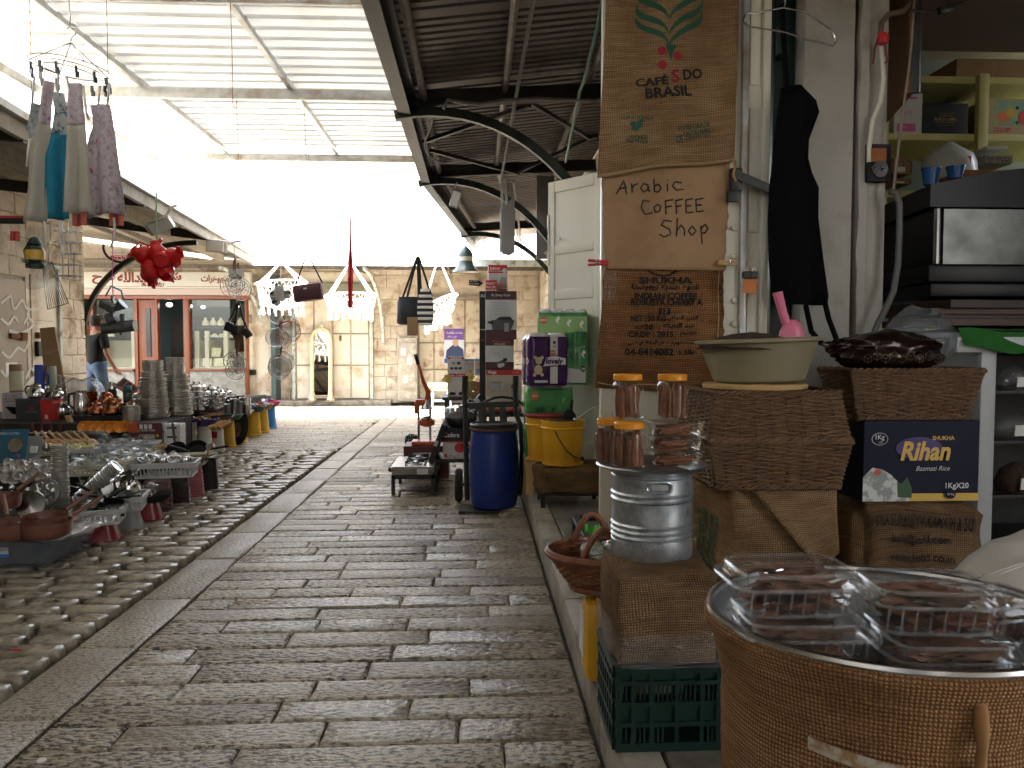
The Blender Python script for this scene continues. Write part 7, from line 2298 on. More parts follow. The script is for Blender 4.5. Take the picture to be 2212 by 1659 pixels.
for k,(x,y,z,rt)in enumerate(((232,1075,.20,(1.2,.2,.3)),(262,1068,.22,(1.0,-.6,1.2)),(275,1085,.20,(.4,.9,2)),(200,1062,.18,(.9,.4,4)),(185,1050,.18,(.3,-.7,5)))):
 t=kettle('milk_pot',('shiny steel pot lying on its side, largest in the second white basket','shiny steel pot tipped over behind the largest one','shiny steel pot leaning at the end of the second white basket','shiny steel pot lying behind the first white basket','shiny steel pot tipped beside the leaning tin rings')[k],(*G(x,y,z).xy,z+.05),.075,m_steel,'steel milk pots',0,k==2,m_black,'pot',.9)
 t.rotation_euler=rt
def ring_tower(label,loc,r,n,dz,rot,m,group,seed,cat='cake tins',nm='tin_tower',taper=()):
 """a stack of thin tins; every tin a part"""
 t=thing(nm,label,cat,loc,0,group)
 t.rotation_euler=rot
 rr=random.Random(seed)
 me=MB().lathe([(r*.88,0),(r*.91,dz*.62),(r*1.0,dz*.66),(r,dz*.96),(r*.9,dz*.93),(r*.86,dz*.4)],28).mesh('tin')
 me.materials.append(m)
 for i in range(n):
  s_=1
  for lim,f in taper:
   if i>=lim*n:
    s_=f
  o=put('tin',me,None,t)
  o.location=(rr.uniform(-.003,.003),rr.uniform(-.003,.003),i*dz)
  s_*=rr.choice((1,1,.985,1.012,.995))
  o.scale=(s_,s_,rr.uniform(.7,1.15))
  o.rotation_euler=(rr.uniform(-.012,.012),rr.uniform(-.012,.012),0)
 return t
q=G(132,1100,.16)
ring_tower('upright tower of dark spring form cake rings among the steel pots',(q.x,q.y,.162),.055,32,.0135,(0,0,0),m_tin,'towers of cake rings',1)
q=G(160,1095,.16)
ring_tower('leaning tower of wrapped cake rings tipping to the right',(q.x+.02,q.y,.19),.052,27,.013,(0,.82,.15),m_tin,'towers of cake rings',2)
q=G(331,903,Z3)
pt='towers of aluminium plates'
tap=((.33,.88),(.60,.82),(.70,.74),(.80,.66))
ring_tower('tall tapered tower of aluminium plates, left one',(q.x,q.y,Z3+.002),.165,30,.0203,(0,.01,0),m_tin,pt,3,'plates','plate_tower',tap)
q=G(379,898,Z3)
ring_tower('tall tapered tower of aluminium plates, right one',(q.x,q.y+.05,Z3+.002),.165,31,.0203,(0,-.008,0),m_tin,pt,4,'plates','plate_tower',((.36,.92),(.62,.80),(.70,.66),(.74,.62)))
q=G(275,893,Z3)
ring_tower('short stack of aluminium plates behind the copper pots',(q.x,q.y+.45,Z3+.002),.13,14,.014,(0,0,0),m_tin,pt,5,'plates','plate_tower')
q=G(300,908,Z3)
ring_tower('low stack of small tins wrapped in plastic left of the plate towers',(q.x-.02,q.y-.12,Z3+.002),.085,12,.013,(0,0,0),m_tin,pt,6,'plates','plate_tower')
q=G(395,968,.12)
ring_tower('stack of dull plates wrapped in plastic behind the black corner bin',(q.x,q.y+.1,.1),.12,22,.0135,(0,0,0),m_tin,pt,8,'plates','plate_tower')
t=thing('plate_stand','low dark crate under the wrapped plate stack','crate',(q.x,q.y+.1,0))
MB().box((0,0,.048),(.26,.26,.096)).build('body',m_tbl,t)
q=G(50,1110,.2)
for k in range(7):
 a=-.9+.28*k
 t=thing('steel_ladle','long steel ladle fanned out in the bunch beside the brown saucepans','ladle',(q.x-.16+.03*k,q.y+.1,.20),0,'steel ladles beside the brown saucepans')
 e=Vector((math.sin(a)*.15,.05*math.sin(k),.13*math.cos(a*.6)))
 MB().tube([(0,0,0),e],.004,5).build('shaft',m_steel,t)
 MB().sphere(e*1.08,.018,10,6).build('bowl',m_steel,t)
t=thing('skimmer_plate','round steel pan lid standing on edge among the ladles','lid',(q.x+.06,q.y-.02,.26))
MB().lathe([(.09,0),(.085,.008),(.001,.016)],28,m=Euler((1.25,.35,0)).to_matrix(),cap=(True,False)).build('disc',m_steel,t)
t=thing('egg_pan','grey aluminium pan with seven round hollows standing behind the saucepans','pan',(*G(95,1095,.22).xy,.30))
M_=Euler((1.15,.1,0)).to_matrix()
MB().lathe([(.10,0),(.102,.008),(.10,.012),(.001,.012)],30,m=M_,cap=(True,False)).build('plate',m_inoxd,t)
for i in range(7):
 a,rr_=i*pi/3,(.062 if i<6 else 0)
 MB().lathe([(.024,.012),(.022,.014),(.014,.008),(.001,.006)],14,M_@Vector((rr_*math.cos(a),rr_*math.sin(a),.003)),m=M_,cap=(False,False)).build('hollow',m_steel,t)
cup0=None
rr=random.Random(5)
for j in range(5):
 for i in range(9):
  x,y=18+12*i+5*(j%2),1042-8.5*j
  z=Z2+.012+.035*(1 if j>1 else 0)*(i%2)
  p=P(x,y,Z=z)
  rot=(1.35+rr.uniform(-.25,.25),rr.uniform(-.3,.3),rr.uniform(-.5,.5))
  if cup0:
   o=dup(cup0,(p.x,p.y,z+.028),0,None,rot)
  else:
   o=cup0=thing('coffee_cup','small white porcelain coffee cup lying in rows on the stall','cup',(p.x,p.y,z+.028),0,'white coffee cups')
   cup0.rotation_euler=rot
   MB().lathe([(.018,0),(.022,.004),(.030,.03),(.033,.058),(.034,.06),(.031,.058),(.026,.02),(.001,.008)],18,cap=(True,False)).build('bowl',m_cera,cup0)
   MB().tube([(.030,0,.048),(.044,0,.046),(.045,0,.03),(.028,0,.022)],.004,5).build('handle',m_cera,cup0)
   MB().lathe([(.0318,.040),(.0322,.046)],18,cap=(False,False)).build('printed_band',m_brownink,cup0)
gl0=None
for bx,(x,y,w,d)in enumerate(((190,1028,.30,.34),(232,1018,.30,.36),(278,1003,.34,.36),(208,990,.42,.26),(268,978,.50,.26))):
 p=P(x,y,Z=Z2)
 basket(('cream basket of drinking glasses nearest the leaning tin rings','cream basket of drinking glasses behind the steel pots','cream basket of drinking glasses left of the big grey basket','rear basket of drinking glasses beside the white cups','rear basket of drinking glasses before the press cartons')[bx],(p.x,p.y+d*.3,Z2+.002),w,d,.085,m_crm if bx<3 else m_bask,.12)
 for k in range(10):
  lx_,ly_=-.36*w+.18*w*(k%5),-.22*d+.42*d*(k//5)
  loc=(p.x+lx_,p.y+d*.3+ly_,Z2+.085+.02*(k%2))
  rot=(1.45+rr.uniform(-.3,.3),rr.uniform(-.2,.2),.12+rr.uniform(-.4,.4))
  if gl0:
   dup(gl0,loc,0,None,rot)
  else:
   gl0=thing('drinking_glass','clear drinking glass lying in the long cream baskets','glass',loc,0,'clear glasses in the long baskets')
   gl0.rotation_euler=rot
   MB().lathe([(.024,0),(.026,.004),(.033,.09),(.034,.092),(.030,.09),(.022,.012),(.001,.01)],16,cap=(True,False)).build('glass',m_dglass,gl0)
Zm=Z2+.02
basket('purple basket of pale yellow brushes on the stall',(*G(172,985,Z2).xy,Z2+.002),.32,.24,.075,m_purp,.15)
basket('grey basket of cast aluminium moulds on the stall',(*G(225,968,.31).xy,.311),.34,.24,.07,m_bask,.15)
for k in range(9):
 p=P(118+9*k,968-1.5*(k%2),Z=Z2+.09)
 t=thing('pastry_brush','pale yellow plastic brush heaped in the purple basket','brush',(p.x,p.y,Z2+.09),k*.8,'pale yellow brushes in the purple basket')
 MB().box((0,0,.01),(.10,.04,.022),m=Euler((.3*math.sin(k),.5*math.cos(k),0)).to_matrix()).build('head',mat('pale_yellow_plastic',(.6,.53,.22),rough=.4),t,bev=.006)
for k in range(7):
 p=P(82+18*k,957-1.0*(k%3),Z=Z2+.12)
 t=thing('wooden_mould','carved wooden pastry mould standing in the row behind the brushes','mould',(p.x,p.y+.05,Z2+.10),.2*k,'carved wooden moulds')
 MB().lathe([(.03,0),(.052,.012),(.052,.03),(.02,.036),(.012,.03)],14,m=Euler((1.0,.3*math.sin(k),0)).to_matrix(),sy=.8).build('bowl',m_wd,t)
 MB().tube([(0,.0,.03),(-.07,.03,.11)],.012,7).build('handle',m_wd,t)
for k in range(12):
 p=P(142+7.6*k,950,Z=.41)
 t=thing('cast_mould','grey cast aluminium cookie mould leaning in the row of the grey basket','mould',(p.x,p.y,.37),.25,'grey cast moulds')
 MB().box((0,0,.06),(.10,.014,.12),m=Euler((.5,-.35,0)).to_matrix()).build('plate',m_inoxd,t,bev=.006)
 MB().lathe([(.03,0),(.026,.012),(.001,.014)],10,(0,-.012,.075),m=Euler((.5+pi/2,0,0)).to_matrix(),cap=(True,False)).build('pattern',m_galv,t)
for k in range(10):
 p=P(186+9.5*k,936-1.0*(k%2),Z=.41)
 t=thing('orange_scoop','bright orange plastic scoop standing in the row before the copper pots','scoop',(p.x,p.y-.02,.43),.2,'orange scoops')
 MB().lathe([(.02,0),(.05,.02),(.058,.05),(.053,.05),(.044,.022),(.001,.008)],18,(0,0,.03),m=Euler((1.2,.25*math.sin(k*1.7),0)).to_matrix(),cap=(True,False)).build('bowl',m_orp,t)
 MB().bar((0,0,.02),(.05,.09,.08),.018,.01).build('handle',m_orp,t)
pc2=thing('pizza_cutter_card','teal hang card with a pizza cutter at the left edge of the stall','packet',(*G(30,1000,Z2+.05).xy,Z2+.05))
MB().box((0,0,.13),(.20,.006,.26),m=Euler((-.3,0,.1)).to_matrix()).build('card',mat('teal_card',(.02,.10,.16),rough=.5),pc2)
MB().lathe([(.055,-.004),(.055,.004)],24,(.03,-.025,.14),m=Euler((pi/2-.3,0,0)).to_matrix()).build('wheel',m_steel,pc2)
MB().bar((.04,-.02,.07),(.045,.0,-.01),.03,.015).build('handle',m_pinkp,pc2)
text('PIZZA CUTTER',m_white,pc2,plane_fn((.02,-.075,.235),(1,0,.0),(0,.29,.95)),w=.14)
t=thing('gadget_card','grey hang card with a white gadget beside the teal card','packet',(*G(75,990,Z2+.05).xy,Z2+.05))
MB().box((0,0,.09),(.12,.006,.18),m=Euler((-.3,0,-.1)).to_matrix()).build('card',m_gpt,t)
MB().box((0,-.012,.07),(.06,.014,.06),m=Euler((-.3,0,-.1)).to_matrix()).build('gadget',m_white,t,bev=.004)
basket('cream basket of small steel graters between the cards and the brushes',(*G(110,983,Z2).xy,Z2+.002),.26,.22,.07,m_crm,.1)
for k in range(10):
 p=P(88+6*k,967+2*(k%3),Z=Z2+.08)
 t=thing('steel_gadget','small steel gadget heaped in the cream basket beside the brushes','gadget',(p.x,p.y,Z2+.08),k*.9,'steel gadgets in the cream basket')
 MB().tube([(0,0,0),(.05,.02,.03+.01*(k%3))],[.014,.008],7).build('body',m_inoxd,t)
m_cob2=mat('cobbek_maroon',(.09,.02,.018),rough=.45)
m_coo=mat('cobbek_orange',(.42,.08,.02),rough=.45)
q=P(331,966,7.44)
for k in range(3):
 for c_ in range(2):
  lab='maroon and orange press carton, '+('bottom','middle','top')[k]+' of the '+('front','right hand')[c_]+' column before the plate towers'
  carton('press_carton',lab,'box',(q.x-.05+.235*c_,q.y+.02+.03*c_,.262+.088*k-(.015 if c_ else 0)),(.30 if c_==0 else .15,.16,.086),m_cob2 if c_==0 else m_wcard,.05,[('p','f',[(0,0),(.33,0),(.25,1),(0,1)]if k!=1 else[(0,0),(.12,0),(.2,.4),(0,.5)],m_coo),('t','f',.55,.62 if k==1 else .2,.5,None,'COBBEK' if k==1 else 'COBBEK PRESS',m_wcard,.02)]+([('t','f',.62,.3,.35,None,'PRESS',m_wcard,.02),('o','f',.87,.62,.05,.15,m_gold)]if k==1 else[('r','f',.33+.14*i,.38,.43+.14*i,.85,m_wcard)for i in range(3)])+[('r','r',.1,.1,.9,.9,m_wcard)]if c_==0 else[('r','f',.2,.5,.8,.7,m_ink)],'press cartons')
t=thing('carton_stand','low dark crate under the press cartons','crate',(q.x+.05,q.y+.03,0))
MB().box((0,0,.123),(.50,.2,.245)).build('body',m_tbl,t)
q=G(38,903,Z3)
carton('flask_carton','pale carton with Japanese lettering under the cream flask','box',(q.x,q.y,Z3),(.20,.2,.27),mat('pale_lilac_card',(.50,.47,.50),rough=.6),.1,[('t','f',.45,.88,.6,None,'テーブル',m_redink,.01),('t','f',.5,.76,.75,None,'ポット900ml',m_redink,.01),('r','f',.1,.66,.9,.68,m_purp)]+[('r','f',.12,.1+.07*i,.8-.1*(i%3),.125+.07*i,m_grey)for i in range(7)])
def flask(label,loc,r,h,m,mc,hm=None):
 t=thing('vacuum_flask',label,'flask',loc,0,'vacuum flasks by the graffiti shutter')
 MB().lathe([(r*.95,0),(r,.01),(r,h*.72),(r*.96,h*.76)],28).build('body',m,t)
 MB().lathe([(r*.97,h*.76),(r*.97,h*.97),(r*.9,h),(.001,h)],28,cap=(True,False)).build('cup_lid',mc,t)
 MB().lathe([(r*1.02,0),(r*1.02,.02)],28).build('base_ring',mc,t)
 if hm:
  MB().tube([(r,0,h*.65),(r+.05,0,h*.62),(r+.05,0,h*.3),(r,0,h*.26)],.011,7).build('handle',hm,t)
flask('cream vacuum flask with a tan cup lid on the Japanese carton',(q.x+.0,q.y,Z3+.272),.065,.29,mat('cream_flask',(.56,.54,.40),rough=.35),mat('tan_lid',(.30,.17,.08),rough=.4))
q2=G(63,840,Z3+.26)
flask('blue vacuum flask with a side handle behind the cream one',(q2.x-.1,q2.y+.4,Z3+.20),.055,.33,mat('royal_blue',(.03,.07,.42),rough=.3),mat('royal_blue',(.03,.07,.42)),mat('royal_blue',(.03,.07,.42)))
flask('pale green vacuum flask with a side handle right of the blue one',(q2.x+.02,q2.y+.45,Z3+.20),.05,.31,mat('pale_green_flask',(.42,.46,.38),rough=.3),mat('pale_green_flask',(.42,.46,.38)),m_bwhite)
t=thing('flask_shelf','low dark box under the blue and green flasks','box',(q2.x-.05,q2.y+.43,Z3+.001))
MB().box((0,0,.098),(.32,.22,.196)).build('body',m_tbl,t)
q=G(82,908,Z3)
carton('teapot_carton','dark grey and red carton under the silver teapot','box',(q.x,q.y+.04,Z3),(.34,.24,.22),mat('charcoal_card',(.045,.045,.048),rough=.5),.0,[('t','f',.45,.42,.32,None,'LESARTISAN',m_grey),('p','f',[(.40,.52),(.50,.52),(.52,.62),(.38,.62)],m_cred),('r','r',.02,.02,.98,.98,m_cred),('p','f',[(.75,0),(1,0),(1,1),(.7,1)],m_cred),('r','f',.84,.1,.92,.28,m_wcard)])
kettle('silver_teapot','polished silver teapot with a black handle on the charcoal and red carton',(q.x-.03,q.y+.03,Z3+.222),.082,m_steel,'teapots on the stall',-.2,True,m_black)
kettle('silver_teapot','smaller silver teapot with a black spout beside the large silver one',(q.x+.17,q.y+.06,Z3+.222),.058,m_steel,'teapots on the stall',-.2,True,m_black)
t=thing('wrapped_urn','silver urn wrapped in clear plastic behind the thermal jug','urn',(*G(135,905,Z3).xy,Z3))
MB().lathe([(.07,0),(.09,.06),(.08,.12),(.05,.15),(.09,.17)],20).build('urn',m_steel,t)
crumple(MB(),.12,.11,.10,9.1,18,12,.25).build('film',m_bag,t,smooth=180)
tr_=thing('metal_rack','black lattice metal tray under the copper teapots','tray',(*G(218,908,Z3).xy,Z3))
MB().box((0,.05,.045),(.60,.30,.02)).build('top',m_dark,tr_,bev=.004)
MB().box((0,-.10,.025),(.58,.012,.04)).build('lattice',m_dark,tr_)
for a in(-.27,.27):
 MB().box((a,.05,.018),(.03,.26,.034)).build('foot',m_dark,tr_)
q=G(218,908,Z3)
zt_=Z3+.056
t=thing('thermal_jug','steel thermal jug with a black handle left of the copper pots','jug',(q.x-.20,q.y+.02,zt_))
MB().lathe([(.065,0),(.072,.03),(.068,.14),(.05,.2),(.048,.23),(.052,.25),(.001,.25)],26,cap=(True,False)).build('body',m_steel,t)
MB().tube([(-.05,0,.22),(-.12,0,.21),(-.125,0,.1),(-.07,0,.06)],.013,8).build('handle',m_black,t)
t=thing('copper_mug','large copper mug with a black handle behind the thermal jug','mug',(q.x-.22,q.y+.22,zt_+.1))
MB().lathe([(.075,-.1),(.08,.12),(.083,.125),(.078,.12),(.07,.0)],26).build('body',m_copper,t)
MB().tube([(-.08,0,.09),(-.15,0,.08),(-.15,0,-.02),(-.08,0,-.05)],.012,8).build('handle',m_black,t)
ctp='copper teapots'
kettle('copper_teapot','hammered copper teapot, front left on the black tray',(q.x-.04,q.y-.0,zt_),.072,m_copper,ctp,2.9,True,m_copper)
kettle('copper_teapot','hammered copper kettle with a bail handle, front right on the black tray',(q.x+.12,q.y-.02,zt_),.082,m_copper,ctp,.2,True,m_copper,handle='bail')
kettle('copper_teapot','tall copper coffee pot at the back of the black tray',(q.x-.03,q.y+.18,zt_+.09),.075,m_copper,ctp,2.6,True,m_copper)
kettle('copper_teapot','copper pot with a dark lid right behind the bail handled kettle',(q.x+.10,q.y+.15,zt_+.04),.07,m_copper,ctp,.5,True,m_dark)
kettle('black_teapot','dark bronze teapot with a curved spout at the right of the tray',(q.x+.24,q.y+.0,zt_),.062,mat('bronze_black',(.06,.035,.03),rough=.25,metal=.8),ctp,0,True,m_black)
kettle('silver_teapot','tall silver teapot behind the dark bronze one',(q.x+.25,q.y+.18,zt_+.04),.062,m_steel,'teapots on the stall',.1,True,m_black)
for k in range(2):
 t=thing('bottle_flask',('steel topped flask behind the copper pots','teal topped flask behind the copper pots')[k],'flask',(q.x-.04+.16*k,q.y+.34,zt_),group='bottles behind the copper pots')
 MB().lathe([(.045,0),(.045,.22),(.035,.24)],18).build('body',(m_blackm,m_lg)[k],t)
 MB().lathe([(.04,.24),(.04,.30-.04*k),(.03,.32-.04*k),(.001,.32-.04*k)],18,cap=(True,False)).build('cap',(m_steel,mat('teal_cap',(.05,.2,.2)))[k],t)
t=thing('pink_tray','pink plastic egg tray tipped up behind the copper pots','tray',(q.x+.08,q.y+.42,zt_+.26))
M_=Euler((.8,.6,0)).to_matrix()
MB().box((0,0,0),(.20,.14,.03),m=M_).build('tray',mat('dull_pink',(.42,.2,.17),rough=.6),t,bev=.006)
for a in(-.06,0,.06):
 MB().box(M_@Vector((a,0,.018)),(.045,.10,.006),m=M_).build('pocket',m_cmar,t)
t=thing('wok','black wok leaning left on the stall table','wok',(*G(48,904,Z3).xy,Z3+.02))
MB().lathe([(.001,0),(.09,.015),(.16,.07),(.163,.072),(.09,.022),(.001,.008)],30,m=Euler((-.25,.1,0)).to_matrix(),cap=(False,False)).build('bowl',m_blackm,t)
for k in range(4):
 p=G(62+20*k,941,.405)
 t=thing('boxed_pan','flat steel pan with a dark red handle standing up in a shallow carton row','pan',(p.x,p.y,.402),0,'pans with red handles')
 MB().lathe([(.07,0),(.08,.03),(.082,.03),(.065,.004)],20).build('pan',m_steel,t)
 MB().tube([(.0,.06,.03),(.0,.07,.12)],[.01,.013],7).build('handle',mat('dark_red_wood',(.12,.02,.015),rough=.4),t)
for k in range(3):
 p=G(160+12*k,933,.41)
 t=thing('wooden_paddle','pale wooden paddle leaning on the black tray','paddle',(p.x-.04*k,p.y,.402),0,'pale wooden paddles')
 MB().bar((0,0,0),(-.12,.10,.16),.035,.012).build('blade',m_wd,t,bev=.003)
lc=thing('leaning_cardboard','tall flattened cardboard leaning on the cream door','cardboard',(-5.45,9.5,0))
MB().poly([P(x,y,9.7)for x,y in((86,709),(117,706),(152,893),(110,893),(94,800))],(0,.03,0)).build('sheet',m_card,lc,world=True)
MB().poly([P(x,y,9.69)for x,y in((97,760),(124,752),(126,757),(98,766))],(0,.004,0)).build('tape',mat('tape_tan',(.45,.32,.18),rough=.3),lc,world=True)
MB().box((-5.4,9.75,.22),(.4,.1,.44)).build('lower_fold',m_card,lc,world=True)
t=thing('plastic_sheet','crumpled clear plastic sheet heaped by the cardboard','sheet',P(172,880,9.6)-Vector((0,0,.2)))
crumple(MB(),.35,.25,.28,12.2,30,20,.3).build('film',clear_mat('milky_sheet',(.9,.93,.95),a=.35,rough=.3,bump=.9,bs=8),t,smooth=60)
m_ybk=mat('faded_yellow_plastic',(.60,.37,.03),(.54,.32,.03),s=5,rough=.5)
BK=[('white_bucket','upturned white bucket nearest along the far stall edge',435,985,m_bwhite),('white_bucket','upturned white bucket with a red square sticker',462,976,m_bwhite),('yellow_bucket','upturned yellow bucket left of the oval trays',487,968,m_ybk),('yellow_bucket','upturned yellow bucket half hidden by the oval trays',512,958,m_ybk),('yellow_bucket','slim upturned yellow bucket right of the oval trays',545,943,m_ybk),('yellow_bucket','upturned yellow bucket before the blue one',561,936,m_ybk),('blue_bucket','upturned bright blue bucket at the far end of the stall',578,927,m_bblue)]
BP=[]
for nm,lab,x,y,m in BK:
 p=G(x,y)
 r=.093 if y>940 else .105
 t=thing(nm,lab,'bucket',(p.x,p.y+r,0),0,'upturned buckets along the stall')
 MB().lathe([(r*1.1,0),(r*1.12,.02),(r*1.02,.035),(r*1.0,.05),(r*.84,.33),(r*.8,.335),(.001,.335)],28,cap=(True,False)).build('body',m,t)
 MB().lathe([(r*1.07,.045),(r*1.07,.06)],28).build('rib',m,t)
 BP.append((p.x,p.y+r))
t=BP[1]
MB()
st_=thing('red_sticker','square red sticker on the upturned white bucket','sticker',(t[0]+.01,t[1]-.094,.2))
MB().box((0,0,0),(.06,.004,.075),m=Euler((-.05,0,.08)).to_matrix()).build('sticker',m_red,st_)
def shallow(label,loc,r,m):
 t=thing('shallow_basket',label,'basket',loc,0,'shallow woven baskets on the buckets')
 wv=MB()
 for k in range(6):
  f=k/5
  rad=r*(.72+.28*f)
  wv.tube([((rad+.004*math.cos(pi*(i/2+k)))*math.cos(2*pi*i/56),(rad+.004*math.cos(pi*(i/2+k)))*math.sin(2*pi*i/56),.012+.065*f)for i in range(56)],.009,5,closed=True)
 o=wv.build('weave',m,t,smooth=180)
 o['kind']='stuff'
 MB().lathe([(r*.72,.006),(.001,.01)],20,cap=(False,False)).build('base',m,t)
 return t
m_bkg=mat('green_cane',(.03,.13,.07),(.02,.09,.05),s=20,rough=.5)
m_bkm=mat('maroon_cane',(.10,.02,.025),rough=.5)
m_bkt=mat('tan_cane',(.36,.20,.09),rough=.6)
m_bkp=mat('magenta_cane',(.45,.03,.14),rough=.5)
for lab,i,m,r in(('dark purple shallow basket of small tins on the first white bucket',0,m_purp,.17),('wide maroon shallow basket of wooden spoons on the second white bucket',1,m_bkm,.24),('green shallow basket on the yellow bucket by the oval trays',2,m_bkg,.19),('tan shallow basket on the yellow bucket behind the oval trays',3,m_bkt,.18),('green shallow basket on the slim yellow bucket',4,m_bkg,.17),('tan shallow basket on the yellow bucket before the blue one',5,m_bkt,.17),('magenta shallow basket on the blue bucket',6,m_bkp,.16)):
 shallow(lab,(BP[i][0]-.04*(i==1),BP[i][1],.337),r,m)
rr=random.Random(9)
for k in range(14):
 i=(1,1,1,2,1,3,2)[k%7]
 t=thing('wooden_spoon','wooden spoon lying in the shallow baskets on the buckets','spoon',(BP[i][0]-.1+rr.uniform(-.1,.12),BP[i][1]+rr.uniform(-.12,.08),.415+.01*(k%3)),rr.uniform(-.6,.6),'wooden spoons in the shallow baskets')
 MB().tube([(-.10,0,0),(.08,0,.02)],.008,6).build('handle',m_wd if k%3 else m_bwhite,t)
 MB().lathe([(.001,0),(.03,.006),(.03,.014),(.001,.01)],12,(.11,0,.015),sx=1.3,cap=(False,False)).build('bowl',m_wd if k%3 else m_bwhite,t)
for k in range(12):
 i=4+k%3
 t=thing('sponge','small bright coloured scrubber in the farthest shallow baskets','scrubber',(BP[i][0]+rr.uniform(-.1,.1),BP[i][1]+rr.uniform(-.1,.1),.41),k,'coloured scrubbers in the farthest baskets')
 MB().box((0,0,.015),(.08,.05,.035),m=Euler((rr.uniform(-.4,.4),rr.uniform(-.4,.4),0)).to_matrix()).build('pad',(m_red,m_bblue,m_white,m_pinkp,m_bkg)[k%5],t,bev=.006)
for k in range(6):
 t=thing('small_tin','little shiny tin in the dark purple basket','tin',(BP[0][0]-.09+.035*k,BP[0][1]-.03+.04*(k%3),.40),0,'little tins in the purple basket')
 MB().lathe([(.03,0),(.034,.03),(.036,.031),(.028,.005)],14,m=Euler((.5*math.sin(k),.4,0)).to_matrix()).build('tin',(m_steel,m_gold,m_blackm)[k%3],t)
for k,(s_,dx)in enumerate(((1.0,0),(.86,.0),(.72,0),(.58,.0))):
 p=G(519,960)
 t=thing('oval_tray',('largest black oval tray leaning on the yellow bucket','second black oval tray of the nested set','third black oval tray of the nested set','smallest black oval tray carrying a round pink label')[k],'tray',(p.x,p.y-.05-.02*k,.24*s_+.004+.02*k),0,'nested black oval trays')
 M_=Euler((pi/2-.15,0,0)).to_matrix()@Matrix.Diagonal((.52,1,1))
 MB().lathe([(.245*s_,.022),(.24*s_,.026),(.215*s_,.004),(.001,.0),(.001,-.004),(.22*s_,-.002)],40,m=M_,cap=(False,False)).build('tray',m_black,t)
 if k==3:
  MB().lathe([(.10,.012),(.001,.012)],24,m=M_,cap=(True,False)).build('label',mat('pink_label',(.42,.27,.24),(.2,.1,.09),s=14,rough=.6),t)
def potstack(label,loc,r,n,group,lid=True):
 t=thing('pot_stack',label,'pots',loc,0,group)
 z=0
 for k in range(n):
  rk=r*(1-.1*k)
  h=rk*.55
  b=MB().lathe([(rk*.92,z),(rk,z+.01),(rk,z+h),(rk*1.06,z+h+.004),(rk*.96,z+h+.006)],26).build('pot',m_steel,t)
  for s_ in(-1,1):
   MB().tube([(s_*rk,-.03,z+h*.75),(s_*(rk+.035),-.02,z+h*.78),(s_*(rk+.035),.02,z+h*.78),(s_*rk,.03,z+h*.75)],.006,6).build('handle',m_steel,b)
  z+=h+.008
 if lid:
  MB().lathe([(r*.74,z),(r*.6,z+.025),(.02,z+.04),(.001,z+.04)],24,cap=(True,False)).build('lid',m_steel,t)
  MB().sphere((0,0,z+.055),.018,8,6).build('knob',m_steel,t)
sg_='stacked steel pots'
for k,(x,y,r,n)in enumerate(((420,886,.13,4),(445,880,.10,3),(462,884,.08,4),(478,880,.09,3),(432,866,.12,3),(455,866,.10,3),(492,876,.09,3),(472,862,.10,2))):
 p=G(x,y,Z3)
 potstack(('widest stack of steel pots right of the plate towers','stack of steel pots with a domed lid behind the wooden spoons','slim tilting stack of small steel pots','stack of steel pots left of the steel beakers','rear stack of steel pots beside the plate towers','rear stack of steel pots with a knobbed lid','stack of steel pots under the hanging black ladles','rearmost short pair of steel pots')[k],(p.x,p.y,Z3),r,n,sg_)
for k in range(14):
 p=G(494+5*(k%7)*1.3,893-7*(k//7)-3*(k%2),Z3)
 t=thing('steel_beaker','small steel beaker on the far end of the stall','beaker',(p.x,p.y,Z3),0,'steel beakers at the far end')
 MB().lathe([(.045,0),(.05,.10+.03*(k%3)),(.052,.105+.03*(k%3)),(.046,.1+.03*(k%3)),(.04,.01)],16).build('beaker',m_steel if k%4 else m_inoxd,t)
for k in range(3):
 p=G(470+9*k,905,Z3)
 t=thing('pepper_mill','dark capped wooden mill lying among the wooden spoons','mill',(p.x,p.y-.05,.44),.5+.2*k,'pepper mills')
 MB().lathe([(.025,-.07),(.018,0),(.03,.05),(.03,.075),(.001,.08)],12,m=Euler((0,1.2,0)).to_matrix(),cap=(True,False)).build('mill',m_bkt if k else m_gold,t)
 MB().lathe([(.026,.081),(.001,.082)],12,m=Euler((0,1.2,0)).to_matrix(),cap=(True,False)).build('cap',m_blackm,t)
 # hanging goods, people, far things
m_cot=mat('white_cotton',(.68,.67,.64),rough=.9)
m_cott=mat('cream_cotton',(.58,.56,.50),(.54,.52,.46),s=6,rough=.95,trl=.4)
m_turq=mat('turquoise_towel',(.03,.28,.42),(.025,.24,.37),s=20,rough=.95,trl=.3)
m_coral=mat('coral_towel',(.60,.17,.13),rough=.95)
m_flo=mat('pink_floral',(.62,.56,.60),(.45,.12,.25),s=24,rough=.9,lo=.60,hi=.66,c3=(.28,.22,.25),s3=34,trl=.4)
m_flb=mat('blue_floral',(.56,.58,.58),(.02,.22,.30),s=30,rough=.9,lo=.55,hi=.62,c3=(.05,.06,.08),s3=40,trl=.35)
m_chr=mat('chrome_wire',(.55,.55,.55),rough=.25,metal=1)
def wire(pts,r,nm,m,t,n=5):
 return MB().tube(pts,r,n).build(nm,m,t,world=True,smooth=180)
AY=4.4
rk=thing('clip_hanger','round wire clip hanger on a chain hook carrying the aprons','hanger',P(150,140,AY))
wire([P(148,-10,AY),P(151,30,AY),P(152,55,AY)],.004,'chain',m_chr,rk)
wire([P(x,y,AY)for x,y in((144,62),(152,56),(163,62),(163,74),(154,82),(153,90))],.005,'hook',m_chr,rk)
rc=P(152,150,AY)
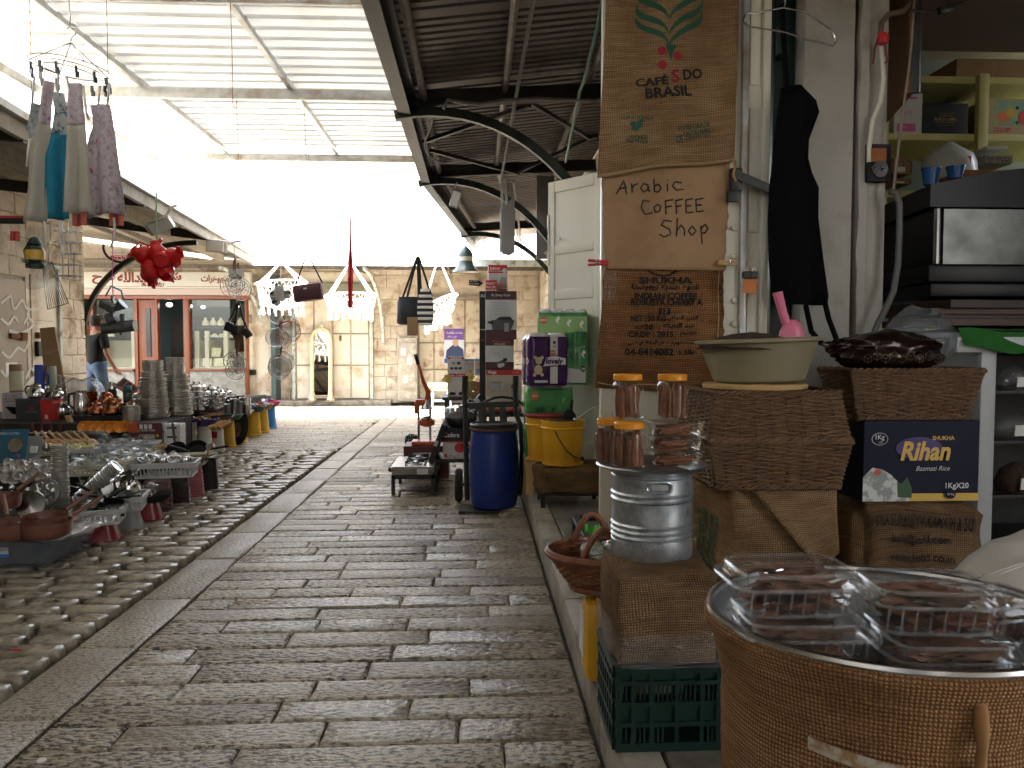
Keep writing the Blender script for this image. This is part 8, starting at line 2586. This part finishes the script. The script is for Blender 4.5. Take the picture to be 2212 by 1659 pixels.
for k in range(3):
 r=.20-.035*k
 MB().tube([rc+Vector((r*1.0*math.cos(a),r*math.sin(a),-.02*math.cos(a)-.012*k+.01))for a in[2*pi*i/28 for i in range(28)]],.003,5,closed=True).build('ring',m_chr,rk,world=True)
for k in range(4):
 a=pi/4+k*pi/2
 wire([P(153,92,AY),rc+Vector((.2*math.cos(a),.2*math.sin(a),0))],.0035,'chain',m_chr,rk)
for k in range(13):
 a=2*pi*k/13
 c=rc+Vector((.19*math.cos(a),.19*math.sin(a),-.04-.02*math.cos(a)))
 b=MB().box(c,(.012,.012,.035),rz=a)
 b.box(c+Vector((.006,0,-.028)),(.008,.02,.03),rz=a)
 b.build('clip',m_dgrey,rk,world=True)
def apron(label,Y,rows,mats,straps,seed):
 """rows: (y, xl, xr) in the view; mats: [(y limit, material)]"""
 t=thing('apron',label,'apron',P(rows[0][1],rows[0][0],Y),group='aprons on the clip hanger')
 y0,y1=rows[0][0],rows[-1][0]
 def fn(u,v,a,b):
  y=a+(b-a)*v
  k=0
  while k<len(rows)-2 and y>rows[k+1][0]:
   k+=1
  f=(y-rows[k][0])/(rows[k+1][0]-rows[k][0])
  xl_,xr_=[rows[k][j]*(1-f)+rows[k+1][j]*f for j in(1,2)]
  p=P(xl_+(xr_-xl_)*u,y,Y)
  g=(y-y0)/(y1-y0)
  p.y+=(.008+.030*g)*math.sin(u*7+seed+.8*g)+.012*math.sin(u*15+seed*2)*g-.05*math.sin(pi*u)*.5
  return p
 a=y0
 for lim,m in mats:
  o=MB().grid(lambda u,v:fn(u,v,a,lim),16,14,.3,.3).build('cloth',m,t,world=True,smooth=180)
  md=o.modifiers.new('thickness','SOLIDIFY')
  md.thickness=.003
  a=lim
 for s_ in straps:
  q=[P(x,y,Y-.01)for x,y in s_]
  MB().tube(q,.007,4).build('strap',m_cot,t,world=True,smooth=180)
apron('white apron with blue floral bib, rearmost on the left of the clip hanger',4.52,[(225,68,84),(270,57,86),(300,60,100),(470,56,100)],[(300,m_flb),(470,m_cott)],[((70,225),(74,165))],1)
apron('white apron with a purple floral bib, leftmost in front on the clip hanger',AY-.05,[(178,94,118),(225,88,112),(268,82,110),(280,78,110),(480,54,106)],[(270,m_flo),(480,m_cott)],[((90,185),(88,150)),((64,300),(60,330),(58,360)),((96,478),(98,500),(97,530))],2.2)
apron('turquoise towelling apron with a blue floral bib in the middle of the clip hanger',AY-.02,[(203,115,140),(240,119,148),(292,112,153),(340,98,150),(475,104,156)],[(292,m_flb),(475,m_turq)],[((124,203),(126,160)),((108,478),(110,500)),((130,478),(128,510),(130,535))],3.1)
apron('white apron with a rose floral bib, right of the turquoise one',AY-.08,[(182,152,178),(225,148,182),(272,150,188),(460,143,207)],[(273,m_flo),(460,m_cott)],[((150,190),(143,165)),((180,185),(186,240),(192,258))],4.4)
apron('pale pink floral apron with a coral hem, rightmost on the clip hanger',AY,[(228,197,238),(270,205,245),(305,192,250),(464,194,268)],[(464,m_flo)],[((212,230),(216,185)),((232,226),(236,180)),((246,470),(248,500),(240,535))],5.3)
for x0,x1,lab in((156,188,'coral towel hem showing below the rose floral apron'),(236,268,'coral towel hem showing below the pale pink floral apron')):
 t=thing('coral_towel',lab,'towel',P(x0,460,AY+.03),group='coral towels behind the aprons')
 MB().grid(lambda u,v:P(x0+(x1-x0)*u,440+48*v,AY+.04)+Vector((0,.02*math.sin(u*6),0)),10,8).build('cloth',m_coral,t,world=True,smooth=180)
def jug(t,m):
 MB().lathe([(.075,0),(.085,.02),(.115,.10),(.11,.15),(.075,.19),(.06,.21),(.064,.25),(.058,.25),(.05,.2)],18).build('body',m,t,smooth=60)
 MB().tube([(.06,0,.23),(.13,0,.21),(.13,0,.12),(.10,0,.08)],.012,6).build('handle',m,t)
 MB().tube([(-.05,0,.24),(-.085,0,.27)],[.03,.02],8).build('lip',m,t)
 return t
JY_=8.2
rs=thing('green_string','pale green string holding the cluster of red jugs','string',P(338,500,JY_))
wire([P(337,340,JY_),P(338,440,JY_),P(337,490,JY_),P(341,535,JY_)],.008,'string',mat('pale_green_string',(.30,.48,.26),rough=.7),rs)
for k,(x,y,rot)in enumerate(((312,552,(.3,-1.2,.4)),(372,556,(.3,1.3,-.3)),(352,562,(-1.4,.3,.2)),(324,578,(2.2,-.4,.5)),(356,584,(2.4,.6,1)),(324,590,(2.9,-.3,2)),(340,548,(.1,.2,3)))):
 t=thing('red_jug',('red plastic jug sticking out left at the top of the hanging cluster','red plastic jug sticking out right at the top of the hanging cluster','red plastic jug facing the street in the middle of the cluster','red plastic jug at the lower left of the cluster','red plastic jug at the lower right of the cluster','lowest red plastic jug of the cluster','red plastic jug hanging behind the others by the string')[k],'jug',P(x,y,JY_-.05*(k%3)),group='red plastic jugs hung in a cluster')
 t.rotation_euler=rot
 jug(t,m_redp)
 t.scale=(.84,)*3
 for c in t.children:
  c.data.transform(Matrix.Translation((0,0,-.1)))
US=thing('utensil_chain','thin chain hung with strainers and ladles before the shop sign','chain',P(508,540,10))
wire([P(508,410,10),P(506,560,10),P(511,640,10),P(514,740,10),P(512,810,10)],.005,'chain',m_chr,US)
US2=thing('utensil_chain','thin chain hung with steel sieves before the far door','chain',P(606,560,11))
wire([P(607,565,11),P(606,640,11),P(607,760,11),P(609,800,11)],.005,'chain',m_chr,US2)
def strainer(label,x,y,r,Y,m,hy,group,mesh=True,ang=0,hw=m_wdd):
 c=P(x,y,Y)
 t=thing('strainer',label,'strainer',c,0,group)
 M_=Euler((.2,.3*math.sin(x),0)).to_matrix()
 MB().tube([M_@Vector((r*math.cos(a),0,r*math.sin(a)))for a in[2*pi*i/24 for i in range(24)]],.006 if mesh else .005,5,closed=True).build('rim',m,t)
 if mesh:
  MB().lathe([(r,0),(r*.8,r*.3),(r*.4,r*.45),(.001,r*.5)],18,m=M_@Matrix.Rotation(-pi/2,3,'X'),cap=(False,False)).build('mesh_bowl',m_sieve,t,smooth=180)
 else:
  b=MB()
  for k in range(1,4):
   b.tube([M_@Vector((r*k/4*math.cos(a),.01*(4-k),r*k/4*math.sin(a)))for a in[2*pi*i/20 for i in range(20)]],.0025,4,closed=True)
  for k in range(6):
   a=k*pi/6
   b.tube([M_@Vector((-r*math.cos(a),0,-r*math.sin(a))),Vector((0,.03,0)),M_@Vector((r*math.cos(a),0,r*math.sin(a)))],.0025,4)
  o=b.build('wire_mesh',m_chr,t)
  o['kind']='stuff'
 q=P(x+ang,hy,Y)-c
 d=q.normalized()
 MB().tube([d*r,d*r+(q-d*r)*.35],.005,5).build('shaft',m_chr,t)
 MB().tube([d*r+(q-d*r)*.3,q],[.010,.014],6).build('handle',hw,t)
m_sieve=clear_mat('sieve_mesh',(.85,.86,.86),a=.4,rough=.4)
sp_='wire skimmers on the chain'
for k,(x,y,r,hy,ang)in enumerate(((500,618,.14,562,6),(517,624,.15,568,-2),(508,612,.12,558,0),(505,782,.13,735,5),(512,786,.12,738,4),(508,800,.12,744,6))):
 strainer(('wire skimmer with a wooden handle, upper left on the chain','wire skimmer with a wooden handle, upper right on the chain','wire skimmer with a wooden handle behind the upper two','wire skimmer with a wooden handle, lower left on the chain','wire skimmer with a wooden handle, lower right on the chain','lowest wire skimmer on the chain')[k],x,y,r,10-.03*k,m_chr,hy,sp_,False,ang)
for k,(x0,y0,x1,y1)in enumerate(((512,655,494,708),(514,655,507,715),(517,655,534,722))):
 t=thing('black_ladle',('black slotted turner hanging left on the chain','black spatula hanging in the middle of the chain','black ladle hanging right on the chain')[k],'ladle',P(x0,y0,9.9),group='black nylon kitchen tools on the chain')
 MB().tube([P(x0,y0,9.9),P((x0+x1)/2,(y0+y1)/2,9.9),P(x1,y1-14,9.9)],.013,6).build('handle',m_black,t,world=True)
 MB().box(P(x1,y1-2,9.9),(.10,.03,.12),m=Euler((0,.4-.5*k,0)).to_matrix()).build('blade',m_black,t,world=True,bev=.012)
for k in range(5):
 t=thing('tea_strainer_card','small white tag tied on the hanging wooden handles','tag',P(498+6*k,590+4*(k%2),9.95),group='white price tags on the chain')
 MB().box((0,0,0),(.055,.003,.11),m=Euler((0,.2*math.sin(k),.3)).to_matrix()).build('card',m_wcard,t)
for k in range(5):
 t=thing('wooden_turner','flat wooden handled turner bunched in the middle of the chain','turner',P(510+3*k,740,9.97),group='wooden handled turners on the chain')
 MB().bar((0,.01*k,.12),(.01,.01*k,-.12),.022,.012).build('handle',m_wdd,t)
 MB().tube([(.01,.01*k,-.12),(.01,.01*k,-.30)],.005,5).build('shaft',m_chr,t)
sv2='steel sieves on the second chain'
m_rrim=mat('red_sieve_rim',(.55,.03,.05),rough=.4)
for k,(x,y,r,m,hy,ang)in enumerate(((603,672,.19,m_chr,640,2),(594,730,.13,m_chr,695,12),(604,728,.13,m_chr,692,4),(611,734,.125,m_chr,694,-3),(626,716,.15,m_rrim,682,-14),(622,706,.16,m_chr,680,-10),(605,790,.16,m_chr,752,2),(612,782,.15,m_chr,748,-4),(603,796,.15,m_chr,756,4))):
 strainer(('large round sieve disc at the top of the second chain','steel sieve at the left of the middle bunch','steel sieve in the middle bunch of the second chain','bright steel sieve in front of the middle bunch','red rimmed sieve at the right of the middle bunch','steel sieve crossing the red rimmed one','large steel sieve in the lowest bunch','steel sieve behind the lowest bunch','steel sieve at the lower left of the lowest bunch')[k],x,y,r,11-.04*k,m,hy,sv2,True,ang)
t=thing('box_grater','steel box grater with measuring cups hanging before the left swing chair','grater',P(604,630,11))
MB().box((0,0,-.02),(.12,.09,.2),taper=1.25).build('body',m_inoxd,t)
MB().tube([(-.05,0,.08),(0,0,.13),(.05,0,.08)],.01,6).build('handle',m_dark,t)
for k in range(3):
 t=thing('measuring_cup',('steel measuring cup left of the hanging grater','steel measuring cup right of the hanging grater','small steel measuring cup under the hanging grater')[k],'cup',P((590,622,600)[k],(642,640,655)[k],11),group='measuring cups on the second chain')
 MB().lathe([(.05,0),(.06,.06),(.063,.065),(.055,.06),(.04,.01)],16,m=Euler((.8,.5-.6*k,0)).to_matrix()).build('cup',m_inoxd,t)
wr=thing('wire_rack','hanging wire grill rack in front of the cream metal door','rack',P(118,620,8.6))
A_,B_,C_,D_=P(92,574,8.6),P(112,566,8.6),P(148,655,8.6),P(103,668,8.6)
for a,b in((A_,B_),(B_,C_),(C_,D_),(D_,A_)):
 wire([a,b],.006,'frame',m_chr,wr)
for k in range(1,10):
 wire([A_+(B_-A_)*k/10,D_+(C_-D_)*k/10],.0035,'wire',m_chr,wr)
wire([P(104,566,8.6),P(110,500,8.6)],.004,'hook',m_chr,wr)
m_gun=mat('dull_tin_sheet',(.19,.20,.20),(.13,.135,.135),s=9,rough=.4,metal=.6)
GY=7.8
gs_=thing('pink_string','pink and blue strings holding the grey meat grinders','string',P(244,600,GY))
wire([P(243,500,GY),P(243,620,GY),P(246,660,GY)],.005,'string',m_pinkp,gs_)
wire([P(228,640,GY),P(240,618,GY),P(262,628,GY),P(266,645,GY)],.009,'strap',m_bblue,gs_)
t=thing('meat_grinder','grey tin grinder body hanging higher in the bunch','grinder',P(246,660,GY),group='grey grinders hung on strings')
t.scale=(.68,)*3
MB().tube([(-.17,0,.04),(.02,0,-.06)],[.075,.085],12).build('barrel',m_gun,t)
MB().tube([(.02,0,-.06),(.13,0,.03)],[.03,.09],12).build('funnel',m_gun,t)
MB().bar((-.02,0,.14),(.02,0,-.12),.05,.03).build('bracket',m_gun,t)
t=thing('meat_grinder','long grey tin grater drum hanging lowest in the bunch','grinder',P(251,703,GY),group='grey grinders hung on strings')
t.scale=(.68,)*3
MB().tube([(-.19,0,-.05),(.27,0,.0)],[.085,.085],14).build('drum',m_gun,t)
MB().tube([(-.10,-.02,.09),(.02,-.04,.12)],[.09,.07],12).build('hopper',m_gun,t)
MB().bar((.08,0,.02),(.09,0,.17),.06,.03).build('bracket',m_gun,t)
MB().bar((.07,0,-.06),(.07,0,-.14),.04,.02).build('bracket',m_gun,t)
HY=4.6
t=thing('net_bag','clear beaded net bag with a dark green lantern hanging at the left edge','bag',P(78,560,HY))
MB().grid(lambda u,v:P(56+44*u,492+128*v+8*math.sin(u*pi)*(v>.7),HY)+Vector((0,-.05*math.sin(u*pi),0)),10,16).build('net',clear_mat('beaded_film',(.85,.87,.9),a=.4,rough=.2,bump=1,bs=90),t,world=True,smooth=180)
t=thing('green_lantern','small dark green oil lantern with a yellow label inside the net bag','lantern',P(76,560,HY-.1))
MB().lathe([(.048,-.05),(.05,-.03),(.035,-.015),(.045,.03),(.042,.06),(.03,.075),(.036,.085),(.02,.12),(.001,.13)],18,cap=(True,False)).build('body',m_dkgreen,t)
MB().lathe([(.047,-.005),(.052,.03),(.049,.05)],18,cap=(False,False)).build('label',m_gold,t)
MB().tube([(-.05,0,-.02),(-.06,0,.05),(-.03,0,.10)],.005,5).build('side_tube',m_dkgreen,t)
t=thing('hanging_packet','clear plastic packet of red capped tubes hanging at the far left','packet',P(24,545,HY))
MB().grid(lambda u,v:P(-6+58*u,480+125*v,HY)+Vector((0,-.02*math.sin(u*9+v*4),0)),12,16).build('film',m_bag,t,world=True,smooth=180)
MB().box(P(22,477,HY-.01),(.16,.02,.035)).build('hang_bar',m_black,t,world=True,bev=.004)
MB().box(P(22,470,HY-.012),(.17,.01,.02)).build('red_band',m_red,t,world=True)
for x in(28,38):
 MB().tube([P(x,500,HY+.02),P(x,520,HY+.02)],.014,8).build('red_cap',m_red,t,world=True)
 MB().tube([P(x,520,HY+.02),P(x-3,585,HY+.02)],.009,8).build('clear_tube',m_clear,t,world=True)
for k in range(3):
 t=thing('spiral_hanger',('clear stick strip with chrome rings hanging behind the aprons, left one','clear stick strip with chrome rings hanging behind the aprons, middle one','chrome wire spiral hanging in front of the stone corner')[k],'strip',P(130+14*k,520,5.2),group='wire strips behind the aprons')
 for q in range(5):
  MB().tube([P(135+12*k,500+24*q,5.2)+Vector((.05*math.cos(a),.05*math.sin(a),0))for a in[2*pi*i/12 for i in range(12)]],.003,4,closed=True).build('ring',m_chr,t,world=True)
 wire([P(135+12*k,470,5.2),P(136+12*k,600,5.2)],.003,'wire',m_chr,t)
def swing(label,x,apex_y,ytop,ybot,Y,rt,rb,tilt=0):
 ap_=P(x,apex_y,Y)
 t=thing('swing_chair',label,'swing chair',(ap_.x,Y,P(x,ybot,Y).z),0,'white macrame swing chairs')
 zt,zb=P(x,ytop,Y).z,P(x,ybot,Y).z
 top=lambda a:Vector((ap_.x+rt*math.cos(a),Y+rt*.8*math.sin(a),zt+tilt*math.cos(a)+.10*math.sin(a)))
 bot=lambda a:Vector((ap_.x+rb*math.cos(a),Y+rb*.8*math.sin(a),zb+tilt*.6*math.cos(a)))
 for f,nm in((top,'upper_hoop'),(bot,'lower_hoop')):
  MB().tube([f(2*pi*i/40)for i in range(40)],.021,7,closed=True).build(nm,m_cot,t,world=True,smooth=180)
 n=22
 net=MB()
 for k in range(n):
  for s_ in(-1,1):
   pts=[]
   for q in range(5):
    v=q/4
    a=2*pi*(k+s_*v*2.0)/n
    pts.append(top(a)*(1-v)+bot(a)*v+Vector((0,0,-.03*math.sin(pi*v))))
   net.tube(pts,.0085,4)
 for k in range(8):
  a=pi*k/8
  net.tube([bot(a),bot(a)*.5+bot(a+pi)*.5+Vector((0,0,-.12)),bot(a+pi)],.012,4)
 o=net.build('macrame_net',m_cot,t,world=True,smooth=180)
 o['kind']='stuff'
 for k in range(18):
  a=2*pi*k/18
  b=bot(a)
  L=R.uniform(.16,.24)
  MB().tube([b,b+Vector((R.uniform(-.01,.01),0,-L*.4)),b+Vector((R.uniform(-.02,.02),0,-L))],[.011,.014,.022],6).build('tassel',m_cot,t,world=True)
 for a in(.6,2.5,3.6,5.8):
  MB().tube([ap_,top(a)],.016,6).build('rope',m_cot,t,world=True)
 MB().tube([ap_+Vector((0,0,-.03)),ap_+Vector((0,0,.08))],.02,6).build('ring',m_chr,t,world=True)
swing('white macrame swing chair hanging left behind the sieves',608,566,612,658,15.0,.47,.40)
swing('white macrame swing chair with a red scarf hanging before it in the middle',757,566,640,668,15.05,.49,.42)
swing('white macrame swing chair seen sideways on the right by the rusty door',947,556,655,688,15.0,.36,.26,.16)
sc_=thing('red_scarf','long narrow red scarf hanging in the gap before the middle swing','scarf',P(757,560,12.1))
MB().grid(lambda u,v:P(757+(3+7*min(1,v*1.6))*(u-.5)*(1.1-.2*math.sin(v*9)),470+195*v,12.1)+Vector((0,.03*math.sin(u*9+v*5),0)),6,30).build('cloth',mat('red_scarf_cloth',(.55,.03,.04),(.42,.02,.03),s=14,rough=.8),sc_,world=True,smooth=180)
MB().grid(lambda u,v:P(751+3*u,560+40*v,12.08),2,6).build('fringe',m_cot,sc_,world=True)
wire([P(757,352,12.1),P(757,475,12.1)],.004,'string',m_chr,sc_)
def bag_hang(t,x,y0,apex,xs,Y,m):
 for a in xs:
  MB().grid(lambda u,v:P(a[0]+(apex[0]-a[0])*v+(u-.5)*5,a[1]+(apex[1]-a[1])*v,Y-.02*a[2]),1,8).build('strap',m,t,world=True)
m_mar=mat('burgundy_fabric',(.07,.018,.025),rough=.7)
t=thing('burgundy_bag','burgundy fabric shoulder bag hanging tilted between the swings','bag',P(665,630,12.1))
M_=Euler((0,-.13,0)).to_matrix()
MB().box(P(666,632,12.1),(.45,.16,.27),m=M_).build('body',m_mar,t,world=True,bev=.05)
MB().box(P(668,632,12.1)+Vector((-.0,-.083,0)),(.31,.02,.16),m=M_).build('pocket',mat('dark_burgundy',(.04,.014,.018),rough=.7),t,world=True,bev=.008)
MB().box(P(662,624,12.1)+Vector((0,-.096,0)),(.05,.006,.02),m=M_).build('badge',m_galv,t,world=True)
wire([P(640,612,12.1),P(655,570,12.1),P(660,556,12.1),P(668,556,12.1),P(696,610,12.1)],.012,'strap',m_blackm,t)
wire([P(663,350,12.1),P(664,556,12.1)],.003,'string',m_chr,t)
m_nav=mat('dark_navy_bag',(.018,.02,.028),rough=.6)
t=thing('black_bag','dark navy cooler bag with long straps and a brown paper tag','bag',P(887,665,12.0),group='bags hanging by the right awning')
MB().lathe([(.15,0),(.19,.03),(.18,.35),(.16,.42),(.17,.43),(.001,.43)],18,P(888,702,12.0),sx=1.15,sy=.6,wob=lambda a,z:.05*noise.noise((2*math.cos(a),2*math.sin(a),z*6)),cap=(True,False)).build('body',m_nav,t,world=True,smooth=60)
bag_hang(t,0,0,(902,553),((868,648,0),(878,648,1),(905,648,2),(912,650,0)),12.0,m_blackm)
MB().box(P(891,705,11.8),(.16,.01,.28)).build('paper_tag',m_brown,t,world=True)
m_strw,m_strb=m_cot,m_nav
t=thing('striped_bag','black and white striped bag hanging right of the navy bag','bag',P(920,660,12.0),group='bags hanging by the right awning')
zb_=P(920,704,12.0).z
for k in range(13):
 z0_=zb_+.043*k
 w_=.19-.006*abs(k-5)+(.0 if k<10 else-.02*(k-9))
 MB().box((P(920,660,12).x,11.9,z0_+.0215),(w_*1.05+.05,.13,.042)).build('stripe',m_strb if k%2 else m_strw,t,world=True,bev=.008)
bag_hang(t,0,0,(904,553),((910,636,1),(932,640,2)),11.9,m_blackm)
wire([P(903,352,12.0),P(903,556,12.0)],.003,'string',m_chr,t)
for k,(x,y,Y)in enumerate(((987,548,12.05),(668,407,12.05))):
 pass
mz=16.78
mr=thing('gilt_mirror','tall arched mirror in a pale gilt frame standing before the double door','mirror',P(694,862,mz))
m_gilt=mat('pale_gilt',(.62,.52,.28),(.72,.66,.50),s=30,rough=.35,metal=.4)
out=[(674,855),(674,730)]+[(694-20*math.cos(a),730-20*math.sin(a))for a in[pi*i/10 for i in range(1,10)]]+[(714,730),(714,855)]
FYm=lambda y:mz+(865-y)*.0021
MB().tube([P(x,y,FYm(y))for x,y in out],.045,8,closed=True).build('frame',m_gilt,mr,world=True)
o=MB().poly([P(x,y,FYm(y)+.01)for x,y in out][::-1],(0,.02,0)).build('glass',mat('mirror_glass',(.8,.82,.82),rough=.02,metal=1),mr,world=True,smooth=0)
for k in range(22):
 x,y=out[k%len(out)]
 f=k/22
 i=f*(len(out)-1)
 a,b=out[int(i)],out[int(i)+1]
 yq=a[1]+(b[1]-a[1])*(i%1)
 p=P(a[0]+(b[0]-a[0])*(i%1),yq,FYm(yq)-.03)
 MB().sphere(p,.035,8,5).build('ornament',m_gilt,mr,world=True)
MB().lathe([(.02,0),(.09,.02),(.06,.08),(.02,.13),(.001,.15)],10,P(694,710,FYm(710)),sy=.4).build('crest',m_gilt,mr,world=True)
for x in(674,714):
 MB().lathe([(.07,0),(.08,.04),(.05,.1),(.04,.2)],10,P(x,867,mz),sx=1.2).build('foot',m_gilt,mr,world=True)
def skin(name,verts,edges,radii,m,parent,sub=2):
 me=bpy.data.meshes.new(name)
 me.from_pydata(verts,edges,[])
 o=bpy.data.objects.new(name,me)
 col.objects.link(o)
 o.modifiers.new('skin','SKIN')
 s_=o.modifiers.new('sub','SUBSURF')
 s_.levels=s_.render_levels=sub
 for d,r in zip(me.skin_vertices[0].data,radii):
  d.radius=(r,r)if not isinstance(r,tuple)else r
 me.skin_vertices[0].data[0].use_root=True
 dg=bpy.context.evaluated_depsgraph_get()
 m2=bpy.data.meshes.new_from_object(o.evaluated_get(dg))
 bpy.data.objects.remove(o)
 m2.shade_smooth()
 m2.materials.clear()
 return put(name,m2,m,parent)
m_skin=mat('skin',(.36,.19,.12),(.30,.15,.095),s=8,rough=.55)
mp=G(229,915)
man=thing('person','man in a black T shirt and blue jeans walking away past the stone corner','person',(-6.03,12.55,0),-.55)
V=[(0,0,.96),(0,.0,1.12),(0,-.01,1.30),(0,-.0,1.43),(0,.01,1.50),(0,.02,1.575),(0,.03,1.64),(0,.03,1.71),(.17,0,1.42),(.215,.0,1.30),(.245,.01,1.13),(.29,.10,.93),(.31,.13,.87),(-.17,0,1.42),(-.215,-.02,1.30),(-.24,-.04,1.12),(-.25,.04,.92),(-.25,.06,.86),(.09,0,.90),(.10,.06,.50),(.10,-.02,.10),(.11,.10,.04),(-.09,0,.90),(-.10,-.06,.50),(-.10,-.22,.13),(-.10,-.12,.05)]
Ed=[(0,1),(1,2),(2,3),(3,4),(4,5),(5,6),(6,7),(3,8),(8,9),(9,10),(10,11),(11,12),(3,13),(13,14),(14,15),(15,16),(16,17),(0,18),(18,19),(19,20),(20,21),(0,22),(22,23),(23,24),(24,25)]
rad=[(.115,.09),(.12,.09),(.15,.105),(.13,.085),.055,.075,.088,.07,.062,.05,.042,.030,.034,.062,.05,.042,.030,.034,.085,.06,.045,.04,.085,.06,.045,.04]
for(pi_,sgn)in((12,1),(17,-1)):
 p=Vector(V[pi_])
 for f in range(5):
  d=Vector((.012*sgn-.006*(f-2),.030*(f-1.5)*.6,-.05 if f else-.02))
  b=len(V)
  V+=[tuple(p+d*.6+Vector((0,.014*(f-2),0))),tuple(p+d*1.3+Vector((0,.016*(f-2)+.01,-.01)))]
  Ed+=[(pi_,b),(b,b+1)]
  rad+=[.010,.008]
skin('body',V,Ed,rad,m_skin,man)
skin('shirt',[(0,0,.90),(0,.0,1.12),(0,-.01,1.30),(0,0,1.42),(.17,0,1.42),(.215,0,1.30),(.235,.0,1.20),(-.17,0,1.42),(-.215,-.02,1.30),(-.233,-.03,1.20),(0,.0,1.475)],[(0,1),(1,2),(2,3),(3,4),(4,5),(5,6),(3,7),(7,8),(8,9),(3,10)],[(.17,.14),(.165,.13),(.175,.13),(.15,.105),.08,.073,.07,.08,.073,.07,.07],mat('black_cotton',(.008,.008,.009),rough=.9),man)
skin('jeans',[(0,0,1.10),(0,0,.95),(.09,0,.88),(.10,.06,.50),(.10,-.02,.09),(-.09,0,.88),(-.10,-.06,.50),(-.10,-.22,.12)],[(0,1),(1,2),(2,3),(3,4),(1,5),(5,6),(6,7)],[(.15,.115),(.155,.125),.105,.08,.07,.105,.08,.07],mat('denim',(.055,.10,.19),(.12,.18,.28),s=7,rough=.9),man)
hb=MB().lathe([(.07,-.09),(.092,-.03),(.096,.03),(.075,.08),(.03,.105),(.001,.108)],20,(0,.015,1.665),sy=1.12,wob=lambda a,z:.03*noise.noise((5*math.cos(a),5*math.sin(a),z*30)))
hb.build('hair',mat('dark_hair',(.022,.014,.010),rough=.7),man,smooth=180)
for s_ in(-1,1):
 MB().sphere((s_*.088,.03,1.63),.028,8,6,1.3).build('ear',m_skin,man)
MB().lathe([(.02,0),(.012,.03),(.001,.04)],8,(0,.118,1.60),m=Matrix.Rotation(-.5,3,'X'),sx=.8).build('nose',m_skin,man)
for s_ in(-1,1):
 MB().sphere((s_*.033,.108,1.645),.011,8,6).build('eye',m_ink,man)
MB().box((0,.106,1.565),(.045,.012,.010)).build('mouth',mat('lips',(.28,.1,.08)),man,bev=.003)
for s_,y in((.105,.06),(-.10,-.14)):
 MB().box((s_,y,.04),(.09,.27,.075)).build('shoe',m_blackm,man,bev=.025)
t=thing('cigarette','small white cigarette in the hand of the walking man','cigarette',(-5.72,12.50,.80))
MB().tube([(0,0,0),(.05,-.02,-.02)],.005,6).build('stick',m_white,t)
for k,(x,y)in enumerate(((326,1500),(90,1644),(585,1206),(36,1404))):
 t=thing('litter',('white cigarette end lying on the border stones','small white bottle cap on the paving near the bottom left','round white token among the cobbles','scrap of red paper among the cobbles')[k],'litter',G(x,y,.02),k)
 if k in(0,3):
  MB().tube([(-.02,0,.004),(.02,.004,.004)],.004,6).build('scrap',(m_white,0,0,m_red)[k],t)
 else:
  MB().lathe([(.014,0),(.013,.004),(.001,.005)],12,cap=(True,False)).build('disc',m_white,t)
